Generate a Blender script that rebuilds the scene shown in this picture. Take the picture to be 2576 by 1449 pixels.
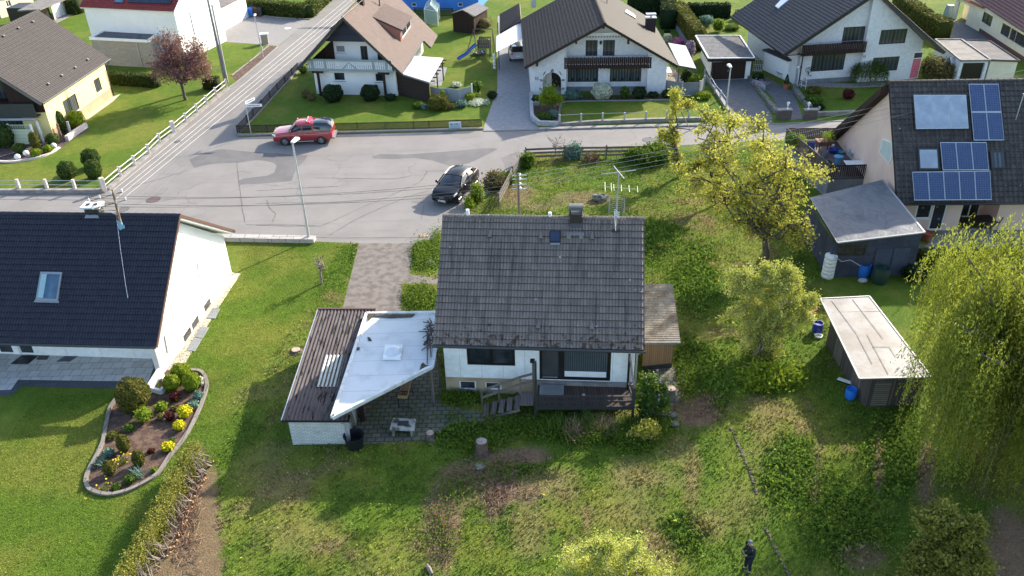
import bpy,math,random
import numpy as np
from mathutils import Vector
from mathutils.geometry import tessellate_polygon
for _o in list(bpy.data.objects):bpy.data.objects.remove(_o)
SC=bpy.context.scene
COL=SC.collection
rad=math.radians
FPX,TH,CH=2150.0,rad(31.5),26.5
RO=math.asin(100*math.tan(TH)/FPX)
_f=Vector((0,math.cos(TH),-math.sin(TH)))
_r=Vector((1,0,0));_u=Vector((0,math.sin(TH),math.cos(TH)))
_R=_r*math.cos(RO)-_u*math.sin(RO);_U=_u*math.cos(RO)+_r*math.sin(RO)
CAMP=Vector((0,0,CH))
cd=bpy.data.cameras.new('camera');cam=bpy.data.objects.new('camera',cd);COL.objects.link(cam)
from mathutils import Matrix
_m=Matrix(((_R.x,_U.x,-_f.x,0),(_R.y,_U.y,-_f.y,0),(_R.z,_U.z,-_f.z,CH),(0,0,0,1)))
cam.matrix_world=_m
cd.sensor_width=36;cd.lens=36*FPX/2576;cd.clip_end=3000;cd.clip_start=.5
SC.camera=cam
SUN_EL,SUN_AZ=rad(26.5),rad(43)
w=bpy.data.worlds.new('World');SC.world=w;w.use_nodes=True
nt=w.node_tree;bg=nt.nodes['Background']
sky=nt.nodes.new('ShaderNodeTexSky');sky.sky_type='NISHITA';sky.sun_disc=False
sky.sun_elevation=SUN_EL;sky.sun_rotation=SUN_AZ;sky.air_density=1.0;sky.dust_density=1.5
nt.links.new(sky.outputs[0],bg.inputs[0]);bg.inputs[1].default_value=.15
sl=bpy.data.lights.new('sun','SUN');sl.energy=3.9;sl.angle=rad(.6);sl.color=(1,.91,.76)
so=bpy.data.objects.new('sun',sl);COL.objects.link(so)
sdir=Vector((math.cos(SUN_EL)*math.sin(SUN_AZ),math.cos(SUN_EL)*math.cos(SUN_AZ),math.sin(SUN_EL)))
so.rotation_euler=sdir.to_track_quat('Z','Y').to_euler();so.location=(0,40,60)
SC.view_settings.view_transform='Standard';SC.view_settings.look='None'
SC.view_settings.exposure=1.5;SC.view_settings.gamma=1
def ray(x,y):return _f*FPX+_R*(x-1288)-_U*(y-724.5)
def at(x,y,z=0.0):
 d=ray(x,y);return CAMP+d*((z-CH)/d.z)
def pr(p):
 q=Vector(p)-CAMP;k=q.dot(_f);return(1288+FPX*q.dot(_R)/k,724.5-FPX*q.dot(_U)/k)
_OY=[0,362.6,725.1,1086.4]
def c(r,k,x,y):return(k*644+x*.2502,_OY[r]+y*.2502)
def ac(r,k,x,y,z=0.0):return at(*c(r,k,x,y),z)
def hit(x,y,P0,n):
 d=ray(x,y);return CAMP+d*((Vector(P0)-CAMP).dot(n)/d.dot(n))
def hgt(bx,by,ty):
 b=at(bx,by);lo,hi=0.,25.
 for _ in range(40):
  m=(lo+hi)/2
  if pr((b.x,b.y,m))[1]>ty:lo=m
  else:hi=m
 return lo
def lerp(a,b,t):return a+(b-a)*t
def V2(p):return Vector((p[0],p[1],0))
ORG={}
def tag(o,label=None,cat=None,group=None,kind=None):
 if label:o['label']=label
 if cat:o['category']=cat
 if group:o['group']=group
 if kind:o['kind']=kind
 return o
def root(name,label,cat,loc=(0,0,0),group=None):
 o=bpy.data.objects.new(name,None);COL.objects.link(o);o.empty_display_size=.3
 o.location=loc;ORG[o.name]=Vector(loc);return tag(o,label,cat,group)
def link(name,me,mat,parent,loc=None):
 o=bpy.data.objects.new(name,me);COL.objects.link(o)
 if mat:me.materials.append(mat)
 if parent:o.parent=parent;ORG[o.name]=ORG[parent.name]
 else:o.location=loc;ORG[o.name]=Vector(loc)
 return o
def copy_tree(o,parent=None):
 n=o.copy();COL.objects.link(n);n.parent=parent
 for ch in list(o.children):copy_tree(ch,n)
 return n
class MB:
 def __init__(s):s.v=[];s.f=[];s.uv=[]
 def poly(s,pts,uv=None):
  i=len(s.v);s.v+=[tuple(p)for p in pts];s.f.append(tuple(range(i,i+len(pts))));s.uv.append(uv);return s
 def hexa(s,b,t):
  i=len(s.v);n=len(b);s.v+=[tuple(p)for p in b]+[tuple(p)for p in t]
  s.f.append(tuple(range(i+n-1,i-1,-1)));s.f.append(tuple(range(i+n,i+2*n)))
  for k in range(n):s.f.append((i+k,i+(k+1)%n,i+n+(k+1)%n,i+n+k))
  s.uv+=[None]*(n+2);return s
 def box(s,p,a,b,cc):
  p,a,b,cc=map(Vector,(p,a,b,cc));return s.hexa([p,p+a,p+a+b,p+b],[p+cc,p+a+cc,p+a+b+cc,p+b+cc])
 def ob(s,ctr,dx,dy,dz,yaw=0):
  u=Vector((math.cos(yaw),math.sin(yaw),0));v=Vector((-math.sin(yaw),math.cos(yaw),0))
  return s.box(Vector(ctr)-u*dx/2-v*dy/2,u*dx,v*dy,(0,0,dz))
 def prism(s,pts,z0,z1):
  return s.hexa([(p[0],p[1],z0)for p in pts],[(p[0],p[1],z1)for p in pts])
 def slab(s,pts,ext):
  ext=Vector(ext);return s.hexa([Vector(p)for p in pts],[Vector(p)+ext for p in pts])
 def tube(s,pts,r,n=8,cap=True):
  pts=[Vector(p)for p in pts];rr=r if isinstance(r,(list,tuple))else[r]*len(pts)
  i0=len(s.v);pv=None
  for k,p in enumerate(pts):
   t=(pts[min(k+1,len(pts)-1)]-pts[max(k-1,0)])
   if t.length<1e-9:t=Vector((0,0,1))
   t.normalize()
   a=(Vector((0,0,1))if abs(t.z)<.9 else Vector((1,0,0)))if pv is None else pv
   a=(a-t*a.dot(t));a.normalize();pv=a;b=t.cross(a)
   for q in range(n):
    g=2*math.pi*q/n;s.v.append(tuple(p+(a*math.cos(g)+b*math.sin(g))*rr[k]))
  for k in range(len(pts)-1):
   for q in range(n):
    s.f.append((i0+k*n+q,i0+k*n+(q+1)%n,i0+(k+1)*n+(q+1)%n,i0+(k+1)*n+q));s.uv.append(None)
  if cap:
   s.f.append(tuple(i0+q for q in range(n))[::-1]);s.f.append(tuple(i0+(len(pts)-1)*n+q for q in range(n)));s.uv+=[None,None]
  return s
 def lathe(s,ctr,prof,n=20,cap=True):
  i0=len(s.v);cx,cy,cz=ctr
  for r,z in prof:
   for q in range(n):
    g=2*math.pi*q/n;s.v.append((cx+r*math.cos(g),cy+r*math.sin(g),cz+z))
  for k in range(len(prof)-1):
   for q in range(n):
    s.f.append((i0+k*n+q,i0+k*n+(q+1)%n,i0+(k+1)*n+(q+1)%n,i0+(k+1)*n+q));s.uv.append(None)
  if cap:
   s.f.append(tuple(i0+q for q in range(n))[::-1]);s.f.append(tuple(i0+(len(prof)-1)*n+q for q in range(n)));s.uv+=[None,None]
  return s
 def ball(s,ctr,rx,ry=None,rz=None,n=16,m=10):
  ry=rx if ry is None else ry;rz=rx if rz is None else rz;i0=len(s.v);cx,cy,cz=ctr
  for a in range(m+1):
   t=math.pi*a/m
   for q in range(n):
    g=2*math.pi*q/n;s.v.append((cx+rx*math.sin(t)*math.cos(g),cy+ry*math.sin(t)*math.sin(g),cz-rz*math.cos(t)))
  for a in range(m):
   for q in range(n):
    s.f.append((i0+a*n+q,i0+a*n+(q+1)%n,i0+(a+1)*n+(q+1)%n,i0+(a+1)*n+q));s.uv.append(None)
  return s
 def build(s,name,mat,parent=None,smooth=False,loc=None,bevel=0):
  org=ORG[parent.name]if parent else None
  if org is None:
   if loc is None:
    a=np.array(s.v);loc=(float(a[:,0].mean()),float(a[:,1].mean()),float(a[:,2].min()))
   org=Vector(loc)
  me=bpy.data.meshes.new(name)
  me.from_pydata([(p[0]-org.x,p[1]-org.y,p[2]-org.z)for p in s.v],[],s.f)
  uvl=me.uv_layers.new(name='UVMap')
  buf=np.zeros(len(me.loops)*2)
  k=0
  for fi,f in enumerate(s.f):
   u=s.uv[fi]
   if u is None:
    a,b,d=Vector(s.v[f[0]]),Vector(s.v[f[1]]),Vector(s.v[f[2]])
    n=(b-a).cross(d-a)
    if n.length<1e-12 and len(f)>3:n=(b-a).cross(Vector(s.v[f[3]])-a)
    if n.length>1e-12:n.normalize()
    if abs(n.z)>.8:u=[(s.v[q][0],s.v[q][1])for q in f]
    else:
     t=Vector((-n.y,n.x,0));t=t.normalized()if t.length>1e-6 else Vector((1,0,0))
     u=[(s.v[q][0]*t.x+s.v[q][1]*t.y,s.v[q][2])for q in f]
   for q in u:buf[k]=q[0];buf[k+1]=q[1];k+=2
  uvl.data.foreach_set('uv',buf)
  me.validate(clean_customdata=False)
  if smooth:
   me.polygons.foreach_set('use_smooth',[True]*len(me.polygons))
   try:me.set_sharp_from_angle(angle=rad(40))
   except Exception:pass
  o=link(name,me,mat,parent,org)
  if bevel:
   b=o.modifiers.new('bevel','BEVEL');b.width=bevel;b.segments=2;b.limit_method='ANGLE'
  return o
def struct(name,mb,mat):
 return tag(mb.build(name,mat,None,loc=(0,0,0)),kind='structure')
class NB:
 def __init__(s,name):
  s.m=bpy.data.materials.new(name);s.m.use_nodes=True;s.t=s.m.node_tree
  s.b=s.t.nodes['Principled BSDF'];s.out=s.t.nodes['Material Output']
 def n(s,ty,ins={},**pr_):
  x=s.t.nodes.new(ty)
  for k,v in pr_.items():setattr(x,k,v)
  for k,v in ins.items():s.set(x.inputs[k],v)
  return x
 def set(s,sock,v):
  if isinstance(v,bpy.types.NodeSocket):s.t.links.new(v,sock)
  elif isinstance(v,(tuple,list))and len(v)==3 and sock.type=='RGBA':sock.default_value=(*v,1)
  else:sock.default_value=v
 def math(s,op,a,b=0.0,cc=0.0):
  x=s.n('ShaderNodeMath',{0:a,1:b,2:cc},operation=op);return x.outputs[0]
 def coord(s,w='Object'):return s.n('ShaderNodeTexCoord').outputs[w]
 def map(s,v,sc=(1,1,1),loc=(0,0,0),rot=(0,0,0)):
  return s.n('ShaderNodeMapping',{'Vector':v,'Scale':sc,'Location':loc,'Rotation':rot}).outputs[0]
 def noise(s,v,sc,det=5,ro=.55,dist=0):return s.n('ShaderNodeTexNoise',{'Vector':v,'Scale':sc,'Detail':det,'Roughness':ro,'Distortion':dist}).outputs[0]
 def voro(s,v,sc,feat='F1',out=0,rnd=1.0):return s.n('ShaderNodeTexVoronoi',{'Vector':v,'Scale':sc,'Randomness':rnd},feature=feat).outputs[out]
 def wn(s,v):return s.n('ShaderNodeTexWhiteNoise',{'Vector':v}).outputs[0]
 def ss(s,v,a,b):
  return s.n('ShaderNodeMapRange',{'Value':v,'From Min':a,'From Max':b},interpolation_type='SMOOTHSTEP').outputs[0]
 def mr(s,v,a,b,d,e):return s.n('ShaderNodeMapRange',{'Value':v,'From Min':a,'From Max':b,'To Min':d,'To Max':e}).outputs[0]
 def mix(s,f,a,b,bt='MIX'):
  x=s.t.nodes.new('ShaderNodeMix');x.data_type='RGBA';x.blend_type=bt
  s.set(x.inputs[0],f);s.set(x.inputs[6],a);s.set(x.inputs[7],b);return x.outputs[2]
 def attr(s,n,out='Color'):return s.n('ShaderNodeAttribute',attribute_name=n).outputs[out]
 def sep(s,v):return s.n('ShaderNodeSeparateXYZ',{0:v}).outputs
 def comb(s,x,y,z=0.0):return s.n('ShaderNodeCombineXYZ',{0:x,1:y,2:z}).outputs[0]
 def bump(s,h,st=.5,d=.02):s.set(s.b.inputs['Normal'],s.n('ShaderNodeBump',{'Height':h,'Strength':st,'Distance':d}).outputs[0])
 def fin(s,colr,rough=.8,spec=.3,metal=0.0):
  s.set(s.b.inputs['Base Color'],colr);s.set(s.b.inputs['Roughness'],rough)
  s.set(s.b.inputs['Specular IOR Level'],spec);s.set(s.b.inputs['Metallic'],metal);return s.m
def mat(name,c1,c2=None,sc=1.2,rough=.8,bump=.0,bsc=25,spec=.3,metal=0.0,lo=.42,hi=.62,fine=.12):
 N=NB(name);v=N.coord()
 c2=c2 or tuple(x*.8 for x in c1)
 k=N.ss(N.noise(v,sc,7),lo,hi)
 colr=N.mix(k,c1,c2)
 if fine:
  fz=N.mr(N.noise(v,bsc,4),.3,.7,1-fine,1+fine)
  colr=N.mix(1.0,colr,N.comb(fz,fz,fz),'MULTIPLY')
 if bump:N.bump(N.noise(v,bsc,5),bump,.02)
 return N.fin(colr,rough,spec,metal)
def m_tile(name,c1,c2,tw=.3,th=.34,moss=0.0,lichen=0.0,streak=.3,soot=(.03,.03,.035),rough=.75,wcol=(.03,.028,.022),gap=.35,shade_lines=False):
 N=NB(name);uv=N.coord('UV');x,y,_=N.sep(uv)
 cell=N.comb(N.math('FLOOR',N.math('DIVIDE',x,tw)),N.math('FLOOR',N.math('DIVIDE',y,th)))
 r=N.wn(cell)
 colr=N.mix(r,c1,c2)
 fr=N.math('FRACT',N.math('DIVIDE',y,th));fx=N.math('FRACT',N.math('DIVIDE',x,tw/2 if shade_lines else tw))
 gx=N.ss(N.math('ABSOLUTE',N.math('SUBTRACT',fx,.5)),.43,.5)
 if shade_lines:gx=N.math('MAXIMUM',N.ss(N.math('ABSOLUTE',N.math('SUBTRACT',fx,.5)),.28,.5),N.math('MULTIPLY',N.ss(fr,.86,.97),1.3))  # half-tile grooves and course overlaps darkened in the colour, as painted relief shading
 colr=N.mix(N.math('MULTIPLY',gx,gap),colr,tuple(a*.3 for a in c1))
 st=N.ss(N.noise(N.map(uv,(2.2,.22,1)),1.6,6,.65),.45,.75)
 colr=N.mix(N.math('MULTIPLY',st,streak),colr,soot)
 fn=N.mr(N.noise(uv,14,6,.7),.3,.7,.72,1.3);colr=N.mix(1.0,colr,N.comb(fn,fn,fn),'MULTIPLY')
 if lichen:
  d=N.voro(uv,2.3);s2=N.wn(N.voro(uv,2.3,out=2))
  k=N.math('MULTIPLY',N.math('LESS_THAN',d,N.mr(s2,0.,lichen,.05,.15)),N.math('LESS_THAN',s2,lichen))
  colr=N.mix(k,colr,(.42,.43,.40))
 if moss:
  g=N.ss(N.math('ADD',N.noise(uv,3.2,8,.7),N.mr(y,0.,2.6,.12,-.16)),.60,.66)
  colr=N.mix(N.math('MULTIPLY',g,moss),colr,(.045,.028,.015))
 N.bump(N.math('ADD',N.noise(uv,30,4),N.math('MULTIPLY',fr,-.8)),.25,.01)
 return N.fin(colr,rough,.25)
def m_brick(name,c1,c2,mort,bw=.25,bh=.08,ms=.012,rough=.8,bumpd=.6,dirt=None):
 N=NB(name);uv=N.coord('UV')
 t=N.n('ShaderNodeTexBrick',{'Vector':uv,'Color1':c1,'Color2':c2,'Mortar':mort,'Scale':1.0,'Mortar Size':ms,'Brick Width':bw,'Row Height':bh,'Bias':0.0})
 fn=N.mr(N.noise(uv,3,7,.7),.3,.7,.85,1.1);colr=N.mix(1.0,t.outputs[0],N.comb(fn,fn,fn),'MULTIPLY')
 if dirt:colr=N.mix(N.math('MULTIPLY',N.ss(N.noise(uv,1.1,8,.7),.5,.72),dirt[3]),colr,dirt[:3])
 N.bump(N.math('SUBTRACT',1.0,t.outputs[1]),bumpd,.01)
 return N.fin(colr,rough,.25)
def m_plank(name,c1,c2,w=.14,along='v',gap=.06,rough=.8,streak=.5):
 N=NB(name);uv=N.coord('UV');x,y,_=N.sep(uv)
 a,b=(x,y)if along=='v'else(y,x)
 d=N.math('DIVIDE',a,w);r=N.wn(N.comb(N.math('FLOOR',d),7.3))
 g=N.math('GREATER_THAN',N.math('ABSOLUTE',N.math('SUBTRACT',N.math('FRACT',d),.5)),.5-gap)
 grain=N.noise(N.comb(N.math('MULTIPLY',a,30.),N.math('MULTIPLY',b,1.5),N.math('MULTIPLY',r,20.)),1.0,5)
 k=N.math('ADD',N.math('MULTIPLY',r,.6),N.math('MULTIPLY',N.math('SUBTRACT',grain,.3),streak))
 colr=N.mix(k,c1,c2);colr=N.mix(g,colr,tuple(q*.2 for q in c1))
 N.bump(N.math('SUBTRACT',grain,g),.4,.01)
 return N.fin(colr,rough,.2)
def m_leaf(name,cols,rough=.8,tr=.35,hue=0):
 N=NB(name);r=N.attr('rnd','Fac')
 rp=N.n('ShaderNodeValToRGB',{0:r});cr=rp.color_ramp
 while len(cr.elements)<len(cols):cr.elements.new(.5)
 for i,q in enumerate(cols):cr.elements[i].position=i/(len(cols)-1);cr.elements[i].color=(*q,1)
 N.fin(rp.outputs[0],rough,.12)
 tl=N.n('ShaderNodeBsdfTranslucent',{'Color':N.mix(.4,rp.outputs[0],(.25,.3,.03))})
 mx=N.n('ShaderNodeMixShader',{0:tr,1:N.b.outputs[0],2:tl.outputs[0]})
 N.t.links.new(mx.outputs[0],N.out.inputs[0]);return N.m
def m_glass(name,c1=(.015,.02,.025),c2=(.05,.06,.07),stripes=0,rough=.06,spec=.6):
 N=NB(name);v=N.coord('UV')
 if stripes:
  x=N.sep(v)[0];s_=N.math('SINE',N.math('MULTIPLY',x,stripes));k=N.math('MULTIPLY',N.ss(s_,-.6,.9),N.mr(N.noise(v,2.0,3),.3,.7,.5,1.0))
 else:k=N.ss(N.noise(v,1.1,3),.35,.7)
 return N.fin(N.mix(k,c1,c2),rough,spec)
def paint(name,c1,rough=.35,coat=.0,metal=0.0,spec=.5):
 N=NB(name);v=N.coord();f=N.mr(N.noise(v,2.5,5),.3,.7,.93,1.07)
 N.fin(N.mix(1.0,c1,N.comb(f,f,f),'MULTIPLY'),rough,spec,metal)
 N.b.inputs['Coat Weight'].default_value=coat;N.b.inputs['Coat Roughness'].default_value=.05
 return N.m
RS=np.random.RandomState(7)
def np_obj(name,Vt,F,mat,parent=None,rnd=None,colr=None,loc=(0,0,0)):
 """Vt (n,3) world verts, F (m,k) faces"""
 org=ORG[parent.name]if parent else Vector(loc)
 me=bpy.data.meshes.new(name);n,(m,k)=len(Vt),F.shape
 me.vertices.add(n);me.vertices.foreach_set('co',(Vt-np.array(org)).astype(np.float32).ravel())
 me.loops.add(m*k);me.loops.foreach_set('vertex_index',F.astype(np.int32).ravel())
 me.polygons.add(m);me.polygons.foreach_set('loop_start',(np.arange(m)*k).astype(np.int32))
 if rnd is not None:
  a=me.attributes.new('rnd','FLOAT','FACE');a.data.foreach_set('value',rnd.astype(np.float32))
 if colr is not None:
  dom='FACE'if len(colr)==m else 'POINT'
  a=me.attributes.new('col','FLOAT_COLOR',dom);cc=np.ones((len(colr),4),np.float32);cc[:,:3]=colr;a.data.foreach_set('color',cc.ravel())
 me.update();me.validate(clean_customdata=False)
 return link(name,me,mat,parent,org)
def card_arrays(Cn,size,nrm=None,jit=1.0,asp=.55,rs=RS):
 """diamond leaf cards; nrm = preferred normal"""
 n=len(Cn);a=rs.normal(size=(n,3))
 if nrm is not None:a=nrm+a*jit
 a/=np.linalg.norm(a,axis=1,keepdims=True)+1e-9
 b=rs.normal(size=(n,3));b-=a*(a*b).sum(1,keepdims=True);b/=np.linalg.norm(b,axis=1,keepdims=True)+1e-9
 d=np.cross(a,b);s=(np.ones(n)*size if np.isscalar(size)else size)[:,None]
 V_=np.stack([Cn-b*s,Cn+d*s*asp,Cn+b*s,Cn-d*s*asp],1).reshape(-1,3)
 return V_,np.arange(4*n).reshape(n,4)
def fbm(x,y,sc,seed,octv=4):
 r=np.random.RandomState(seed);out=0;amp=1;tot=0
 for o in range(octv):
  g=r.rand(64,64);u=x/sc*(2**o);v=y/sc*(2**o)
  iu=np.floor(u).astype(int);iv=np.floor(v).astype(int);fu=u-iu;fv=v-iv
  fu=fu*fu*(3-2*fu);fv=fv*fv*(3-2*fv)
  G=lambda a,b:g[a%64,b%64]
  out=out+amp*((G(iu,iv)*(1-fu)+G(iu+1,iv)*fu)*(1-fv)+(G(iu,iv+1)*(1-fu)+G(iu+1,iv+1)*fu)*fv)
  tot+=amp;amp*=.55
 return out/tot
def np_px(X,Y,Z=0.0):
 qx,qy,qz=X,Y,Z-CH
 k=qx*_f.x+qy*_f.y+qz*_f.z
 return 1288+FPX*(qx*_R.x+qy*_R.y+qz*_R.z)/k,724.5-FPX*(qx*_U.x+qy*_U.y+qz*_U.z)/k
def inpoly(x,y,P):
 ins=np.zeros(np.shape(x),bool);n=len(P)
 for i in range(n):
  x1,y1=P[i];x2,y2=P[(i+1)%n]
  if y1==y2:continue
  cnd=((y1>y)!=(y2>y))&(x<(x2-x1)*(y-y1)/(y2-y1)+x1);ins^=cnd
 return ins
class Wall:
 def __init__(s,A,B):
  s.A=V2(A);s.B=V2(B);s.d=(s.B-s.A);s.L=s.d.length;s.d.normalize();s.n=Vector((s.d.y,-s.d.x,0))
 def pt(s,a,z,o=0.0):return s.A+s.d*a+s.n*o+Vector((0,0,z))
 def pick(s,x,y,o=0.0):
  p=hit(x,y,s.A+s.n*o,s.n);return((p-s.A).dot(s.d),p.z)
 def rect(s,x0,y0,x1,y1,o=0.0):
  a,z1=s.pick(x0,y0,o);b,z0=s.pick(x1,y1,o);return(min(a,b),max(a,b),min(z0,z1),max(z0,z1))
 def crect(s,r,k,x0,y0,x1,y1,o=0.0):return s.rect(*c(r,k,x0,y0),*c(r,k,x1,y1),o)
 def off(s,o):return Wall(s.A+s.n*o,s.B+s.n*o)
def wbox(mb,W,s0,s1,z0,z1,o0,o1):
 return mb.hexa([W.pt(s0,z0,o0),W.pt(s0,z0,o1),W.pt(s1,z0,o1),W.pt(s1,z0,o0)],[W.pt(s0,z1,o0),W.pt(s0,z1,o1),W.pt(s1,z1,o1),W.pt(s1,z1,o0)])
def wface(mb,W,outline,holes=(),depth=.12,o=0.0):
 if not holes:
  for t in tessellate_polygon([[Vector((a,z,0))for a,z in outline]]):
   q=[Vector((*outline[i],0))for i in t]
   if(q[1]-q[0]).cross(q[2]-q[0]).z<0:q=q[::-1]
   mb.poly([W.pt(p.x,p.y,o)for p in q])
  return mb
 xs=sorted(set([round(p[0],5)for p in outline]+[round(h[i],5)for h in holes for i in(0,1)]))
 def span(x):
  zz=[];n=len(outline)
  for i in range(n):
   (x1,z1),(x2,z2)=outline[i],outline[(i+1)%n]
   if abs(x2-x1)<1e-9:continue
   t=(x-x1)/(x2-x1)
   if-1e-9<=t<=1+1e-9:zz.append(z1+(z2-z1)*t)
  return min(zz),max(zz)
 lo,hi=min(p[0]for p in outline),max(p[0]for p in outline)
 xs=[min(max(x,lo),hi)for x in xs if lo-1e-4<=x<=hi+1e-4]
 for xa,xb in zip(xs[:-1],xs[1:]):
  if xb-xa<1e-4:continue
  e=1e-5;la,ha=span(xa+e);lb,hb_=span(xb-e);xm=(xa+xb)/2
  hs=sorted([(h[2],h[3])for h in holes if h[0]<xm<h[1]]);ca,cb=la,lb
  for z0,z1 in hs:mb.poly([W.pt(xa,ca,o),W.pt(xb,cb,o),W.pt(xb,z0,o),W.pt(xa,z0,o)]);ca=cb=z1
  mb.poly([W.pt(xa,ca,o),W.pt(xb,cb,o),W.pt(xb,hb_,o),W.pt(xa,ha,o)])
 for(a,b,z0,z1)in holes:
  for(p,q)in(((a,z0),(b,z0)),((b,z0),(b,z1)),((b,z1),(a,z1)),((a,z1),(a,z0))):
   mb.poly([W.pt(*p,o),W.pt(*p,o-depth),W.pt(*q,o-depth),W.pt(*q,o)])
 return mb
def window(parent,W,r,fm,pm,nm=1,o=-.10,fw=.07,sill=None,name='window',pane='pane',hb=None,th=.05,splits=None):
 s0,s1,z0,z1=r;mb=MB()
 wbox(mb,W,s0,s1,z1-fw,z1,o,o+th);wbox(mb,W,s0,s1,z0,z0+fw,o,o+th)
 wbox(mb,W,s0,s0+fw,z0+fw,z1-fw,o,o+th);wbox(mb,W,s1-fw,s1,z0+fw,z1-fw,o,o+th)
 xs=splits if splits is not None else[s0+(s1-s0)*i/nm for i in range(1,nm)]
 for x in xs:wbox(mb,W,x-fw*.55,x+fw*.55,z0+fw,z1-fw,o,o+th)
 if hb:wbox(mb,W,s0+fw,s1-fw,hb-fw/2,hb+fw/2,o,o+th-.004)
 f=mb.build(name,fm,parent)
 wbox(MB(),W,0,0,0,0,0,0)
 m2=MB();wbox(m2,W,s0+.02,s1-.02,z0+.02,z1-.02,o+.005,o+.02);m2.build(pane,pm,f)
 if sill:
  m3=MB();wbox(m3,W,s0-.06,s1+.06,z0-.05,z0-.005,o,.07);m3.build('sill',sill,f)
 return f
def tile_plane(mb,E0,E1,R1,R0,tw=.3,th=.34,step=.03,wave=.018,sub=4,style='roll'):
 E0,E1,R1,R0=map(Vector,(E0,E1,R1,R0))
 n=(E1-E0).cross(R0-E0).normalized()
 if n.z<0:n=-n
 Lu=max((E1-E0).length,(R1-R0).length);Lv=((R0-E0).length+(R1-E1).length)/2
 nu=max(2,round(Lu/tw));nv=max(1,round(Lv/th));cu=nu*sub
 i0=len(mb.v)
 for j in range(nv):
  for e in(0,1):
   t=(j+e)/nv;a=lerp(E0,R0,t);b=lerp(E1,R1,t)
   for i in range(cu+1):
    u=i/cu;ph=(i%sub)/sub
    wv=wave*(math.sin(ph*2*math.pi*(2 if style=='roll'and sub>=6 else 1)))
    h=(step if e==0 else 0)+wv
    mb.v.append(tuple(lerp(a,b,u)+n*h))
 row=cu+1
 for j in range(nv):
  for i in range(cu):
   a=i0+(2*j)*row+i;q=(a,a+1,a+row+1,a+row)
   uu0=i/sub*tw;uu1=(i+1)/sub*tw;v0=j*th;v1=(j+1)*th-.001
   mb.f.append(q);mb.uv.append([(uu0,v0+.001),(uu1,v0+.001),(uu1,v1),(uu0,v1)])
   if j<nv-1:
    p=i0+(2*j+1)*row+i;q2=(p,p+1,p+row+1,p+row)
    mb.f.append(q2);mb.uv.append([(uu0,v1),(uu1,v1),(uu1,v1),(uu0,v1)])
 for i in range(cu):
  a=i0+i;p0=Vector(mb.v[a])-n*.07;p1=Vector(mb.v[a+1])-n*.07
  mb.poly([p0,p1,mb.v[a+1],mb.v[a]],[(0,0)]*4)
 return n
def under(mb,quad,t=.16):
 q=[Vector(p)for p in quad];n=(q[1]-q[0]).cross(q[3]-q[0]).normalized()
 if n.z<0:n=-n
 return mb.hexa([p-n*(t+.02)for p in q],[p-n*.02 for p in q])
def ridge(mb,A,B,r=.13,seg=.4):
 A,B=Vector(A),Vector(B);n=max(2,int((B-A).length/seg))
 for i in range(n):
  p=lerp(A,B,i/n);q=lerp(A,B,(i+1.12)/n)
  mb.tube([p+Vector((0,0,-r*.4)),q+Vector((0,0,-r*.4))],[r,r*.86],8)
def gutter(parent,A,B,mat_,r=.07,name='gutter'):
 return MB().tube([A,B],r,8).build(name,mat_,parent,smooth=True)
def np_core(ctr,rx,ry,rz,n=14,m=9,pw=1.0):
 V_,F=[],[]
 for a in range(m+1):
  t=math.pi*a/m
  for q in range(n):
   g=2*math.pi*q/n;V_.append((ctr[0]+rx*math.sin(t)*math.cos(g),ctr[1]+ry*math.sin(t)*math.sin(g),ctr[2]-rz*math.copysign(abs(math.cos(t))**pw,math.cos(t))))
 for a in range(m):
  for q in range(n):F.append((a*n+q,a*n+(q+1)%n,(a+1)*n+(q+1)%n,(a+1)*n+q))
 return np.array(V_,float),np.array(F)
def merge(parts):
 Vs,Fs,Rn,o=[],[],[],0
 for V_,F,r in parts:
  Vs.append(V_);Fs.append(F+o);Rn.append(np.ones(len(F))*r if np.isscalar(r)else r);o+=len(V_)
 return np.concatenate(Vs),np.concatenate(Fs),np.concatenate(Rn)
def topiary(label,px,py,topy,wpx,mt,n=900,leaf=.06,group=None,name='clipped_shrub',cat='shrub',loose=0.0,seed=1,shape=1.0,parts=False,rnd=(0.0,1.0)):
 """px,py = ground pixel of its foot centre; topy = pixel of its top; wpx = width in pixels"""
 b=at(px,py);sc=FPX/(b-CAMP).dot(_f);rx=wpx/sc/2
 b=b+Vector((0,rx*.55,0));h=max(.15,hgt(*pr(b),topy));rs=np.random.RandomState(seed+int(px)*7+int(py))
 u=rs.normal(size=(n,3));u/=np.linalg.norm(u,axis=1,keepdims=True)
 lump=1+.10*np.sin(u[:,0]*5+seed)*np.sin(u[:,1]*5+2)+.07*np.sin(u[:,2]*9+seed*2)
 k=lump*(1-loose*rs.rand(n))
 ctr=np.array([b.x,b.y,h/2])
 sz=np.sign(u[:,2])*np.abs(u[:,2])**(1/shape)
 C_=ctr+np.stack([u[:,0]*rx*k,u[:,1]*rx*k,sz*h/2*k],1)
 C_[:,2]=np.maximum(C_[:,2],.03)
 Vc,Fc=card_arrays(C_,leaf*(.6+.8*rs.rand(n)),u,.7,.6,rs)
 r=np.clip(rnd[0]+(rnd[1]-rnd[0])*rs.rand(n),0,1)
 core=np_core((b.x,b.y,h/2),rx*(.93-.4*loose),rx*(.93-.4*loose),h/2*(.95-.3*loose))
 V_,F,R_=merge([(Vc,Fc,r),(core[0],core[1],rnd[0])])
 V_[:,2]=np.maximum(V_[:,2],0.0)
 o=np_obj(name,V_,F,mt,None,R_,loc=(b.x,b.y,0));return tag(o,label,cat,group)
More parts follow.
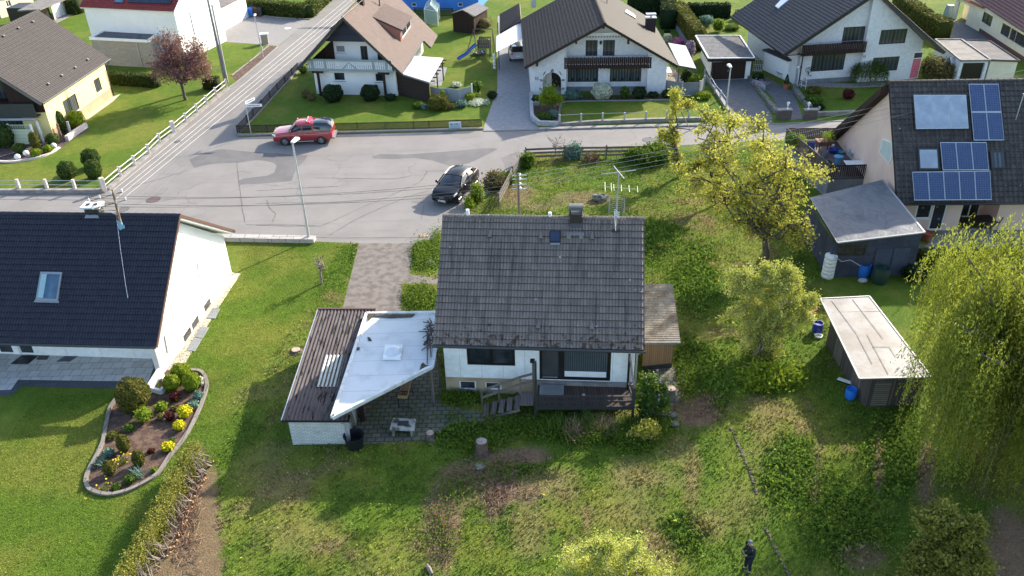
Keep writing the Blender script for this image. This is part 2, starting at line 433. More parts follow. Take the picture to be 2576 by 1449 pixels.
def limb(mb,A,B,r0,r1,rs,sag=0.0,n=5,wob=.08,k=6):
 A,B=Vector(A),Vector(B);L=(B-A).length;pts=[];rr=[]
 for i in range(n+1):
  t=i/n;p=lerp(A,B,t);s_=math.sin(t*math.pi)
  p+=Vector((rs.normal()*wob*L*s_,rs.normal()*wob*L*s_,rs.normal()*wob*L*s_*.6+sag*L*s_));pts.append(p);rr.append(r0+(r1-r0)*t)
 mb.tube(pts,rr,k);return pts
def crown_px(base,ells):
 out=[]
 for e in ells:
  px,py,rx,ry=e[:4];dy=e[4]if len(e)>4 else 0
  p=hit(px,py,(base[0],base[1]+dy,0),Vector((0,1,0)));s=FPX/(p-CAMP).dot(_f)
  out.append((p.x,p.y,max(p.z,.3),rx/s,rx/s*.9,ry/s*1.05))
 return out
def tree(name,label,cat,base,ells,tips,per,leaf,ml,mbk,r0=.15,spread=.35,seed=1,nl=9,fork=.35,group=None,stems=1,twig=.012,wob=.1,shell=.45,up=0.3,fruit=None):
 rs=np.random.RandomState(seed);base=Vector(base)
 t0=root(name,label,cat,base,group)
 wts=np.array([e[3]*e[4]*e[5]for e in ells])**.8;wts/=wts.sum()
 T=[]
 for i in range(tips):
  e=ells[rs.choice(len(ells),p=wts)];u=rs.normal(size=3);u/=np.linalg.norm(u)
  k=(shell+(1-shell)*rs.rand())
  T.append((e[0]+u[0]*e[3]*k,e[1]+u[1]*e[4]*k,max(.15,e[2]+u[2]*e[5]*k)))
 T=np.array(T);mb=MB()
 cen=Vector((float(T[:,0].mean()),float(T[:,1].mean()),float(T[:,2].mean())))
 zlo=T[:,2].min();nodes=[]
 for s_ in range(stems):
  st=base+Vector((rs.normal()*.12*(stems>1),rs.normal()*.12*(stems>1),-.05))
  fk=lerp(base,cen,fork)+Vector((0,0,0));fk.z=max(.25,lerp(0,cen.z,fork));fk+=Vector((rs.normal(),rs.normal(),0))*.12*(1+(stems>1)*2)
  p=limb(mb,st,fk,r0,r0*.72,rs,0,4,.04,9)
  for q in p[-1:]:nodes.append(q)
 idx=rs.choice(len(T),min(nl,len(T)),replace=False);L2=[]
 for i in idx:
  s_=nodes[rs.randint(len(nodes))];tgt=lerp(cen,Vector(T[i]),.82)
  pts=limb(mb,s_,tgt,r0*.55,r0*.16,rs,.06,6,wob,6);L2+=pts[2:]
 L2a=np.array([tuple(p)for p in L2])
 for i in range(len(T)):
  d=np.linalg.norm(L2a-T[i],axis=1);q=L2a[d.argmin()]
  if d.min()>.15:limb(mb,q,T[i],twig*2.0,twig*.6,rs,.05,3,.08,4)
 mb.build('trunk',mbk,t0,smooth=True)
 if per:
  n=len(T)*per;ci=np.repeat(np.arange(len(T)),per)
  tt=rs.rand(n)**.6
  q=np.array([L2a[np.linalg.norm(L2a-T[i],axis=1).argmin()]for i in range(len(T))])
  dvec=T-q;dl=np.linalg.norm(dvec,axis=1,keepdims=True)+1e-6;dvec=dvec*np.minimum(1,.9/dl)
  C_=T[ci]-dvec[ci]*(1-tt[:,None])+rs.normal(size=(n,3))*spread*(.35+.65*rs.rand(n))[:,None]
  C_[:,2]=np.maximum(C_[:,2],.05)
  Vc,Fc=card_arrays(C_,leaf*(.55+.9*rs.rand(n)),np.tile([0,0,up],(n,1)),1.0,.6,rs)
  cl=rs.rand(len(T));r=np.clip(cl[ci]*.6+rs.rand(n)*.4,0,1)
  np_obj('crown',Vc,Fc,ml,t0,r)
  if fruit:
   k=rs.rand(n)<fruit[1];Vc,Fc=card_arrays(C_[k]+np.array([0,0,.05]),fruit[2],None,1,.8,rs);np_obj('blossom',Vc,Fc,fruit[0],t0,rs.rand(len(Fc)))
 return t0
def hedge(label,pts,h,wd,mt,dens=60,leaf=.07,group=None,name='hedge',seed=3,rough=.05,taper=.0,cat='hedge',rnd=(0,1),side_only=None):
 """pts: ground centre line"""
 rs=np.random.RandomState(seed);P_=[Vector((p[0],p[1],0))for p in pts];parts=[]
 for i in range(len(P_)-1):
  A,B=P_[i],P_[i+1];d=(B-A);L=d.length;d.normalize();nn=Vector((d.y,-d.x,0))
  area=L*(2*h+wd);n=int(area*dens);s_=rs.rand(n)*L;q=rs.rand(n)*(2*h+wd)
  side=np.where(q<h,-1,np.where(q>h+wd,1,0));z=np.where(side==-1,q,np.where(side==1,2*h+wd-q,h));off=np.where(side==-1,-wd/2,np.where(side==1,wd/2,q-h-wd/2))
  off=off*(1-taper*z/h)
  jt=rs.normal(size=(n,3))*rough
  wob=(fbm(s_+seed*3,z*3,.9,seed+9,3)-.5)*.25
  nr=np.stack([nn.x*side,nn.y*side,(side==0)*1.0],1)
  C_=np.array(A)+np.outer(s_,np.array(d))+np.outer(off,np.array(nn));C_[:,2]=z;C_+=jt+nr*wob[:,None];C_[:,2]=np.maximum(C_[:,2],.02)
  Vc,Fc=card_arrays(C_,leaf*(.6+.8*rs.rand(n)),nr,.8,.6,rs);parts.append((Vc,Fc,rnd[0]+(rnd[1]-rnd[0])*rs.rand(n)))
  hw=wd/2-.06;hh_=h-.06;t=(1-taper)
  cs=[A-nn*hw,A+nn*hw,B+nn*hw,B-nn*hw];ct=[A-nn*hw*t,A+nn*hw*t,B+nn*hw*t,B-nn*hw*t]
  Vb=np.array([tuple(p)for p in cs]+[(p.x,p.y,hh_)for p in ct]);Fb=np.array([(0,1,5,4),(1,2,6,5),(2,3,7,6),(3,0,4,7),(4,5,6,7),(3,2,1,0)])
  parts.append((Vb,Fb,rnd[0]))
 V_,F,R_=merge(parts);m=V_.mean(0)
 return tag(np_obj(name,V_,F,mt,None,R_,loc=(m[0],m[1],0)),label,cat,group)
def blades(label,px,py,n,L,wd,mt,name='grass_clump',cat='plant',group=None,spread=.12,seed=5,lean=.7,flower=None,h0=0.0):
 """fountain of arching blades"""
 b=at(px,py);rs=np.random.RandomState(seed+int(px));Vs,Fs=[],[]
 for i in range(n):
  g=rs.rand()*2*math.pi;l=L*(.6+.5*rs.rand());ln=lean*(.3+.9*rs.rand());o=np.array([b.x+rs.normal()*spread,b.y+rs.normal()*spread,h0])
  dr=np.array([math.cos(g),math.sin(g),0]);sd=np.array([-dr[1],dr[0],0])*wd/2;k=len(Vs)
  for t in(0,.4,.75,1.0):
   p=o+dr*l*ln*t**1.5+np.array([0,0,l*(t-.45*ln*t*t)]);ww=sd*(1-t*.9);Vs+=[p-ww,p+ww]
  Fs+=[(k,k+1,k+3,k+2),(k+2,k+3,k+5,k+4),(k+4,k+5,k+7,k+6)]
 r=np.repeat(rs.rand(n),3)
 o=np_obj(name,np.array(Vs),np.array(Fs),mt,None,r,loc=tuple(b));tag(o,label,cat,group)
 if flower:
  k=flower[1];C_=np.array([b.x,b.y,L*.8+h0])+rs.normal(size=(k,3))*np.array([spread*2.2,spread*2.2,.05]);Vc,Fc=card_arrays(C_,.05,np.tile([0,-.3,1.],(k,1)),.5,.9,rs)
  Vc2,Fc2=card_arrays(C_,.05,np.tile([0,-.6,.6],(k,1)),.5,.9,rs)
  V_,F,R_=merge([(Vc,Fc,.5),(Vc2,Fc2,.5)]);np_obj('flower',V_,F,flower[0],o,R_)
 return o
G={}
G['asphalt']=None
def make_mats():
 N=NB('asphalt');v=N.coord()
 a=N.ss(N.noise(v,.35,6),.3,.7);colr=N.mix(a,(.222,.207,.194),(.190,.178,.167))
 b=N.ss(N.noise(v,2.2,7,.7),.5,.75);colr=N.mix(N.math('MULTIPLY',b,.25),colr,(.135,.128,.125))
 f=N.mr(N.noise(v,60,3),.3,.7,.82,1.18);colr=N.mix(1.0,colr,N.comb(f,f,f),'MULTIPLY')
 tr=N.ss(N.noise(N.map(v,(.12,1.1,1),rot=(0,0,.06)),1.0,4),.55,.7);colr=N.mix(N.math('MULTIPLY',tr,.3),colr,(.13,.125,.125))
 N.bump(N.noise(v,60,3),.3,.005);G['asphalt']=N.fin(colr,.85,.25)
 G['patch']=mat('asphalt_patch',(.122,.115,.116),(.138,.131,.13),.8,.85,.3,60,fine=.15)
 G['tar']=mat('road_seam',(.085,.08,.078),(.12,.114,.11),2,.7)
 G['concrete']=mat('concrete',(.27,.25,.235),(.19,.18,.165),1.6,.85,.3,40)
 G['kerb']=m_brick('kerb_stone',(.26,.25,.24),(.21,.20,.19),(.16,.15,.14),1.0,1.0,.02)
 G['gravel']=mat('gravel',(.18,.155,.138),(.112,.099,.09),2.2,.95,.6,45,fine=.35,lo=.38,hi=.66)
 G['mulch']=mat('mulch',(.075,.045,.032),(.13,.085,.06),3,.95,.9,30,fine=.5)
 G['mulchd']=mat('bark_mulch',(.06,.042,.042),(.12,.09,.085),5,.95,.9,30,fine=.5)
 G['grit']=mat('pebble_strip',(.52,.46,.38),(.36,.31,.25),6,.95,.8,40,fine=.4)
 G['paver']=m_brick('block_paving',(.30,.30,.31),(.24,.24,.25),(.13,.13,.13),.26,.18,.012)
 G['paver2']=m_brick('pale_paving',(.27,.26,.25),(.24,.23,.22),(.17,.16,.155),.3,.2,.012)
 G['paver3']=m_brick('dark_drive',(.15,.15,.16),(.115,.115,.12),(.07,.07,.07),.4,.25,.02)
 G['slab']=m_brick('old_slabs',(.17,.155,.13),(.12,.115,.095),(.055,.065,.03),.42,.3,.03,dirt=(.06,.075,.03,.8))
 G['terrace']=m_brick('terrace_slabs',(.50,.50,.50),(.42,.415,.41),(.26,.25,.25),.55,.55,.018)
 G['slate']=m_brick('slate_border',(.075,.085,.105),(.06,.068,.09),(.03,.03,.04),.6,.4,.01,rough=.5)
 G['white']=mat('white_render',(.80,.80,.79),(.76,.76,.75),.6,.85,.15,60,fine=.03)
 G['whiteb']=m_brick('white_brick',(.78,.78,.78),(.73,.73,.74),(.60,.60,.62),.26,.085,.010,bumpd=.8)
 G['oldwhiteb']=m_brick('old_white_brick',(.66,.68,.66),(.58,.60,.58),(.36,.38,.36),.26,.085,.012,bumpd=1.0,dirt=(.30,.33,.26,.7))
 G['panel']=m_brick('white_panels',(.80,.81,.80),(.79,.80,.80),(.42,.43,.44),1.05,20.,.008,bumpd=.2)
 G['yellow']=mat('yellow_render',(.82,.68,.32),(.76,.62,.28),.7,.85,.15,60,fine=.03)
 G['cream']=mat('cream_render',(.78,.70,.52),(.70,.62,.46),.6,.85,.1,60,fine=.03)
 G['pink']=mat('pink_render',(.74,.54,.45),(.68,.49,.42),.8,.85,.15,60,fine=.04)
 G['sandp']=mat('plinth_sand',(.42,.33,.22),(.33,.26,.18),1,.9,.2,40)
 G['peach']=mat('plinth_peach',(.50,.32,.20),(.44,.28,.18),1,.9,.2,40)
 G['plinth']=mat('plinth_grey',(.20,.21,.23),(.16,.165,.18),1,.9,.2,40)
 G['greyclad']=m_brick('grey_cladding',(.36,.33,.30),(.30,.28,.26),(.22,.20,.19),.6,.12,.006)
 G['blue']=mat('blue_render',(.06,.22,.62),(.05,.19,.55),.7,.85,fine=.03)
 G['dkwood']=m_plank('dark_wood',(.030,.018,.014),(.055,.032,.024),.12,'v')
 G['dkwoodh']=m_plank('dark_boards',(.035,.024,.02),(.065,.045,.036),.14,'h')
 G['slatewood']=m_plank('grey_blue_cladding',(.035,.038,.055),(.055,.058,.08),.2,'h',.04)
 G['oldwood']=m_plank('weathered_wood',(.10,.085,.075),(.20,.17,.145),.12,'v')
 G['oldwoodh']=m_plank('weathered_rails',(.12,.10,.085),(.24,.21,.18),.12,'h',.03)
 G['tanwood']=m_plank('tan_boards',(.27,.155,.08),(.36,.22,.12),.11,'v',.05)
 G['deck']=m_plank('deck_boards',(.060,.040,.032),(.105,.075,.06),.14,'v',.07)
 G['deck2']=m_plank('deck_boards_grey',(.12,.095,.09),(.19,.155,.145),.14,'v',.05)
 G['bamboo']=m_plank('reed_screen',(.055,.038,.03),(.22,.16,.12),.05,'v',.12,streak=1.2)
 G['shedwood']=m_plank('shed_boards',(.055,.045,.042),(.13,.11,.10),.16,'v',.06)
 G['blackw']=paint('black_brown_paint',(.012,.009,.008),.4)
 G['anth']=paint('anthracite',(.03,.033,.036),.5)
 G['brownf']=paint('brown_frame',(.05,.022,.014),.5)
 G['whitef']=paint('white_frame',(.78,.78,.78),.4)
 G['greyf']=paint('grey_metal',(.32,.33,.34),.4,metal=.6)
 G['zinc']=paint('zinc',(.42,.44,.46),.4,metal=.7)
 G['galv']=paint('galvanised',(.50,.52,.54),.45,metal=.5)
 G['copper']=paint('brown_sheet',(.10,.05,.035),.5)
 G['rust']=mat('rusty_pole',(.24,.13,.07),(.34,.30,.26),6,.8)
 G['glass']=m_glass('dark_glass');G['glassb']=m_glass('sky_glass',(.03,.06,.10),(.12,.2,.3))
 G['curtain']=m_glass('curtained_glass',(.03,.035,.04),(.065,.075,.085),17.)
 G['curtain2']=m_glass('net_curtain_glass',(.035,.042,.046),(.11,.13,.135),24.)
 G['polyc']=m_brick('white_polycarbonate',(.60,.60,.61),(.57,.57,.58),(.40,.40,.41),.62,50.,.01,rough=.3)
 G['membrane']=None
 N=NB('white_membrane');v=N.coord();k=N.ss(N.noise(v,.7,8,.65),.45,.75);colr=N.mix(N.math('MULTIPLY',k,.85),(.60,.62,.62),(.36,.38,.38))
 k2=N.ss(N.noise(v,1.7,9,.75),.62,.7);colr=N.mix(N.math('MULTIPLY',k2,.5),colr,(.12,.11,.09));y=N.sep(v)[1]
 g=N.math('LESS_THAN',N.math('ABSOLUTE',N.math('SUBTRACT',N.math('FRACT',N.math('DIVIDE',y,1.15)),.5)),.008);colr=N.mix(g,colr,(.25,.27,.28));G['membrane']=N.fin(colr,.6,.35)
 N=NB('pinkish_felt');v=N.coord();k=N.ss(N.noise(v,.5,7,.6),.42,.62);colr=N.mix(k,(.20,.196,.193),(.125,.106,.094));f=N.mr(N.noise(v,6,6,.7),.3,.7,.85,1.12);colr=N.mix(1.0,colr,N.comb(f,f,f),'MULTIPLY');G['felt']=N.fin(colr,.55,.4)
 N=NB('grey_tarpaulin');v=N.coord();rg=N.math('ABSOLUTE',N.math('SUBTRACT',N.noise(N.map(v,(1,.5,1),rot=(0,0,.6)),1.3,3,.5,.8),.5));k=N.ss(rg,0.0,.07)
 colr=N.mix(k,(.11,.116,.126),(.135,.143,.157));colr=N.mix(N.math('MULTIPLY',N.ss(N.noise(v,1.2,6),.5,.7),.3),colr,(.12,.12,.126));N.bump(N.noise(v,2.5,3,.5,.6),.7,.06);G['tarp']=N.fin(colr,.6,.25)
 G['pebroof']=mat('gravel_roof',(.125,.125,.13),(.08,.08,.085),3,.95,.8,35,fine=.4)
 G['greyroof']=mat('felt_roof',(.19,.175,.16),(.14,.128,.12),1.2,.9,.3,30)
 G['dkfelt']=mat('dark_felt',(.085,.08,.082),(.12,.11,.11),1.2,.9)
 G['tileA']=m_tile('weathered_roof_tiles',(.235,.190,.163),(.180,.148,.130),moss=.9,lichen=.28,streak=.75,gap=.62,shade_lines=True,soot=(.035,.035,.038))
 G['tileB']=m_tile('dark_blue_roof_tiles',(.016,.018,.030),(.022,.024,.036),lichen=.012,streak=.15,rough=.5)
 G['tileC']=m_tile('grey_brown_roof_tiles',(.058,.049,.047),(.048,.042,.041),streak=.3)
 G['tileD']=m_tile('red_roof_tiles',(.22,.035,.03),(.18,.028,.025),streak=.1,rough=.55)
 G['tileE']=m_tile('brown_roof_tiles',(.125,.085,.072),(.10,.07,.062),streak=.25)
 G['tileF']=m_tile('dark_brown_roof_tiles',(.026,.019,.017),(.021,.016,.015),tw=.45,streak=.25)
 G['tileH']=m_tile('anthracite_roof_tiles',(.045,.045,.052),(.055,.054,.06),streak=.1)
 G['tileK']=m_tile('old_dark_roof_tiles',(.062,.052,.048),(.095,.083,.076),lichen=.22,streak=.6,moss=.4,shade_lines=True,gap=.5)
 G['tileP']=m_tile('plum_roof_tiles',(.075,.028,.04),(.065,.026,.036),streak=.1)
 G['corr']=None
 N=NB('brown_corrugated');uv=N.coord('UV');k=N.ss(N.noise(N.map(uv,(5.6,.9,1)),1.1,5,.65),.56,.59);colr=N.mix(N.ss(N.noise(uv,.6,5),.4,.7),(.085,.070,.069),(.118,.098,.096));colr=N.mix(k,colr,(.012,.010,.008));G['corr']=N.fin(colr,.75,.15)
 N=NB('mossy_corrugated');uv=N.coord('UV');k=N.ss(N.noise(uv,.8,8,.65),.42,.62);colr=N.mix(k,(.30,.26,.20),(.17,.125,.085));f=N.mr(N.noise(uv,9,5,.7),.3,.7,.7,1.25);colr=N.mix(1.0,colr,N.comb(f,f,f),'MULTIPLY');G['corr2']=N.fin(colr,.9,.2)
 G['corrw']=mat('translucent_sheet',(.42,.46,.42),(.34,.38,.34),3,.4)
 N=NB('pv_cells');uv=N.coord('UV');x,y,_=N.sep(uv);gr=N.math('MAXIMUM',N.math('ABSOLUTE',N.math('SUBTRACT',N.math('FRACT',N.math('DIVIDE',x,.158)),.5)),N.math('ABSOLUTE',N.math('SUBTRACT',N.math('FRACT',N.math('DIVIDE',y,.158)),.5)))
 colr=N.mix(N.math('GREATER_THAN',gr,.465),N.mix(N.wn(N.comb(N.math('FLOOR',N.math('DIVIDE',x,.158)),N.math('FLOOR',N.math('DIVIDE',y,.158)))),(.026,.052,.135),(.038,.07,.165)),(.14,.18,.27));G['pv']=N.fin(colr,.25,.6)
 G['pvdark']=m_glass('dark_pv',(.012,.016,.03),(.02,.028,.05),rough=.2)
 G['colg']=m_glass('collector_glass',(.28,.33,.40),(.40,.45,.52),rough=.25,spec=.8)
 G['bark']=mat('bark',(.085,.065,.05),(.14,.115,.095),6,.95,.8,25,fine=.3)
 G['barkl']=mat('pale_bark',(.26,.22,.18),(.15,.12,.10),8,.95,.8,25,fine=.3)
 G['cutwood']=mat('cut_wood',(.42,.34,.27),(.30,.22,.17),5,.9,fine=.2)
 G['stone']=mat('mossy_stone',(.20,.19,.165),(.09,.09,.065),4,.9,.6,20,fine=.3)
 G['stonew']=mat('pale_stone',(.42,.42,.42),(.32,.32,.31),4,.9,.5,20)
 G['soil']=G['mulch']
 G['black']=paint('black_plastic',(.012,.013,.018),.45)
 G['rubber']=paint('rubber',(.014,.014,.014),.8)
 G['bluep']=paint('blue_plastic',(.02,.16,.60),.4)
 G['blued']=paint('deep_blue',(.012,.03,.25),.45)
 G['whitep']=paint('white_plastic',(.72,.72,.70),.4)
 G['greenp']=paint('dark_green_plastic',(.02,.05,.04),.4)
 G['terra']=paint('terracotta',(.40,.12,.06),.8)
 G['redp']=paint('red_gloss',(.62,.03,.08),.4)
 G['brass']=paint('light_wood',(.48,.33,.13),.5)
 G['fabric']=paint('blue_fabric',(.03,.045,.13),.9);G['fabricl']=paint('pale_blue_fabric',(.14,.26,.36),.9)
 G['pinkpost']=mat('pinkish_stone_post',(.62,.54,.49),(.54,.46,.42),3,.9,fine=.1)
 G['palegreen']=m_plank('pale_green_boards',(.50,.56,.40),(.56,.62,.46),.3,'h',.02,streak=.1)
 G['greenwhite']=paint('pale_sage_paint',(.26,.31,.30),.5)
 G['globe']=paint('white_globe',(.78,.78,.76),.3)
 G['steel']=paint('steel',(.34,.35,.37),.35,metal=.6)
 G['awng']=m_glass('grey_awning',(.22,.22,.26),(.26,.26,.30),rough=.8,spec=.2)
 L=m_leaf
 G['l_thuja']=L('thuja_foliage',[(.022,.045,.012),(.05,.085,.018),(.10,.14,.03)],tr=.15)
 G['l_gold']=L('golden_foliage',[(.10,.15,.012),(.26,.32,.02),(.42,.44,.04)],tr=.2)
 G['l_yel']=L('yellow_foliage',[(.35,.33,.01),(.62,.56,.02),(.75,.68,.03)],tr=.2)
 G['l_olive']=L('olive_foliage',[(.05,.06,.012),(.11,.105,.02),(.17,.15,.03)],tr=.15)
 G['l_dark']=L('dark_foliage',[(.010,.022,.010),(.02,.038,.014),(.045,.07,.022)],tr=.1)
 G['l_hedge']=L('hedge_foliage',[(.022,.035,.010),(.05,.07,.016),(.085,.11,.022)],tr=.15)
 G['l_brown']=L('brownish_foliage',[(.10,.08,.03),(.17,.13,.05),(.24,.2,.08)],tr=.15)
 G['l_red']=L('red_foliage',[(.04,.008,.012),(.10,.012,.025),(.17,.03,.045)],tr=.3)
 G['l_plum']=L('plum_foliage',[(.12,.05,.06),(.28,.12,.14),(.44,.25,.26)],tr=.35)
 G['l_cherry']=L('young_cherry_leaves',[(.23,.24,.04),(.40,.39,.065),(.54,.51,.10),(.46,.35,.11)],tr=.5)
 G['l_pale']=L('pale_willow_leaves',[(.30,.33,.05),(.50,.52,.11),(.68,.67,.22)],tr=.4)
 G['l_weep']=L('weeping_willow_leaves',[(.12,.145,.02),(.23,.255,.035),(.36,.375,.07)],tr=.45)
 G['l_green']=L('green_leaves',[(.03,.07,.012),(.07,.14,.02),(.14,.23,.03)],tr=.3)
 G['l_lime']=L('lime_leaves',[(.10,.16,.012),(.20,.28,.02),(.32,.38,.04)],tr=.35)
 G['l_blue']=L('blue_green_leaves',[(.08,.15,.12),(.14,.24,.19),(.24,.36,.30)],tr=.2)
 G['l_flow']=L('white_flowers',[(.35,.38,.25),(.62,.62,.5),(.75,.74,.66)],tr=.2)
 G['l_lilac']=L('lilac_flowers',[(.28,.18,.32),(.42,.32,.44),(.55,.46,.5)],tr=.2)
 G['l_pink']=L('pink_flowers',[(.40,.08,.22),(.55,.16,.34),(.6,.3,.4)],tr=.2)
 G['l_straw']=L('dry_stalks',[(.16,.10,.06),(.27,.18,.11),(.40,.29,.18)],tr=.1)
 G['l_hedgecut']=L('cut_hedge_foliage',[(.09,.10,.016),(.20,.20,.035),(.33,.31,.07)],tr=.25)
 G['aerial']=paint('aerial_metal',(.38,.39,.40),.5,metal=.3)
 G['yflower']=paint('yellow_petals',(.80,.60,.02),.6)
 G['skin']=paint('skin',(.45,.27,.20),.6)
make_mats()
MEADOW=[(560,1449),(545,1160),(600,1030),(700,880),(790,780),(865,770),(905,612),(1105,600),(1200,500),(1320,385),(1700,380),(1960,360),(2040,600),(2085,760),(2160,960),(2330,1040),(2600,1200),(2700,1800),(560,1800)]
HSTRIP=[(545,1160),(520,1180),(330,1449),(200,1700),(560,1700),(560,1449)]
ROADP=[(-500,486),(262,484),(575,223),(850,-10),(1100,-230),(1190,-230),(894,0),(754,176),(597,345),(1216,329),(1288,328),(1763,314),(1932,312),(2160,300),(2700,262),(2700,300),(2150,338),(1960,352),(1323,386),(1292,432),(1200,512),(1105,590),(1090,601),(1040,612),(900,612),(795,608),(560,604),(-500,606)]
DRIVE=[(903,612),(1040,612),(1030,690),(1108,702),(1108,716),(1012,714),(1008,782),(1090,790),(1090,900),(860,900),(862,775)]
PATIO=[(1000,860),(1100,860),(1112,985),(1108,1018),(1225,1040),(1215,1062),(1140,1066),(1072,1108),(900,1120),(880,1120),(900,1000)]
SIDEP=[(1640,925),(1700,925),(1712,1000),(1690,1010),(1650,960)]
HOUSES_OUT=[(1110,700),(1600,700),(1590,1000),(1118,985)]
def geo_far(P):return[at(*p)for p in P]
def gcolor(X,Y):
 x,y=np_px(X,Y)
 n1=fbm(X,Y,2.6,3,5);n2=fbm(X+50,Y+9,.8,8,4);n3=fbm(X+5,Y+70,7.,12,3)
 lawn=np.array([.088,.142,.018]);yel=np.array([.168,.178,.036]);dk=np.array([.060,.104,.017]);straw=np.array([.235,.175,.09]);soil=np.array([.185,.125,.088]);lush=np.array([.085,.145,.020])
 mea=inpoly(x+(n1-.5)*70+(n2-.5)*50,y+(n2-.5)*40,MEADOW)
 S=lambda a,lo,hi:np.clip((a-lo)/(hi-lo),0,1)[...,None]
 col=lawn+(yel-lawn)*S(n1,.42,.72)*.75
 col=col+(dk-col)*S(n2,.52,.8)*.35
 m=lawn+(yel-lawn)*S(n1,.38,.62)*.8;m=m+(dk-m)*S(n2,.45,.7)*.6;m=m+(straw-m)*S(n1*.5+n2*.5,.56,.70)*.75;m=m+(lush-m)*S(n3,.5,.7)*.5
 col=np.where(mea[...,None],m,col)
 lushm=mea*0.0;soilm=mea*0.0;strawm=mea*0.0
 def blob(arr,px,py,rx,ry,st=1.0,edge=.5):
  d=np.sqrt(((x-px)/rx)**2+((y-py)/ry)**2)+(n2-.5)*.9+(n1-.5)*.6
  return np.maximum(arr,st*np.clip((1.15-d)/edge,0,1))
 for b in[(1990,1190,90,110),(2130,1330,110,110),(2240,1150,80,110),(1180,1090,110,45),(1420,1070,160,30),(1720,1340,70,60),(1750,700,60,110),(1750,930,70,80),(1800,1010,40,50),(1070,640,40,40),(1055,750,50,40),(880,650,40,50),(830,720,40,60),(2290,1180,60,60),(1290,1180,60,30),(1160,1005,60,20),(1360,560,80,25),(1640,600,90,60)]:lushm=blob(lushm,*b)
 for b in[(1760,1035,58,42,1.),(1700,1000,25,40,.8),(455,1330,52,130,1.),(500,1230,30,90,1.),(1170,1215,62,62,1.),(1112,1320,46,115,1.),(1250,1210,62,60,1.),(1330,1240,30,30,.6),(1310,1150,70,22,1.),(1240,1270,25,40,.7),(2050,1230,12,40,.6),(2330,1210,25,90,.9),(2170,1400,60,35,.9),(2550,1390,90,110,1.),(1290,490,60,25,.7),(1450,500,80,18,.5),(1260,440,30,30,.6),(1240,1060,40,12,.3),(700,1130,40,25,.25),(690,1170,30,60,.2),(2060,1150,14,60,.5),(2210,1160,12,80,.7),(1250,520,40,12,.6),(1350,520,60,14,.5)]:soilm=blob(soilm,*b)
 for b in[(1360,1215,100,40,.7),(1610,1200,90,45,.6),(1740,1200,26,110,.7),(1700,1130,60,50,.5),(1590,1290,100,50,.4),(700,1240,70,30,.6),(1790,1320,60,50,.5),(1330,1330,60,80,.5),(1420,1240,50,30,.7),(750,1350,120,60,.3),(1480,500,60,20,.5),(640,1180,60,60,.25),(840,750,30,20,.6),(1860,1280,60,80,.3),(1930,1080,50,60,.35)]:strawm=blob(strawm,*b,edge=.8)
 hs=inpoly(x,y,HSTRIP);soilm=np.maximum(soilm,hs*.9)
 col=col+(lush-col)*(lushm[...,None]*.85);col=col+(straw-col)*strawm[...,None];col=col+(soil-col)*soilm[...,None]
 return col,mea,soilm,lushm
def make_ground():
 N=NB('grass_ground');v=N.coord();a=N.attr('col')
 f=N.mr(N.noise(v,9,7,.75),.3,.7,.6,1.35);f2=N.mr(N.noise(v,1.8,5),.3,.7,.85,1.15)
 k=N.math('MULTIPLY',f,f2);colr=N.mix(1.0,a,N.comb(k,k,N.math('MULTIPLY',k,.9)),'MULTIPLY')
 N.bump(N.noise(v,14,6,.7),.9,.08);gm=N.fin(colr,.95,.1)
 gx=np.arange(-86,84,.33);gy=np.arange(17,152,.33);X,Y=np.meshgrid(gx,gy);ny,nx=X.shape
 colr,mea,_,_=gcolor(X,Y)
 Z=np.zeros_like(X)
 Vt=np.stack([X,Y,Z],-1).reshape(-1,3)
 i=np.arange(nx-1)[None,:]+np.arange(ny-1)[:,None]*nx;F=np.stack([i,i+1,i+nx+1,i+nx],-1).reshape(-1,4)
 o=np_obj('lawn',Vt,F,gm,None,None,colr.reshape(-1,3));tag(o,kind='structure')
 mg=MB().poly([(-900,-300,-.05),(900,-300,-.05),(900,1500,-.05),(-900,1500,-.05)])
 struct('ground',mg,mat('far_ground',(.05,.09,.02),(.09,.11,.03),.05,.95))
make_ground()
def sheet(name,P,mt,z=.004,conv=True):
 pts=[at(*p)for p in P]if conv else[Vector((p[0],p[1],0))for p in P];mb=MB()
 for t in tessellate_polygon([pts]):
  q=[pts[i]for i in t]
  if(q[1]-q[0]).cross(q[2]-q[0]).z<0:q=q[::-1]
  mb.poly([(p.x,p.y,z)for p in q])
 return struct(name,mb,mt)
sheet('road',ROADP,G['asphalt'],.004)
def C4(r,k,L):return[c(r,k,a,b)for a,b in L]
def pc(L):return[((300+a*.4279)*.644,(380+b*.4279)*.644)for a,b in L]
sheet('road_patch',pc([(1025,570),(1180,500),(1320,472),(1600,500),(1950,520),(2110,530),(2070,590),(2010,640),(1960,765),(1830,775),(1600,793),(1492,798),(1480,760),(1520,742),(1740,716),(1800,690),(1826,625),(1800,600),(1720,580),(1640,573),(1480,597),(1300,603),(1180,618),(1072,645)]),G['patch'],.008)
sheet('road_patch',C4(1,1,[(1165,125),(1250,100),(1500,105),(1800,85),(2100,60),(2250,45),(2380,40),(2430,50),(2340,100),(2150,190),(1980,225),(1900,205),(1780,165),(1600,140),(1400,150),(1180,145)]),G['patch'],.008)
sheet('road_patch',C4(1,2,[(-60,250),(120,190),(135,95),(60,75),(-110,140)]),mat('weathered_asphalt',(.17,.155,.15),(.14,.13,.125),1.5,.9),.008)
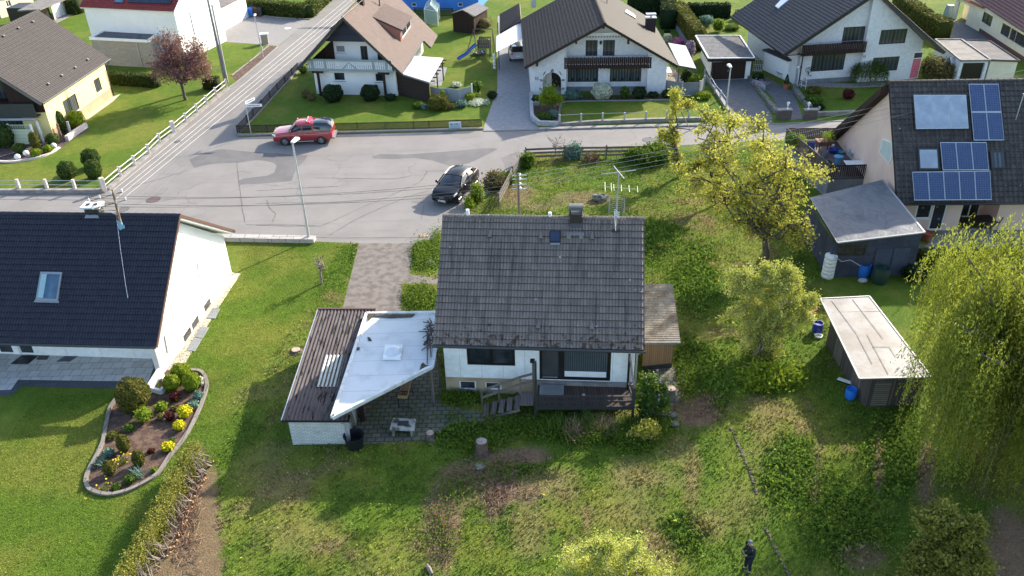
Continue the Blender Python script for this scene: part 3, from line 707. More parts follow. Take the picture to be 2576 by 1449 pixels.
for L in[pc([(1460,600),(1478,760),(1500,930),(1520,1060),(1540,1160)]),pc([(500,820),(740,750),(1072,650)]),C4(1,1,[(0,815),(300,825),(650,825),(850,740),(1000,665),(1300,540),(1640,390),(1690,330),(1720,270),(1990,270)]),C4(1,1,[(740,915),(1000,760),(1200,665),(1500,540),(1790,450)]),C4(1,1,[(0,600),(300,590),(700,590),(1100,580)]),C4(1,1,[(0,470),(500,440),(900,425)]),C4(1,1,[(110,560),(130,640),(200,700),(160,800)]),C4(1,1,[(600,340),(900,345),(1400,350),(1600,310)]),C4(1,1,[(560,940),(1000,945),(1630,940),(1740,930)]),C4(1,1,[(1690,620),(1650,780)]),C4(1,1,[(1560,580),(1800,590)]),pc([(1540,1165),(1900,1165),(2230,1175)]),pc([(0,880),(300,872)])]:
 pts=[]
 for i in range(len(L)-1):
  for t in range(6):pts.append(lerp(Vector((*L[i],0)),Vector((*L[i+1],0)),t/6)+Vector((RS.normal()*.5,RS.normal()*.3,0)))
 g=[at(p.x,p.y)for p in pts];mb=MB()
 for i in range(len(g)-1):
  d=(g[i+1]-g[i]).normalized();q=Vector((-d.y,d.x,0))*(.012+.018*RS.rand());mb.poly([g[i]-q,g[i+1]-q,g[i+1]+q,g[i]+q][::1]);mb.v[-4:]=[(a[0],a[1],.0125)for a in mb.v[-4:]]
 struct('road_seam',mb,G['tar'])
_m=MB();_r=np.random.RandomState(44)
for _k in range(26):
 px_,py_=[(560+600*_r.rand(),380+200*_r.rand()),(1150+500*_r.rand(),335+40*_r.rand()),(80+400*_r.rand(),500+40*_r.rand())][_k%3]
 if not inpoly(np.array([px_]),np.array([py_]),ROADP)[0]:continue
 p=at(px_,py_);g_=_r.rand()*6.28
 for _j in range(int(6+22*_r.rand())):
  g_+=_r.normal()*.45;q=p+Vector((math.cos(g_),math.sin(g_),0))*(.12+.2*_r.rand());d_=(q-p).normalized();s_=Vector((-d_.y,d_.x,0))*(.004+.009*_r.rand());_m.poly([(a.x,a.y,.013)for a in(p-s_,q-s_,q+s_,p+s_)]);p=q
struct('road_crack',_m,G['tar'])
sheet('driveway',DRIVE,G['gravel'],.006)
sheet('patio',PATIO,G['slab'],.012)
sheet('path',SIDEP,G['slab'],.012)
sheet('paved_driveway',[(1252,40),(1251,225),(1217,320),(1217,329),(1357,324),(1340,305),(1337,235),(1345,60)],G['paver'],.008)
sheet('garage_forecourt',[(1783,196),(1885,192),(1905,235),(1940,280),(1944,311),(1850,313),(1826,270)],G['paver3'],.008)
sheet('pale_driveway',[(515,116),(533,103),(644,111),(699,116),(782,49),(663,36),(610,40)],G['paver2'],.008)
sheet('planting_strip',[(583,191),(644,143),(676,116),(699,116),(644,166),(595,206)],G['mulch'],.008)
sheet('garden_path',[(1885,190),(1930,196),(1998,232),(2020,300),(1962,303),(1948,250),(1900,205)],G['paver3'],.010)
sheet('forecourt',[(2390,95),(2400,50),(2480,60),(2500,80),(2700,180),(2700,190),(2480,110)],G['paver3'],.008)
sheet('terrace',[(2370,566),(2430,572),(2620,580),(2620,620),(2480,626),(2330,620)],G['paver2'],.012)
sheet('path',[(1080,215),(1110,216),(1125,170),(1100,168)],G['paver'],.01)
sheet('garden_terrace',[(1530,240),(1700,230),(1720,200),(1690,168),(1640,168)],G['paver2'],.01)
def kerb(P,h=.12,wd=.14,mt=None,name='kerb',conv=True,off=0):
 g=[at(*p)for p in P]if conv else P;mb=MB();n=len(g)
 nr=[]
 for i in range(n):
  d=(g[min(i+1,n-1)]-g[max(i-1,0)]);d.z=0;d.normalize();nr.append(Vector((-d.y,d.x,0)))
 for i in range(n-1):
  a,b=g[i]+nr[i]*off,g[i+1]+nr[i+1]*off;mb.hexa([a-nr[i]*wd/2,b-nr[i+1]*wd/2,b+nr[i+1]*wd/2,a+nr[i]*wd/2],[a-nr[i]*wd/2+Vector((0,0,h)),b-nr[i+1]*wd/2+Vector((0,0,h)),b+nr[i+1]*wd/2+Vector((0,0,h)),a+nr[i]*wd/2+Vector((0,0,h))])
 return struct(name,mb,mt or G['kerb'])
def smooth_px(P,n=6,closed=False):
 out=[];m=len(P)
 for i in range(m-(0 if closed else 1)):
  p0,p1,p2,p3=(P[(i-1)%m]if closed or i>0 else P[0]),P[i],P[(i+1)%m],(P[(i+2)%m]if closed or i+2<m else P[-1])
  for k in range(n):
   t=k/n;out.append(tuple(.5*((2*p1[j])+(-p0[j]+p2[j])*t+(2*p0[j]-5*p1[j]+4*p2[j]-p3[j])*t*t+(-p0[j]+3*p1[j]-3*p2[j]+p3[j])*t**3)for j in(0,1)))
 if not closed:out.append(tuple(P[-1]))
 return out
kerb([(-300,486),(262,484)],.28,.35,G['concrete'])
kerb([(270,478),(575,222)],.15,.4,G['concrete'])
kerb([(575,223),(600,205),(644,168),(700,118)],.12)
kerb([(583,191),(644,143),(676,116)],.1,.1)
kerb([(599,342),(1216,325)],.14,.3,G['kerb'])
kerb([(599,342),(604,330),(754,174)],.14,.3,G['kerb'])
kerb([(1216,330),(1288,329),(1358,327)],.06)
kerb([(1356,326),(1500,322),(1763,315)],.12,.5,G['concrete'])
kerb([(1763,315),(1932,313),(2160,303)],.05)
kerb([(780,50),(700,45),(640,38)],.12)
kerb([(560,603),(680,606),(793,608)],.32,.55,m_brick('kerb_slabs',(.40,.37,.35),(.34,.32,.30),(.14,.12,.11),.95,5.,.02),'retaining_wall')
BED=[(410,935),(470,934),(500,935),(514,945),(521,965),(516,995),(495,1048),(465,1103),(425,1154),(395,1196),(350,1224),(310,1240),(270,1246),(232,1236),(218,1219),(221,1194),(237,1160),(258,1119),(265,1086),(270,1062),(278,1028),(299,999),(340,985),(395,985)]
bs=smooth_px(BED,5,True)
sheet('flower_bed',bs,G['mulch'],.02)
kerb(smooth_px(BED[1:22],6),.13,.17,m_brick('bed_edging',(.24,.215,.185),(.19,.17,.145),(.09,.08,.07),.5,2.,.02),'bed_edging')
BED2=[(222,328),(200,342),(170,360),(150,376),(100,397),(60,405),(20,409),(-60,405),(-60,320),(100,330),(180,300),(215,320)]
sheet('shrub_bed',smooth_px(BED2,4,True),G['mulchd'],.02)
kerb(smooth_px([(150,373),(128,386),(100,397),(60,405),(20,409),(-60,405)],5),.15,.22,G['pinkpost'],'bed_edging')
kerb([(218,321),(190,340),(170,355)],.45,.3,G['pinkpost'],'low_wall')
sheet('flower_bed',[(1338,241),(1480,244),(1700,238),(1740,250),(1690,252),(1640,254),(1560,253),(1440,256),(1412,262),(1405,290),(1400,312),(1345,306)],G['mulch'],.015)
kerb(smooth_px([(1406,312),(1407,285),(1411,264),(1425,257),(1480,255),(1600,254),(1690,252)],5),.1,.16,G['kerb'],'bed_edging')
kerb([(1336,241),(1336,262),(1339,300),(1356,315),(1405,317)],.4,.3,G['stonew'],'planter_wall')
kerb([(1337,266),(1375,262)],.35,.25,G['stonew'],'planter_wall')
kerb([(1403,318),(1500,311),(1640,306),(1760,303),(1790,301)],.3,.3,G['concrete'],'low_wall')
sheet('pebble_strip',[(583,686),(606,689),(540,790),(493,868),(462,922),(446,924),(408,948)],G['grit'],.015)
sheet('slate_border',[(-60,1003),(0,997),(28,995),(55,972),(300,978),(390,983),(398,962),(392,925),(384,900),(370,903),(-60,955)],G['slate'],.014)
sheet('terrace',[(-60,885),(0,890),(384,903),(387,925),(371,965),(300,960),(46,956),(28,981),(-60,985)],G['terrace'],.02)
sheet('pebble_strip',[(205,303),(285,243),(304,236),(285,255),(222,300)],G['grit'],.01)
sheet('parking',[(110,60),(175,33),(196,32),(150,55),(125,66)],G['paver2'],.01)
def stones(P,n,r,mt,label,cat='edging',name='stone_edging'):
 g=[at(*p)for p in P];mb=MB();L=[0]
 for i in range(len(g)-1):L.append(L[-1]+(g[i+1]-g[i]).length)
 for k in range(n):
  s_=L[-1]*k/n;i=max(j for j in range(len(g))if L[j]<=s_);i=min(i,len(g)-2)
  p=lerp(g[i],g[i+1],(s_-L[i])/(L[i+1]-L[i]));rr=r*(.6+.8*RS.rand());mb.ball((p.x+RS.normal()*r*.3,p.y+RS.normal()*r*.3,rr*.25),rr*1.2,rr,rr*.45,7,5)
 o=mb.build(name,mt,None);return tag(o,label,cat)
stones([(1838,1078),(1862,1130),(1885,1180),(1905,1245)],70,.055,G['bark'],'row of mossy edging stones in the meadow right of the wood chip heap','stone edging')
stones([(1925,1330),(1950,1380),(1975,1430),(1990,1460)],40,.055,G['bark'],'broken stone edging in the grass right of the standing person','stone edging')
def make_tufts():
 N=NB('grass_blades');a=N.attr('col');N.fin(a,.7,.15)
 tl=N.n('ShaderNodeBsdfTranslucent',{'Color':a});mx=N.n('ShaderNodeMixShader',{0:.35,1:N.b.outputs[0],2:tl.outputs[0]});N.t.links.new(mx.outputs[0],N.out.inputs[0])
 rs=np.random.RandomState(11)
 def scat(n,x0,x1,y0,y1,cond,size,name,hmul=1.0,fac=1.35,bend=.5):
  X=x0+(x1-x0)*rs.rand(n);Y=y0+(y1-y0)*rs.rand(n);px,py=np_px(X,Y)
  keep=(px>-60)&(px<2640)&(py>-40)&(py<1520)
  for Pn in(ROADP,DRIVE,PATIO,SIDEP,BED,BED2,HOUSES_OUT):keep&=~inpoly(px,py,Pn)
  X,Y,px,py=X[keep],Y[keep],px[keep],py[keep];col,mea,so_,lu=gcolor(X,Y);keep=cond(px,py,mea,so_,lu,X,Y)
  X,Y,col,lu,so_=X[keep],Y[keep],col[keep],lu[keep],so_[keep];m=len(X)
  g=rs.rand(m)*2*math.pi;s=size*(.5+rs.rand(m))*(1+.7*lu);tilt=bend*(rs.rand(m)+.3)
  dr=np.stack([np.cos(g),np.sin(g),np.zeros(m)],1);sd=np.stack([-dr[:,1],dr[:,0],dr[:,2]],1)*(s*.28)[:,None]
  P0=np.stack([X,Y,np.zeros(m)],1);up=np.array([0,0,1.])
  mid=P0+up*(s*.6*hmul)[:,None]+dr*(s*tilt*.4)[:,None];tip=P0+up*(s*.85*hmul)[:,None]+dr*(s*tilt*1.1)[:,None]
  Vt=np.stack([P0,mid-sd,tip,mid+sd],1).reshape(-1,3);v=(.45+1.1*rs.rand(m))[:,None]
  cc=col*fac*v;cc=np.clip(cc,0,1);yl=(rs.rand(m)<.15)[:,None];cc=np.where(yl,cc*np.array([1.5,1.25,.9]),cc)
  o=np_obj(name,Vt,np.arange(4*m).reshape(m,4),N.m,None,None,cc);return tag(o,kind='stuff')
 n2=lambda X,Y:fbm(X+50,Y+9,.8,8,4)
 scat(420000,-24,34,19,66,lambda px,py,mea,so_,lu,X,Y:mea&(rs.rand(len(px))<(1-.75*so_)*(.35+1.2*np.clip(n2(X,Y)-.3,0,1)+.5*lu)),.10,'meadow_grass')
 scat(90000,-24,34,19,66,lambda px,py,mea,so_,lu,X,Y:mea&(rs.rand(len(px))<np.clip((fbm(X,Y,.5,21,3)-.5)*6,0,1)*(1-so_)+.22*lu),.115,'meadow_weeds',.8,1.4,.9)
 scat(300000,-24,-2,20,56,lambda px,py,mea,so_,lu,X,Y:~mea&~inpoly(px,py,HSTRIP)&(px<1100)&~inpoly(px,py,[(-60,480),(620,600),(600,690),(408,948),(398,985),(-60,1000)]),.045,'lawn_grass',1,1.5)
make_tufts()
class Frm:
 def __init__(s,X,Y,yaw):s.o=Vector((X,Y,0));a=rad(yaw);s.u=Vector((math.cos(a),math.sin(a),0));s.v=Vector((-math.sin(a),math.cos(a),0));s.yaw=a
 def p(s,u,v,z=0.0):return s.o+s.u*u+s.v*v+Vector((0,0,z))
Z=Vector((0,0,1))
def ppick(x,y,P0,n,up=0.0):
 return hit(x,y,Vector(P0)+n*up,n)
def rplane(E0,E1,R0):
 n=(Vector(E1)-Vector(E0)).cross(Vector(R0)-Vector(E0)).normalized();return n if n.z>0 else-n
def roof2(parent,E0,E1,R1,R0,F0,F1,mt,um,far_tiles=False,tw=.3,th=.34,sub=4,style='roll',wave=.018,ridgecap=True,t=.14,step=.03,name='roof'):
 mb=MB();n=tile_plane(mb,E0,E1,R1,R0,tw,th,step,wave,sub,style)
 tile_plane(mb,F1,F0,R0,R1,tw,th,step,wave,sub if far_tiles else 2,style)
 if ridgecap:ridge(mb,R0,R1)
 r=mb.build(name,mt,parent)
 m2=MB();under(m2,[E0,E1,R1,R0],t);under(m2,[F1,F0,R0,R1],t);m2.build('barge_board',um,parent)
 return n,r
def plate(mb,P0,a,b,n,h):return mb.slab([P0,P0+a,P0+a+b,P0+b],n*h)
def roof_quad(mb,pts,n,h0,h1):
 P_=[Vector(p)+n*h0 for p in pts];return mb.slab(P_,n*(h1-h0))
def vent_tile(parent,p,n,dn,mt):
 """small cone-like ventilation tile; dn = downslope dir"""
 sd=n.cross(dn).normalized();a=p+dn*.22;b=p-dn*.2
 MB().hexa([a-sd*.12,a+sd*.12,b+sd*.02,b-sd*.02],[a-sd*.09+n*.16,a+sd*.09+n*.16,b+sd*.02+n*.03,b-sd*.02+n*.03]).build('vent_tile',mt,parent)
def number(parent,W,s,z,txt,h,o=.012,mt=None):
 segs={'5':['a','f','g','c','d'],'9':['a','b','f','g','c','d'],'7':['a','b','c']}
 mb=MB();w_=h*.5;t=h*.14
 for i,ch in enumerate(txt):
  x=s+i*w_*1.5;bx={'a':(0,w_,h-t,h),'g':(0,w_,h/2-t/2,h/2+t/2),'d':(0,w_,0,t),'f':(0,t,h/2,h),'b':(w_-t,w_,h/2,h),'c':(w_-t,w_,0,h/2),'e':(0,t,0,h/2)}
  for q in segs[ch]:
   a,b,c0,c1=bx[q];wbox(mb,W,x+a,x+b,z+c0,z+c1,0.001,o+.001*'abcdefg'.index(q))
 return mb.build('house_number',mt or G['anth'],parent)
A=Frm(-3.80,33.03,-5.43);AL,AS,AE,AR=9.89,9.98,3.26,7.56
hA=root('main_house','brown tiled house with white front panels and black framed patio window above a wooden deck','house',A.p(AL/2,AS/2))
E0,E1,R0,R1=A.p(0,0,AE),A.p(AL,0,AE),A.p(0,AS/2,AR),A.p(AL,AS/2,AR);F0,F1=A.p(0,AS,AE),A.p(AL,AS,AE)
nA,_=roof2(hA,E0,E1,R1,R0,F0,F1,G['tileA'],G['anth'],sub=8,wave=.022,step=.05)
dnA=(E0-R0).normalized()
gutter(hA,A.p(-.05,-.07,AE-.06),A.p(AL+.05,-.07,AE-.06),G['anth'])
WA=Wall(A.p(.38,.5),A.p(AL-.38,.5));WAz=.98
rw=WA.crect(2,1,2115,588,2115+0,770);a0=WA.pick(1173,873)[0];a1=WA.pick(1295,873)[0];z0=WA.pick(1173.5,917.5)[1];z1=3.02
d0=WA.pick(1357,920)[0];d1=WA.pick(1410,920)[0];d2=WA.pick(1536.5,920)[0]
wn_a=(a0,a1,z0,z1);wn_b=(d0,d2,1.02,3.02)
mb=wface(MB(),WA,[(0,WAz),(WA.L,WAz),(WA.L,3.2),(0,3.2)],[wn_a,wn_b],.12)
mb.build('front_panelling',G['panel'],hA)
mb=MB();base=WA.off(-.07);b1=base.rect(*c(2,1,2040,932),*c(2,1,2215,1025));b2=base.rect(*c(2,1,2300,945),*c(2,1,2470,1025))
wface(mb,base,[(0,0),(WA.L,0),(WA.L,WAz),(0,WAz)],[b1,b2],.12).build('plinth',G['sandp'],hA)
MB().poly([WA.pt(0,WAz),WA.pt(WA.L,WAz),WA.pt(WA.L,WAz,-.1),WA.pt(0,WAz,-.1)]).build('panel_edge',G['greyf'],hA)
for b in(b1,b2):window(hA,base,b,G['whitef'],G['glass'],1,sill=G['concrete'])
window(hA,WA,wn_a,G['blackw'],G['glass'],2,fw=.11,o=-.08,splits=[WA.pick(1235.7,900)[0]])
mbb=MB();wbox(mbb,WA,WA.pick(1238,880)[0]+.05,a1-.05,z1-.12,z1-.04,-.05,.01);mbb.build('roller_blind_box',G['whitef'],hA)
f=window(hA,WA,(d0,d1+.02,1.02,3.02),G['blackw'],m_glass('fly_screen',(.03,.032,.035),(.05,.052,.055),rough=.6),1,fw=.12,o=-.06,name='patio_door')
m=MB();wbox(m,WA,d0+.14,d1-.14,1.14,1.19,.0,.02);m.build('door_sill',G['zinc'],f)
f=window(hA,WA,(d1+.02,d2,1.02,3.02),G['blackw'],m_glass('window_glass',(.045,.055,.06),(.10,.12,.13),60.,.1),1,fw=.16,o=-.06,name='patio_window')
m=MB();wbox(m,WA,d1+.2,d2-.2,1.20,1.52,-.05,-.03);m.build('white_shelf',G['whitef'],f)
m=MB();wbox(m,WA,d0-.05,WA.L,.70,.96,-.05,.16);m.build('door_step',G['concrete'],hA)
mb=MB()
for Wq in(Wall(A.p(AL-.38,.5),A.p(AL-.38,AS-.5)),Wall(A.p(.38,AS-.5),A.p(.38,.5))):
 h=AR-.25;L=Wq.L;e=AE-.02+(.5)*(AR-AE)/(AS/2)-.2
 wface(mb,Wq,[(0,0),(L,0),(L,e),(L/2,h-.1),(0,e)])
wface(mb,Wall(A.p(AL-.38,AS-.5),A.p(.38,AS-.5)),[(0,0),(AL-.76,0),(AL-.76,3.4),(0,3.4)])
mb.build('wall',G['white'],hA)
cb=ppick(*c(1,2,640,818),E0,nA,.0)
ch=root('chimney_tmp',None,None)
bpy.data.objects.remove(ch)
def chim(parent,ctr,w,d,z0,z1,yaw,mt,cap,capmt,capw=.1):
 m=MB().ob((ctr.x,ctr.y,z0),w,d,z1-z0,yaw).build('chimney',mt,parent)
 return m
cc_=cb+A.v*.32;ctop=hit(*c(1,2,640,690),cc_,A.v).z
chimA=MB().ob((cc_.x,cc_.y,cb.z-.3),.58,.58,ctop-cb.z+.3,A.yaw).build('chimney',paint('dark_stack',(.035,.025,.022),.6),hA)
m=MB();m.ob((cc_.x,cc_.y,ctop),.66,.66,.06,A.yaw)
for q in(-.27,.27):m.ob(tuple(cc_+A.u*q+Z*(ctop-cc_.z+.06)),.06,.5,.22,A.yaw)
m.build('chimney_crown',G['anth'],chimA)
hood=MB();ax=A.u*.34;pts=[]
for k in range(9):
 g=math.pi*k/8;pts.append((math.cos(g)*.30,math.sin(g)*.15))
for k in range(8):
 (a,za),(b,zb)=pts[k],pts[k+1];B_=Vector((cc_.x,cc_.y,ctop+.26))
 hood.slab([B_-ax+A.v*a+Z*za,B_+ax+A.v*a+Z*za,B_+ax+A.v*b+Z*zb,B_-ax+A.v*b+Z*zb],(0,0,.03))
hood.build('chimney_hood',paint('hood_sheet',(.07,.08,.08),.5),chimA)
m=MB();roof_quad(m,[ppick(*c(1,2,a,b),E0,nA)for a,b in((582,850),(705,850),(702,795),(585,795))],nA,.02,.05);m.build('flashing',G['dkfelt'],hA)
fr=[ppick(*c(1,2,a,b),E0,nA)for a,b in((380,993),(487,993),(487,880),(380,880))]
sk=MB();roof_quad(sk,fr,nA,0,.09);sk=sk.build('skylight',G['blackw'],hA)
cen=sum(fr,Vector())/4;m=MB();roof_quad(m,[lerp(p,cen,.14)for p in fr],nA,.095,.105);m.build('pane',m_glass('skylight_glass',(.02,.03,.06),(.03,.045,.09)),sk)
m=MB();roof_quad(m,[ppick(*c(1,2,a,b),E0,nA)for a,b in((390,1016),(478,1016),(487,995),(380,995))],nA,.03,.05);m.build('lead_apron',G['greyf'],sk)
st=[ppick(*c(1,2,a,b),E0,nA,.2)for a,b in((550,913),(720,913),(720,893),(550,893))]
m=MB()
for k in range(14):p=lerp(st[0],st[1],k/13);q=lerp(st[3],st[2],k/13);m.tube([p,q],.012,4)
m.tube([st[0],st[1]],.02,5);m.tube([st[3],st[2]],.02,5)
for q in(.12,.85):
 p=lerp(st[0],st[1],q);m.box(p-A.u*.1-Z*.22,A.u*.2,A.v*.1,Z*.2)
m.build('chimney_sweep_step',G['greyf'],hA)
for r_,k_,x_,y_ in((1,2,291,915),(1,2,806,922),(1,1,2352,900),(2,2,265,362),(2,2,803,372)):vent_tile(hA,ppick(*c(r_,k_,x_,y_),E0,nA,.03),nA,dnA,mat('vent_tile_grey',(.17,.155,.145)))
p=R0+A.u*.95*1.0;pr_=hit(*c(1,1,2128,690),R0,A.v);MB().tube([pr_-Z*.2,pr_+Z*.18],.09,8).build('vent_pipe',G['whitef'],hA)
pr_=hit(*c(1,2,382,705),R0,A.v);MB().tube([pr_-Z*.3,pr_+Z*.1],.09,8).build('vent_pipe',G['whitef'],hA)
MB().tube([A.p(AL-.1,.0,AE-.1),A.p(AL-.3,.35,AE-.5),A.p(AL-.3,.4,.3)],.05,8).build('downpipe',G['galv'],hA)
mbase=ppick(*c(1,2,1040,860),E0,nA)
am=root('aerial_mast','tall rooftop aerial mast with three antennas beside the chimney of the brown roof','aerial',mbase)
def mz(x,y):return hit(*c(1,2,x,y),mbase,Vector((0,1,0)))
topm=mz(1073,282);MB().tube([mbase-Z*.1,topm],[.042,.028],8).build('mast',G['aerial'],am)
MB().tube([mz(1030,640)-Z*.2+A.v*.05,mbase+A.v*-.3+Z*.1],.015,5).build('cable',G['whitep'],am)
MB().ob(tuple(mbase-Z*.05),.3,.3,.1,A.yaw).build('roof_boot',G['anth'],am)
m=MB()
for g in(20,110):a=Vector((math.cos(rad(g-8)),math.sin(rad(g-8)),0))*(.85 if g==20 else.75);m.tube([topm-a,topm+a],.022,6)
m.build('cross_dipole',G['aerial'],am)
p0=mz(935,428);p1=mz(1262,455);m=MB();m.tube([p0,p1],.018,6)
for t,hl in((.0,.52),(.19,.46),(.27,.36),(.50,.36),(.74,.36),(1.,.34)):
 p=lerp(p0,p1,t);m.tube([p-A.v*hl,p+A.v*hl],.013,5)
m.build('yagi_antenna',paint('pale_yellow_metal',(.42,.41,.26),.4),am)
g0=mz(1052,590);m=MB()
for sgn in(-1,1):
 a=g0-A.u*.0;b=g0+A.u*sgn*.36+A.v*-.18
 for k in range(9):zz=-.42+k*.105;m.tube([a+Z*zz,b+Z*zz],.009,4)
 m.tube([a-Z*.42,a+Z*.42],.012,5);m.tube([b-Z*.42,b+Z*.42],.012,5)
m.build('grid_reflector',G['aerial'],am)
m=MB()
for k in range(4):zz=-.25-k*.09;m.tube([g0+A.v*-.2+Z*zz+A.u*-.1,g0+A.v*-.35+Z*(zz-.12)+A.u*.14],.02,5)
m.build('dipole',G['whitep'],am)
dkz=WA.pick(*c(2,2,385,918))[1]-.22
D0=A.p(WA.pick(1347,960)[0]+.28,.34);FLp=at(*c(2,2,240,1190),dkz);FRp=at(*c(2,2,1218,1190),dkz);BL=at(*c(2,2,262,975),dkz);BR=at(*c(2,2,1197,985),dkz)
dk=root('wooden_deck','raised dark plank deck with low rails in front of the patio door','deck',V2(FLp))
m=MB();m.slab([FLp-Z*.06,FRp-Z*.06,BR-Z*.06,BL-Z*.06],Z*.06);dfl=m.build('deck_floor',G['deck'],dk)
for P_ in(FLp,FRp,lerp(FLp,FRp,.5)):
 m=MB();m.ob((P_.x,P_.y,0),.12,.12,dkz-.06,A.yaw);m.build('post',G['anth'],dk)
def bar(mb,a,b,w_,h_):
 a,b=Vector(a),Vector(b);d=(b-a).normalized();s_=d.cross(Z).normalized()*w_/2;u_=s_.cross(d).normalized()*h_/2
 return mb.hexa([a-s_-u_,a+s_-u_,a+s_+u_,a-s_+u_],[b-s_-u_,b+s_-u_,b+s_+u_,b-s_+u_])
m=MB();bar(m,FLp+Z*-.03-A.v*.05,FRp-Z*.03-A.v*.05,.05,.2);m.build('fascia',G['anth'],dk)
m=MB();bar(m,FLp+Z*.62,FRp+Z*.62,.1,.05);bar(m,FLp+Z*.3,FRp+Z*.3,.04,.1);m.build('rail',G['anth'],dk)
tp=hit(*c(2,2,232,735),FLp,Vector((0,1,0))).z
m=MB();m.ob((FLp.x,FLp.y,dkz),.11,.11,tp-dkz,A.yaw);m.build('post',G['anth'],dk)
m=MB();m.ob((FRp.x,FRp.y,dkz),.13,.13,1.05,A.yaw);m.build('post',G['anth'],dk)
mp=lerp(FLp,FRp,.49);m=MB();m.ob((mp.x,mp.y,dkz),.10,.10,.68,A.yaw);m.build('post',G['anth'],dk)
m=MB();m.ob((mp.x,mp.y,dkz+.69),.13,.13,.03,A.yaw);m.build('post_cap',G['zinc'],dk)
rt=WA.pt(WA.L-.28,2.75,.2);m=MB();bar(m,FRp+Z*1.1,rt,.08,.08);m.build('side_rail',G['oldwoodh'],dk)
m=MB();m.ob(tuple(WA.pt(WA.L-.28,dkz,.2)),.10,.10,2.0,A.yaw);m.build('post',G['blackw'],dk)
m=MB();bar(m,FRp+Z*.3,WA.pt(WA.L-.28,dkz+.35,.2),.05,.14);m.build('side_rail',G['anth'],dk)
ptl=WA.pt(WA.pick(1343,930)[0],dkz,.6);m=MB();m.ob(tuple(ptl),.09,.09,1.75,A.yaw);m.build('post',G['oldwood'],dk)
for q in(1.7,.5):
 m=MB();m.ob(tuple(ptl+Z*q-A.u*.02-A.v*.03),.22,.16,.16,A.yaw)
 if q==1.7:m.build('wall_lamp',G['black'],dk)
dm=MB();p=WA.pt(d0+.62,dkz+.01,.62);dm.ob(tuple(p),1.15,.62,.14,A.yaw);tag(dm.build('door_step_mat',G['zinc']),'grey slatted metal step on the deck below the patio door','doorstep')
sts=root('wooden_stairs','wooden stairs with slanting handrail leading down left from the deck','stairs',V2(ptl))
l0=at(*c(2,2,215,1172),dkz-.08);l1=at(*c(2,2,80,1172),dkz-.08);wv=A.v*.98
m=MB();m.slab([l0-Z*.05,l0-Z*.05+wv,l1-Z*.05+wv,l1-Z*.05],Z*.05);m.build('landing',G['deck2'],sts)
ud=(l1-l0).normalized();ns=5;run_=.38;rise=(dkz-.08)/(ns+.6)
for k in range(ns):
 p=l1+ud*(run_*k+.02)-Z*(rise*(k+1));m=MB();m.slab([p-A.v*.1-Z*.05,p-A.v*.1-Z*.05+wv,p+ud*.25-A.v*.1+wv-Z*.05,p+ud*.25-A.v*.1-Z*.05],Z*.05);m.build('tread',G['deck2'],sts)
for q in(-.1,.9):
 m=MB();bar(m,l1+A.v*q-Z*.22,l1+A.v*q+ud*(run_*ns)-Z*(rise*ns+.28),.05,.12);m.build('stringer',G['oldwoodh'],sts)
hr0=ptl+Z*1.0;hb0=ptl+Z*.55;e1=Vector((l1.x,l1.y,dkz+.9))+wv*.9;e2=at(*c(2,1,2335,1020),1.0)
e2=e1+ud*1.95-Z*.85
for dz in(0,-.42):
 m=MB();bar(m,hr0+Z*dz,e1+Z*dz,.05,.11);bar(m,e1+Z*dz,e2+Z*dz,.05,.11);m.build('handrail',G['oldwoodh'],sts)
for t in(.02,.98,.55):
 p=lerp(e1,e2,t);m=MB();m.ob((p.x,p.y,0),.08,.08,p.z,A.yaw);m.build('post',G['oldwood'],sts)
Ls=Frm(6.56,34.92,-3.69)
ls=root('lean_to_shed','tan boarded lean-to shed with mossy corrugated roof against the right side of the brown house','shed',Ls.p(1,2))
a,b,c_,d_=at(1622,861,1.95),at(1712,861,1.75),at(1692,714,2.0),at(1600,714,2.25)
def corr(mb,E0,E1,R1,R0,pitch,amp,axis='v',sub=6):
 """corrugation ribs run E->R when axis 'v'"""
 E0,E1,R1,R0=map(Vector,(E0,E1,R1,R0));n=(E1-E0).cross(R0-E0).normalized();n=n if n.z>0 else-n
 if axis=='u':E0,E1,R1,R0=E1,R1,R0,E0
 L=(E1-E0).length;nn=int(L/pitch)*sub;H_=(R0-E0).length;i0=len(mb.v)
 for lv in(0,1):
  for i in range(nn+1):
   t=i/nn;p=lerp(lerp(E0,E1,t),lerp(R0,R1,t),lv)+n*amp*math.sin(t*nn/sub*2*math.pi);mb.v.append(tuple(p))
 for i in range(nn):
  mb.f.append((i0+i,i0+i+1,i0+nn+1+i+1,i0+nn+1+i));u0=L*i/nn;u1=L*(i+1)/nn;mb.uv.append([(u0,0),(u1,0),(u1,H_),(u0,H_)])
 return n
m=MB();corr(m,a,b,c_,d_,.15,.022,'u');m.build('roof',G['corr2'],ls)
m=MB();m.slab([a-Z*.1,b-Z*.1,c_-Z*.1,d_-Z*.1],Z*.05);m.build('roof_frame',G['whitef'],ls)
m=MB();bar(m,a-Z*.06,b-Z*.06,.04,.12);m.build('gutter',G['greyf'],ls)
e0=Vector((a.x,a.y+.25,0));e1_=Vector((b.x-.28,b.y+.25,0));e2_=Vector((c_.x-.3,c_.y-.2,0));m=MB()
Wl=Wall(e0,e1_);wface(m,Wl,[(0,0.25),(Wl.L,.25),(Wl.L,1.66),(0,1.8)]);Wl=Wall(e1_,e2_);wface(m,Wl,[(0,.1),(Wl.L,.1),(Wl.L,1.9),(0,1.66)]);m.build('wall',G['tanwood'],ls)
m=MB();Wl=Wall(e0,e1_);wface(m,Wl.off(.02),[(0,0),(Wl.L,0),(Wl.L,.3),(0,.3)]);m.build('plinth',G['anth'],ls)
Kf=Frm(-10.55,29.70,-1.94);zf,zb=1.68,2.24
q0,q1,q2,q3=at(708,1057,zf),at(879,1057,zf),at(945,778,zb),at(800,777,zb)
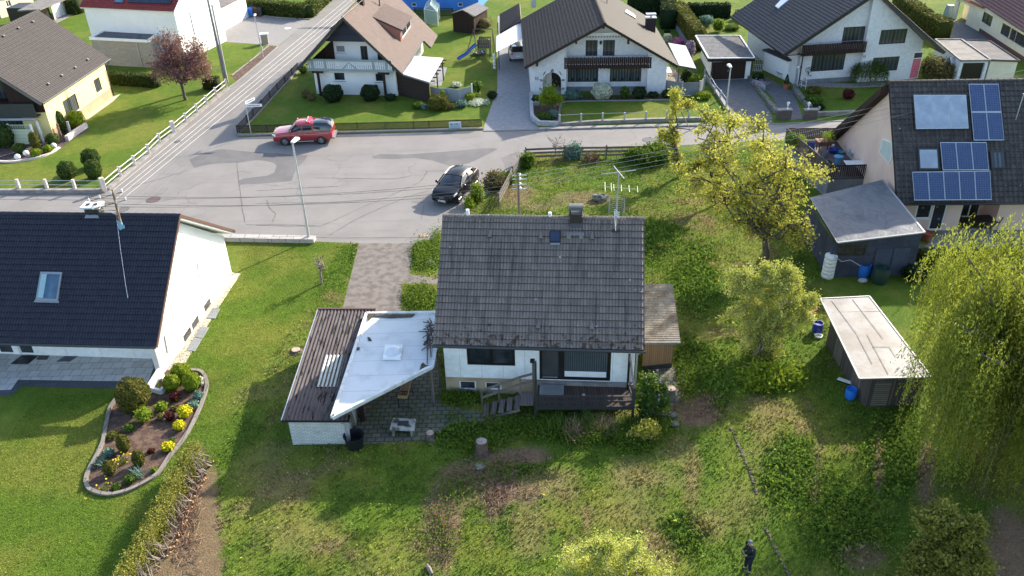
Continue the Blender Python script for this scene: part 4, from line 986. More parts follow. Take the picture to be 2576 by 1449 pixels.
gk=root('brick_garage','long low garage of white painted brick under a moss striped brown corrugated roof','garage',V2(q0))
m=MB();nK=corr(m,q0,q1,q2,q3,.177,.03,'v');m.build('roof',G['corr'],gk)
m=MB();bar(m,q0-Z*.06,q1-Z*.06,.06,.1);m.build('gutter',G['black'],gk);m=MB();bar(m,q3+Z*.02,q2+Z*.02,.12,.06);m.build('ridge_flashing',G['copper'],gk)
m=MB();bar(m,q0-Z*.03,q3-Z*.03,.05,.1);m.build('verge',G['galv'],gk)
w0,w1=at(737,1119),at(882,1117);w2,w3=Vector((q2.x-.15,q2.y-.2,0)),Vector((q3.x+.25,q3.y-.2,0));m=MB()
for(a,b,h0,h1)in((w0,w1,zf-.1,zf-.1),(w1,w2,zf-.1,zb-.1),(w2,w3,zb-.1,zb-.1),(w3,w0,zb-.1,zf-.1)):
 Wq=Wall(a,b);wface(m,Wq,[(0,0),(Wq.L,0),(Wq.L,h1),(0,h0)])
m.build('wall',G['oldwhiteb'],gk)
def kp(x,y,up=0):return ppick(*c(2,1,x,y),q0,nK,up)
m=MB();corr(m,kp(610,992,.01),kp(815,992,.01),kp(893,672,.01),kp(700,672,.01),.177,.03,'v');m.build('light_panel',G['corrw'],gk)
MB().tube([q1+Vector((-.45,.0,-.12)),Vector((w1.x-.1,w1.y-.1,zf-.35)),Vector((w1.x-.1,w1.y-.1,.2))],.045,8).build('downpipe',G['galv'],gk)
zt=2.34;CP=[at(*c(2,1,x,y),zt)for x,y in((768,1300),(1775,785),(1812,560),(1808,247),(1112,258))]
cn=root('patio_canopy','wedge shaped flat white canopy with skylight dome between brick garage and brown house','canopy',V2(CP[1]))
m=MB();m.slab([p-Z*.16 for p in CP],Z*.16);m.build('roof',G['membrane'],cn)
m=MB()
for i in range(5):
 a,b=CP[i],CP[(i+1)%5]
 if i==2:continue
 bar(m,a+Z*.02,b+Z*.02,.15,.14)
m.build('roof_edging',mat('white_edging',(.66,.68,.68),(.5,.52,.5),3),cn)
dq=[at(*c(2,1,x,y),zt+.02)for x,y in((1278,722),(1455,722),(1478,592),(1300,592))]
m=MB();m.slab(dq,Z*.16);dm=m.build('skylight_kerb',G['whitef'],cn)
dc=sum(dq,Vector())/4;m=MB();m.ball((dc.x,dc.y,zt+.17),.43,.48,.16,20,10);m.build('skylight_dome',paint('milky_dome',(.60,.62,.64),.12),dm,smooth=True)
pb=at(*c(2,1,1790,1150));pt_=at(*c(2,1,1765,815),zt-.1);m=MB();m.ob(tuple(pb),.12,.12,zt-.16,A.yaw);m.build('post',G['oldwood'],cn)
for(x,y)in((1850,980),):
 p=at(*c(2,1,x,y));m=MB();m.ob(tuple(p),.1,.1,zt-.16,A.yaw);m.build('post',G['oldwood'],cn)
m=MB();bar(m,at(*c(2,1,1010,1440))+Z*.0,at(*c(2,1,940,1240),1.9),.16,.1);m.build('prop',G['oldwoodh'],cn)
m=MB();mo=[(1115,262),(1300,268),(1600,262),(1570,290),(1350,300),(1180,282),(1125,330)];m.slab([at(*c(2,1,x,y),zt+.03)for x,y in mo],Z*.03);m.build('moss_patch',mat('moss',(.04,.035,.02),(.09,.08,.05),6,fine=.5,bump=.8),cn)
for mo in([(1645,825),(1660,770),(1680,750),(1705,775),(1745,780),(1735,800)],[(1120,495),(1145,500),(1165,530),(1130,528)],[(1015,600),(1040,595),(1045,615),(1018,628)]):
 m=MB();m.slab([at(*c(2,1,x,y),zt+.01)for x,y in mo],Z*.035);m.build('moss_patch',bpy.data.materials['moss'],cn)
br=MB();rs=np.random.RandomState(4)
for k in range(46):
 y=320+rs.rand()*270;x=1705+rs.rand()*75;p=at(*c(2,1,x,y),zt+.06+.25*rs.rand());g=rs.normal()*.5+1.5;l=.3+.5*rs.rand();d=Vector((math.cos(g),math.sin(g),rs.normal()*.15))*l;br.tube([p-d*.5,p+d*.1+Vector((rs.normal()*.04,0,0)),p+d*.5],.018+.012*rs.rand(),5)
for(x0,y0,x1,y1)in((1635,433,1790,436),(1720,440,1722,755),(1750,520,1760,690),(1680,340,1740,345)):br.tube([at(*c(2,1,x0,y0),zt+.12),at(*c(2,1,x1,y1),zt+.12)],.03,6)
tag(br.build('branch_pile',mat('dead_branch',(.06,.05,.045),(.12,.10,.09),8)),'heap of grey dead branches lying along the right edge of the white canopy','branches')
zB,zBr,zBf=2.4,6.79,2.66
hb=root('left_house','white house with dark blue tiled roof and bare bright gable at the left edge','house',at(408,948))
E1=at(392,871,zB);E0=at(0,862,zB);dB=(E1-E0)/((E1-E0).length);uB=V2(dB).normalized();LB=15.5
R1=at(451,540,zBr);F1=at(590,580,zBf);E0=E1-uB*LB;R0=R1-uB*LB;F0=F1-uB*LB
nB,_=roof2(hb,E0,E1,R1,R0,F0,F1,G['tileB'],G['whitef'],tw=.3,th=.33,sub=6,style='roll',t=.2,wave=.02,step=.03)
vB=Vector((-uB.y,uB.x,0));gutter(hb,E0-vB*.06-Z*.05,E1-vB*.06-Z*.05,G['anth'])
m=MB();bar(m,E1+uB*.03-Z*.06,R1+uB*.03-Z*.06,.05,.16);bar(m,F1+uB*.03-Z*.06,R1+uB*.03-Z*.06,.05,.16);m.build('verge',G['copper'],hb)
gN,gF=at(409,946),at(583,686);WG=Wall(gN,gF);Lg=WG.L
tR=(V2(R1)-WG.A).dot(WG.d);h_n=zB-.12;m=MB()
wface(m,WG,[(0,0),(Lg,0),(Lg,zBf-.1),(tR,zBr-.35),(.0,h_n)]);wface(m,Wall(gN,gN+Vector((0,0,0))+(-uB)*.25),[(0,0),(.25,0),(.25,h_n),(0,h_n)][::1])
m.hexa([WG.pt(0,0),WG.pt(2.0,0),WG.pt(2.0,0)-uB*.28,WG.pt(0,0)-uB*.28],[WG.pt(0,h_n),WG.pt(2.0,h_n+.4),WG.pt(2.0,h_n+.4)-uB*.28,WG.pt(0,h_n)-uB*.28])
m.build('gable_wall',G['white'],hb)
fw0=at(0,889);fw1=at(387,903);WF=Wall(fw0-uB*4,WG.pt(1.85,0)-uB*.28 if False else fw1)
ro=WF.crect(2,0,160,550,350,655);ro=(ro[0],ro[1],.03,2.15);ro2=(WF.pick(-40,880)[0],WF.pick(*c(2,0,140,640))[0],.03,2.15)
m=MB();wface(m,WF,[(0,0),(WF.L,0),(WF.L,2.75),(0,2.75)],[ro,ro2],.15);m.build('front_wall',m_brick('white_wall_panels',(.80,.80,.79),(.79,.79,.78),(.6,.6,.6),1.9,30,.01,bumpd=.1),hb)
window(hb,WF,ro,G['whitef'],G['glass'],1,name='patio_door');window(hb,WF,ro2,G['whitef'],G['glass'],2,name='patio_door')
m=MB();Wb=Wall(gF,gF-uB*15);wface(m,Wb,[(0,0),(Wb.L,0),(Wb.L,2.6),(0,2.6)]);m.build('back_wall',G['white'],hb)
MB().tube([WG.pt(1.15,1.7,.02),WG.pt(1.0,.75,.03)],.02,5).build('hose_bracket',G['greyf'],hb)
MB().tube([WG.pt(6.6,3.3,.02),WG.pt(6.2,2.2,.03)],.02,5).build('wall_conduit',G['greyf'],hb)
for i_,(xa,ya,xb,yb,xc,yc,xd,yd)in enumerate(((2080,305,2165,310,2215,210,2135,210),(1960,495,2040,507,2105,397,2020,395),(1880,630,1960,638,2035,512,1945,512))):
 P_=[ac(2,0,x,y)for x,y in((xa,ya),(xb,yb),(xc,yc),(xd,yd))];m=MB();m.slab([p+Z*.016 for p in P_],Z*.03)
 lw=m.build('light_well_grate',m_plank('grate_bars',(.25,.27,.28),(.38,.40,.41),.06,'h',.25),None);tag(lw,'steel light well grate beside the white gable, '+('farthest from the golden shrubs','middle one of the three','nearest the golden shrubs')[i_],'light well','light well grates along the white gable')
 a_=WG.pick(*pr(P_[0]+Z*.3))[0];b_=WG.pick(*pr(P_[3]+Z*.3))[0]
 m=MB();wbox(m,WG,min(a_,b_),max(a_,b_),.03,.42,-.02,.012);m.build('basement_window',G['glass'],hb)
fr=[at(0,0)]*4
fr=[ppick(x,y,E1,nB)for x,y in((91.5,757),(147,759.5),(158,686),(104,685))]
m=MB();roof_quad(m,fr,nB,0,.09);sk=m.build('skylight',G['greyf'],hb)
cen=sum(fr,Vector())/4;gl=[lerp(p,cen,.17)for p in fr];m=MB();roof_quad(m,gl,nB,.095,.105);m.build('pane',m_glass('blue_skylight',(.03,.08,.13),(.10,.17,.25),rough=.15),sk)
m=MB();roof_quad(m,[gl[0],lerp(gl[0],gl[1],.3),lerp(gl[3],gl[2],.3),gl[3]],nB,.107,.112);m.build('blind',paint('pale_blind',(.28,.42,.44),.7),sk)
m=MB();roof_quad(m,[ppick(x,y,E1,nB)for x,y in((86,761),(149,763),(149,757),(90,755))],nB,.02,.06);m.build('lead_apron',G['greyf'],sk)
cb=ppick(*c(1,0,930,715),E1,nB);capc=hit(*c(1,0,935,615),cb+vB*.3,vB);m=MB();m.ob((cb.x,cb.y+.3,cb.z-.4),.75,.55,capc.z-cb.z+.35,0);ch=m.build('chimney',mat('slate_chimney',(.05,.045,.035),(.03,.028,.024),6),hb)
m=MB();m.ob((cb.x,cb.y+.3,capc.z-.04),1.02,.75,.1,0);m.build('chimney_cap',G['whitef'],ch)
for q in(-.2,.2):MB().ob((cb.x+q,cb.y+.25,capc.z+.085),.2,.22,.02,.3).build('flue_opening',G['black'],ch)
m=MB();roof_quad(m,[ppick(*c(1,0,x,y),E1,nB)for x,y in((852,748),(1000,748),(985,705),(872,705))],nB,.02,.05);m.build('flashing',G['greyf'],ch)
pb=ppick(*c(1,0,1220,835),E1,nB)
py=root('roof_pylon','rusty steel electricity pylon with insulator arms standing on the dark blue roof','pylon',pb)
def pz(x,y):return hit(*c(1,0,x,y),pb,Vector((0,1,0)))
tp=pz(1128,455);MB().tube([pb-Z*.3,tp],[.085,.05],10).build('mast',G['rust'],py)
m=MB();m.lathe(tuple(pb-Z*.1),[(.16,0),(.12,.25),(.09,.45)],10);roof_quad(m,[ppick(*c(1,0,x,y),E1,nB)for x,y in((1185,850),(1260,850),(1255,815),(1190,815))],nB,.02,.06);m.build('roof_boot',paint('blue_flashing',(.20,.36,.46),.5),py)
arms=[];m=MB();ins=[]
adr=Vector((.8,.6,0))
for(x,y)in((1125,510),(1160,590)):
 p=pz(x,y);a=p-adr*1.15;b=p+adr*.55;m.tube([a,b],.03,6);m.tube([a-Z*.0,p-Z*.45],.02,5)
 for t in(.02,.33,.66,.98):ins.append(lerp(a,b,t))
m.build('crossarm',G['rust'],py)
for i in ins:
 m=MB();m.lathe(tuple(i-Z*.02),[(.03,0),(.05,.05),(.03,.09),(.06,.12),(.03,.17),(.01,.2)],8);m.build('insulator',G['whitep'],py)
m=MB();m.tube([pz(1035,650),pz(1190,715)],.025,6);m.tube([pz(1050,560),pz(1065,640),pz(1035,655)],.015,5);m.build('strut',G['galv'],py)
lw0=pz(1165,700)
lc=MB();pts=[lw0]+[ppick(*c(r_,0,x,y),E1,nB,.05)for r_,x,y in((1,1175,760),(1,1210,1050),(1,1265,1430),(2,1285,100))];lc.tube(pts,.014,5);lc.build('lightning_wire',G['galv'],hb)
INS=[Vector(i)+Z*.15 for i in ins]
m=MB();P_=[ac(2,0,x,y)for x,y in((1515,1035),(1625,1065),(1665,1035),(1640,930))];kq=[ac(2,0,1515,1035),ac(2,0,1625,1068),ac(2,0,1663,1030),ac(2,0,1650,905)]
for i in range(3):bar(m,kq[i]+Z*.15,kq[i+1]+Z*.15,.12,.3)
bar(m,kq[0]+Z*.2,ac(2,0,1620,890)+Z*.3,.12,.5)
tag(m.build('planter_wall',G['white']),'small white angled planter wall at the corner of the slab terrace','planter')
for nm,x0,y0,x1,y1,lb in(('door_mat',110,765,390,680,'large black mat on the slab terrace before the sliding door'),('door_mat',368,722,500,682,'small black mat beside the large one on the slab terrace'),('door_mat',570,740,785,690,'grey mat lying on the slab terrace against the white wall')):
 a=at(*c(2,0,x0,y0));b=at(*c(2,0,x1,y1));w_=(x1-x0)*.62;q=[ac(2,0,x0,y0),ac(2,0,x0+w_ if x1-x0>150 else x0+.8*(x1-x0),y0),ac(2,0,x1,y1),ac(2,0,x1-(w_ if x1-x0>150 else.8*(x1-x0)),y1)]
 m=MB();m.slab([p+Z*.022 for p in q],Z*.02);tag(m.build(nm,G['black']if 'black'in lb else G['slate']),lb,'mat','mats on the left terrace')
C_=Frm(-38.81,69.68,82.87);zc,zcr=3.42,8.33
hc=root('yellow_house','yellow house with big grey tiled roof and dark timber gable balcony','house',C_.p(4,4))
E0,E1,R1=at(106,260,zc),at(276,148,zc),at(95,25,zcr);R0=R1+(E0-E1);R0.z=zcr;F0,F1=2*R0-E0,2*R1-E1;F0.z=F1.z=zc
nC,_=roof2(hc,E0,E1,R1,R0,F0,F1,G['tileC'],paint('grey_fascia',(.16,.15,.15),.6),tw=.3,th=.34,sub=4,t=.25)
uC=(E1-E0).normalized();vC=Vector((-uC.y,uC.x,0));Lc=(E1-E0).length
gutter(hc,E0-vC*.05-Z*.02,E1-vC*.05-Z*.02,G['anth'])
wR=V2(at(285,243));sW=Wall(wR-uC*(Lc-1.3),wR);m=MB()
wa=sW.crect(0,0,605,960,800,1080);wb_=sW.crect(0,0,925,770,1015,845);wa=(wa[0],wa[1],1.0,2.45);wb_=(wb_[0],wb_[1],1.25,2.45)
wface(m,sW,[(0,0.9),(sW.L,.9),(sW.L,zc-.1),(0,zc-.1)],[wa,wb_],.12);Wn=Wall(wR,wR+vC*9.9);wface(m,Wn,[(0,0),(9.9,0),(9.9,zc),(4.95,zcr-.6),(0,zc)]);m.build('wall',G['yellow'],hc)
m=MB();wface(m,sW.off(.015),[(0,0),(sW.L,0),(sW.L,.9),(0,.9)]);m.build('plinth',G['peach'],hc)
window(hc,sW,wa,G['brownf'],G['curtain2'],2,sill=G['whitef'],o=-.06);window(hc,sW,wb_,G['brownf'],G['curtain2'],2,sill=G['whitef'],o=-.06)
MB().tube([E1-Z*.05-uC*.2,sW.pt(sW.L-.05,2.6,.08),sW.pt(sW.L+.03,.1,.08)],.05,8).build('downpipe',G['black'],hc)
g0=sW.A;gW=Wall(g0+vC*9.9,g0);m=MB();wface(m,gW,[(0,0),(9.9,0),(9.9,2.5),(0,2.5)],[(3.6,7.6,.1,2.2)],.3);m.build('gable_wall',G['yellow'],hc)
window(hc,gW,(3.6,7.6,.1,2.2),G['brownf'],G['curtain'],3,o=-.25,name='patio_door')
m=MB();gw2=gW.off(.02);wface(m,gw2,[(0,2.5),(9.9,2.5),(9.9,zc),(4.95,zcr-.9),(0,zc)],[(2.6,7.0,3.4,5.3)],1.0);m.build('timber_gable',G['dkwood'],hc)
m=MB();wbox(m,gW,2.6,7.0,3.4,5.3,-1.0,-.95);m.build('balcony_back',G['curtain'],hc)
m=MB();wbox(m,gW,.6,9.4,2.35,3.45,.55,.62);wbox(m,gW,.6,9.4,2.25,2.35,0,.62);m.build('balcony',G['anth'],hc)
MB().tube([gW.pt(5.0,2.15,.75),gW.pt(9.2,2.15,.75)],.11,10).build('awning_roll',paint('awning_grey',(.30,.31,.33),.6),hc)
for(x,y)in((340,225),(195,290),(45,370),(890,605),(765,685),(630,765),(495,850)):
 p=ppick(*c(0,0,x,y),E0,nC,.06);MB().box(p-uC*.12,uC*.24,(R0-E0).normalized()*.16,nC*.09).build('vent_tile',G['anth'],hc)
def pfence(label,A_,B_,h,mt,posts=True,lattice=True,grp=None):
 W_=Wall(A_,B_);r_=root('privacy_fence',label,'fence',V2(A_),grp)
 m=MB();wbox(m,W_,.08,W_.L-.08,.08,h*.80,-.02,.02);m.build('panel',mt,r_)
 m=MB();n=int(W_.L/.16)
 for i in range(n):
  a=.1+(W_.L-.2)*i/n;b=a+.2
  for q in(0,1):
   p0=W_.pt(min(a if q else b,W_.L-.08),h*.81,.0);p1=W_.pt(min(b if q else a,W_.L-.08),h,.0);m.tube([p0,p1],.012,4)
 wbox(m,W_,.08,W_.L-.08,h,h+.05,-.03,.03);m.build('lattice',mt,r_)
 for a in(0,W_.L):
  m=MB();m.ob(tuple(W_.pt(a,0)),.14,.14,h+.12,math.atan2(W_.d.y,W_.d.x));m.build('post',G['whitef'],r_)
 return r_
pF0,pF1,pF2=at(57,366),at(118,372-6),at(196-10,326)
s46=lambda x,y:((x*.1518)*.644,(460+y*.1518)*.644)
pfence('pale green lattice top fence panel in shade facing the camera beside the yellow house',at(*s46(370,700)),at(*s46(950,700)),1.75,G['palegreen'],grp='lattice fence panels of the patio')
pfence('pale green lattice top fence panel lit by the sun running back along the patio',at(*s46(1120,635)),at(*s46(1320,440)),1.75,G['palegreen'],grp='lattice fence panels of the patio')
def table(name,label,ctr,lx,ly,h,yaw,top,legm,th=.05,rnd_=False,group=None,lr=.025):
 r_=root(name,label,'table',(ctr[0],ctr[1],ctr[2]if len(ctr)>2 else 0),group);z=ORG[r_.name].z
 m=MB();m.ob((ctr[0],ctr[1],z+h-th),lx,ly,th,yaw);t=m.build('table_top',top,r_,bevel=.02)
 u=Vector((math.cos(yaw),math.sin(yaw),0));v=Vector((-u.y,u.x,0))
 for a in(-1,1):
  for b in(-1,1):
   p=Vector((ctr[0],ctr[1],z))+u*a*(lx/2-.12)+v*b*(ly/2-.1);MB().tube([p,p+Z*(h-th)],lr,6).build('leg',legm,r_)
 return r_
def chair(name,label,ctr,yaw,mt,fm,group=None,back=.95,cat='chair',recl=.15):
 z=ctr[2]if len(ctr)>2 else 0;r_=root(name,label,cat,(ctr[0],ctr[1],z),group);C0=Vector((ctr[0],ctr[1],z))
 u=Vector((math.cos(yaw),math.sin(yaw),0));v=Vector((-u.y,u.x,0))
 m=MB();m.slab([C0-u*.22-v*.25+Z*.43,C0+u*.25-v*.25+Z*.45,C0+u*.25+v*.25+Z*.45,C0-u*.22+v*.25+Z*.43],Z*.04);m.build('seat',mt,r_)
 m=MB();m.slab([C0-u*.22-v*.25+Z*.47,C0-u*.22+v*.25+Z*.47,C0-u*(.22+recl)+v*.24+Z*back,C0-u*(.22+recl)-v*.24+Z*back],-u*.04);m.build('backrest',mt,r_)
 for a in(-.2,.22):
  for b in(-.25,.25):MB().tube([C0+u*a+v*b,C0+u*a+v*b+Z*.62 if a>0 else C0+u*a+v*b+Z*.62],.016,5).build('leg',fm,r_)
 for b in(-.27,.27):MB().tube([C0-u*.24+v*b+Z*.62,C0+u*.26+v*b+Z*.62],.02,5).build('armrest',fm,r_)
 return r_
ya=math.atan2(uC.y,uC.x)-math.pi/2
tp_=at(*s46(490,200),.75);table('garden_table','white garden table behind the lattice fence on the yellow house patio',(tp_.x,tp_.y),2.3,1.0,.75,ya,G['whitep'],G['whitep'])
for i,x in enumerate((460,610)):
 p=at(*s46(x,150),.45);chair('garden_chair','white garden chair behind the white table, '+('left'if i==0 else 'right')+' one of the two',(p.x,p.y+.3),ya-math.pi/2,G['whitep'],G['whitep'],'white chairs on the yellow house patio')
TB='topiary of the yellow house garden'
def tsh(lab,X,Y,TY,W_,mt,n=700,g=TB,**k):
 x,y=s46(X,Y);return topiary(lab,x,y,s46(X,TY)[1],W_*.0978,mt,n,group=g,**k)
tsh('tall dark columnar conifer in bark mulch at the far left of the lattice fence',130,800,170,420,G['l_thuja'],1500,leaf=.08)
tsh('rounded olive conifer mound in front of the shaded lattice fence',500,940,660,300,G['l_thuja'],900,rnd=(.2,1))
tsh('narrow upright olive conifer at the corner between the two lattice panels',930,850,355,230,G['l_olive'],900)
tsh('egg shaped bright green conifer right of the lattice corner',1350,700,410,300,G['l_thuja'],1000,rnd=(.4,1))
tsh('small green ball shrub right of the narrow olive conifer',1230,925,705,240,G['l_gold'],700,rnd=(0,.6))
tsh('small green ball shrub between two white globe lamps',920,1030,805,270,G['l_gold'],700,rnd=(0,.6))
topiary('dark columnar conifer close to the sunlit lattice panel',131,343,285,22,G['l_thuja'],1100,.08,TB,rnd=(0,.6))
topiary('dark columnar conifer between the other column and the golden conifer',156,339,278,24,G['l_thuja'],1200,.08,TB,rnd=(0,.6))
topiary('broad golden yellow conifer dome beside the white garden wall',193,326,280,37,G['l_gold'],2000,.08,TB,rnd=(.1,.8),shape=1.3)
topiary('egg shaped thuja alone at the left of the trio on the lawn',169,455,407,41,G['l_thuja'],2200,.07,'three egg shaped thujas on the lawn',shape=1.15)
topiary('egg shaped thuja at the back of the trio on the lawn',229,425,376,41,G['l_thuja'],2200,.07,'three egg shaped thujas on the lawn',shape=1.15)
topiary('egg shaped thuja in front right of the trio on the lawn',236,452,403,37,G['l_thuja'],2200,.07,'three egg shaped thujas on the lawn',rnd=(.2,1),shape=1.15)
for i,(X,Y)in enumerate(((470,1050),(693,955),(1403,765))):
 p=at(*s46(X,Y+25));m=MB();m.ball((p.x,p.y,.24),.24,n=18,m=12);g_=m.build('globe_lamp',G['globe'],smooth=True);tag(g_,('white globe lamp lying farthest left at the mulch edge','white globe lamp left of the small green ball shrub','white globe lamp right of the small green ball shrubs')[i],'lamp','white globe lamps in the shrub bed')
for X0,Y0,X1,Y1,mt,lb in((1575,520,1450,160,G['rust'],'reddish driftwood post standing in the bark mulch'),(1840,475,1690,95,G['stonew'],'grey granite post standing in the bark mulch')):
 b=at(*s46(X0,Y0));h=hgt(*s46(X0,Y0),s46(X1,Y1)[1]);m=MB();m.ob(tuple(b),.18,.12,h,.3);tag(m.build('garden_post',mt,bevel=.02),lb,'post')
hd=root('red_roofed_house','white house with red tiled roof, solar panels and a grey clad annex','house',at(383,179))
zd=5.4;e0,e1=at(199,17.5,zd),at(437,29,zd);uD=V2(e1-e0).normalized();vD=Vector((-uD.y,uD.x,0));r0,r1=e0+vD*4.5+Z*3.2,e1+vD*4.5+Z*3.2
nD,_=roof2(hd,e0,e1,r1,r0,e0+vD*9,e1+vD*9,G['tileD'],G['whitef'],t=.2)
bR=V2(e1)+vD*.35-uD*.25;bL=V2(e0)+vD*.35+uD*.25;m=MB();W_=Wall(bL,bR);wface(m,W_,[(0,0),(W_.L,0),(W_.L,zd),(0,zd)]);Wr=Wall(bR,bR+vD*8.3)
wface(m,Wr,[(0,0),(Wr.L,0),(Wr.L,zd),(Wr.L/2,zd+2.9),(0,zd)],[],.1);m.build('wall',G['white'],hd)
a=Wr.rect(*c(0,0,1890,60),*c(0,0,1950,230));m=MB();m.tube([Wr.pt(max(.3,a[0]),4.6,.03),Wr.pt(max(.3,a[0])+.1,2.2,.03)],.03,5);m.build('sun_shade',G['greyf'],hd)
pvq=[ppick(*c(0,0,x,y),e0,nD)for x,y in((1290,30),(1725,45),(1745,-60),(1310,-75))];m=MB();roof_quad(m,pvq,nD,.06,.12);m.build('solar_array',G['pvdark'],hd)
fr=[ppick(*c(0,0,x,y),e0,nD)for x,y in((1150,30),(1245,36),(1265,-40),(1170,-46))];m=MB();roof_quad(m,fr,nD,.0,.09);s_=m.build('skylight',G['anth'],hd);m=MB();cen=sum(fr,Vector())/4;roof_quad(m,[lerp(p,cen,.15)for p in fr],nD,.095,.1);m.build('pane',G['glassb'],s_)
aw=2.6;q=[at(*c(0,0,x,y),aw+.3)for x,y in((905,378),(1485,407),(1640,290),(1140,256))]
ann=MB();b0,b1=V2(q[0]),V2(q[1]);Wx=Wall(b0,b1);wface(ann,Wx,[(0,0),(Wx.L,0),(Wx.L,aw+.1),(0,aw+.1)]);Wy=Wall(b1,V2(q[2]));wface(ann,Wy,[(0,0),(Wy.L,0),(Wy.L,aw+.1),(0,aw+.1)]);ann.build('annex_wall',G['greyclad'],hd)
m=MB();m.slab([p-Z*.2 for p in q],Z*.1);m.build('annex_roof',G['pebroof'],hd)
m=MB()
for i in range(4):bar(m,q[i]-Z*.08,q[(i+1)%4]-Z*.08,.25,.24)
m.build('roof_edging',G['whitef'],hd)
MB().tube([Wx.pt(Wx.L*.80,aw,.06),Wx.pt(Wx.L*.80,.1,.06)],.05,8).build('downpipe',G['galv'],hd)
dsh=at(*c(0,0,1270,285),aw+.15);m=MB();m.ball((dsh.x,dsh.y,dsh.z+.42),.36,.1,.34,16,10);d_=m.build('satellite_dish',G['greyf']);tag(d_,'round satellite dish standing on the flat pebble roof','satellite dish')
m=MB();m.tube([(dsh.x,dsh.y,dsh.z),(dsh.x,dsh.y,dsh.z+.3)],.03,6);m.build('stand',G['greyf'],d_)
gr0,gr1=at(*c(0,0,2150,372)),at(*c(0,0,2500,172));Wg=Wall(gr0,gr1);hgt_=2.6;m=MB();back=Vector((-Wg.d.y,Wg.d.x,0))*6
m.hexa([Wg.pt(0,0),Wg.pt(Wg.L,0),Wg.pt(Wg.L,0)+back,Wg.pt(0,0)+back],[Wg.pt(0,hgt_),Wg.pt(Wg.L,hgt_),Wg.pt(Wg.L,hgt_)+back,Wg.pt(0,hgt_)+back]);m.build('garage_wing',G['white'],hd)
m=MB();m.slab([Wg.pt(-.1,hgt_+.01,.1),Wg.pt(Wg.L+.1,hgt_+.01,.1),Wg.pt(Wg.L,hgt_+.01)+back,Wg.pt(0,hgt_+.01)+back],Z*.15);m.build('garage_roof',G['greyroof'],hd)
dw=Wall(bR+vD*1.2+uD*.0,gr0);m=MB();m.hexa([bR+uD*.02,V2(gr0)+back*.02,V2(gr0)+back*.3,bR-uD*1],[bR+uD*.02+Z*2.2,V2(gr0)+back*.02+Z*2.2,V2(gr0)+back*.3+Z*2.2,bR-uD*1+Z*2.2]);m.build('entrance_wall',G['sandp'],hd)
m=MB();dd=Wall(*[at(*c(0,0,x,y))for x,y in((2080,365),(2145,372))]);wbox(m,dd,0,dd.L,0,2.1,-.05,.02);d_=m.build('entrance_door',G['whitef'],hd);m=MB();wbox(m,dd,dd.L*.35,dd.L*.7,1.2,1.7,.02,.03);m.build('pane',G['glass'],d_)
cq=[at(*c(0,0,x,y),2.4)for x,y in((175,105),(400,92),(650,-8),(440,-30))];cp=root('garage_carport','flat grey roofed garage with one open bay behind the yellow house','garage',V2(cq[1]))
m=MB();m.slab([p-Z*.15 for p in cq],Z*.15);m.build('roof',G['greyroof'],cp)
o1,o2,o3=at(*c(0,0,400,235)),at(*c(0,0,562,196)),at(*c(0,0,697,132));m=MB();W1=Wall(o2,o3);wface(m,W1,[(0,0),(W1.L,0),(W1.L,2.3),(0,2.3)],[(W1.L*.1,W1.L*.75,0.01,2.0)],.3);W0=Wall(o2-W1.d*.25-(o3-o2)*0,o2);wface(m,W0,[(0,0),(.25,0),(.25,2.3),(0,2.3)]);m.build('wall',G['stonew'],cp)
m=MB();wbox(m,W1,W1.L*.1,W1.L*.75,.01,2.0,-.28,-.2);m.build('garage_door',G['whitef'],cp)
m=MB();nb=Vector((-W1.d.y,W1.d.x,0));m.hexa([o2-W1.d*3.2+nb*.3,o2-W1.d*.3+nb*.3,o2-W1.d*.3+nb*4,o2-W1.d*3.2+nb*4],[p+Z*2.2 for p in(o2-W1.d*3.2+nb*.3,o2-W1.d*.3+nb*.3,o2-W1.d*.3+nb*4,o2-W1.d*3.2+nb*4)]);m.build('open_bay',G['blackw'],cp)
cw=root('cream_house','small cream building with one barred window in the top left corner','house',at(10,46));Wc=Wall(at(4,46),at(90,22));m=MB();rw_=Wc.crect(0,0,80,88,142,130);wface(m,Wc,[(0,0),(Wc.L,0),(Wc.L,2.6),(0,2.6)],[(rw_[0],rw_[1],1.1,1.9)]);Wc2=Wall(Wc.A-Wc.d*0+Vector((-3,3,0)),Wc.A);wface(m,Wc2,[(0,0),(Wc2.L,0),(Wc2.L,2.6),(0,2.6)]);m.build('wall',G['cream'],cw);window(cw,Wc,(rw_[0],rw_[1],1.1,1.9),G['whitef'],G['curtain'],2)
m=MB();nb=-Wc.n;m.slab([Wc.pt(-.3,2.6,.4),Wc.pt(Wc.L+.3,2.6,.4),Wc.pt(Wc.L+.3,4.2,-4),Wc.pt(-.3,4.2,-4)],Z*.15);m.build('roof',G['tileE'],cw)
EX=Frm(-19.51,78.77,-5.35);zl,zr_,zR,WE=2.78,7.53,2.33,9.91
he=root('gabled_house','white gabled house with brown roof, red dormer and sage green balcony above dark shrubs','house',EX.p(5,3))
DE=11.43;e0=at(745,174,zl);e1=at(1012,186,zR);rp=at(861,42.5,zr_);vE=EX.v
xe=at(1098,66,zR+.2);dep=(xe-e1).dot(vE)
eR1=e1+vE*dep;rp1=rp+vE*dep;eL1=e0+vE*dep
m=MB();nER=tile_plane(m,e1,eR1,rp1,rp,.3,.34,.03,.016,4);nEL=tile_plane(m,eL1,e0,rp,rp1,.3,.34,.03,.016,4);ridge(m,rp,rp1)
s0=at(*c(0,1,1680,400),zR);v0=(s0-e1).dot(vE);dn=(e1-rp).normalized();ex=[e1+vE*v0,e1+vE*dep,e1+vE*dep+dn*1.15,e1+vE*v0+dn*1.15]
tile_plane(m,ex[3],ex[2],ex[1],ex[0],.3,.34,.03,.016,4);rf=m.build('roof',G['tileE'],he)
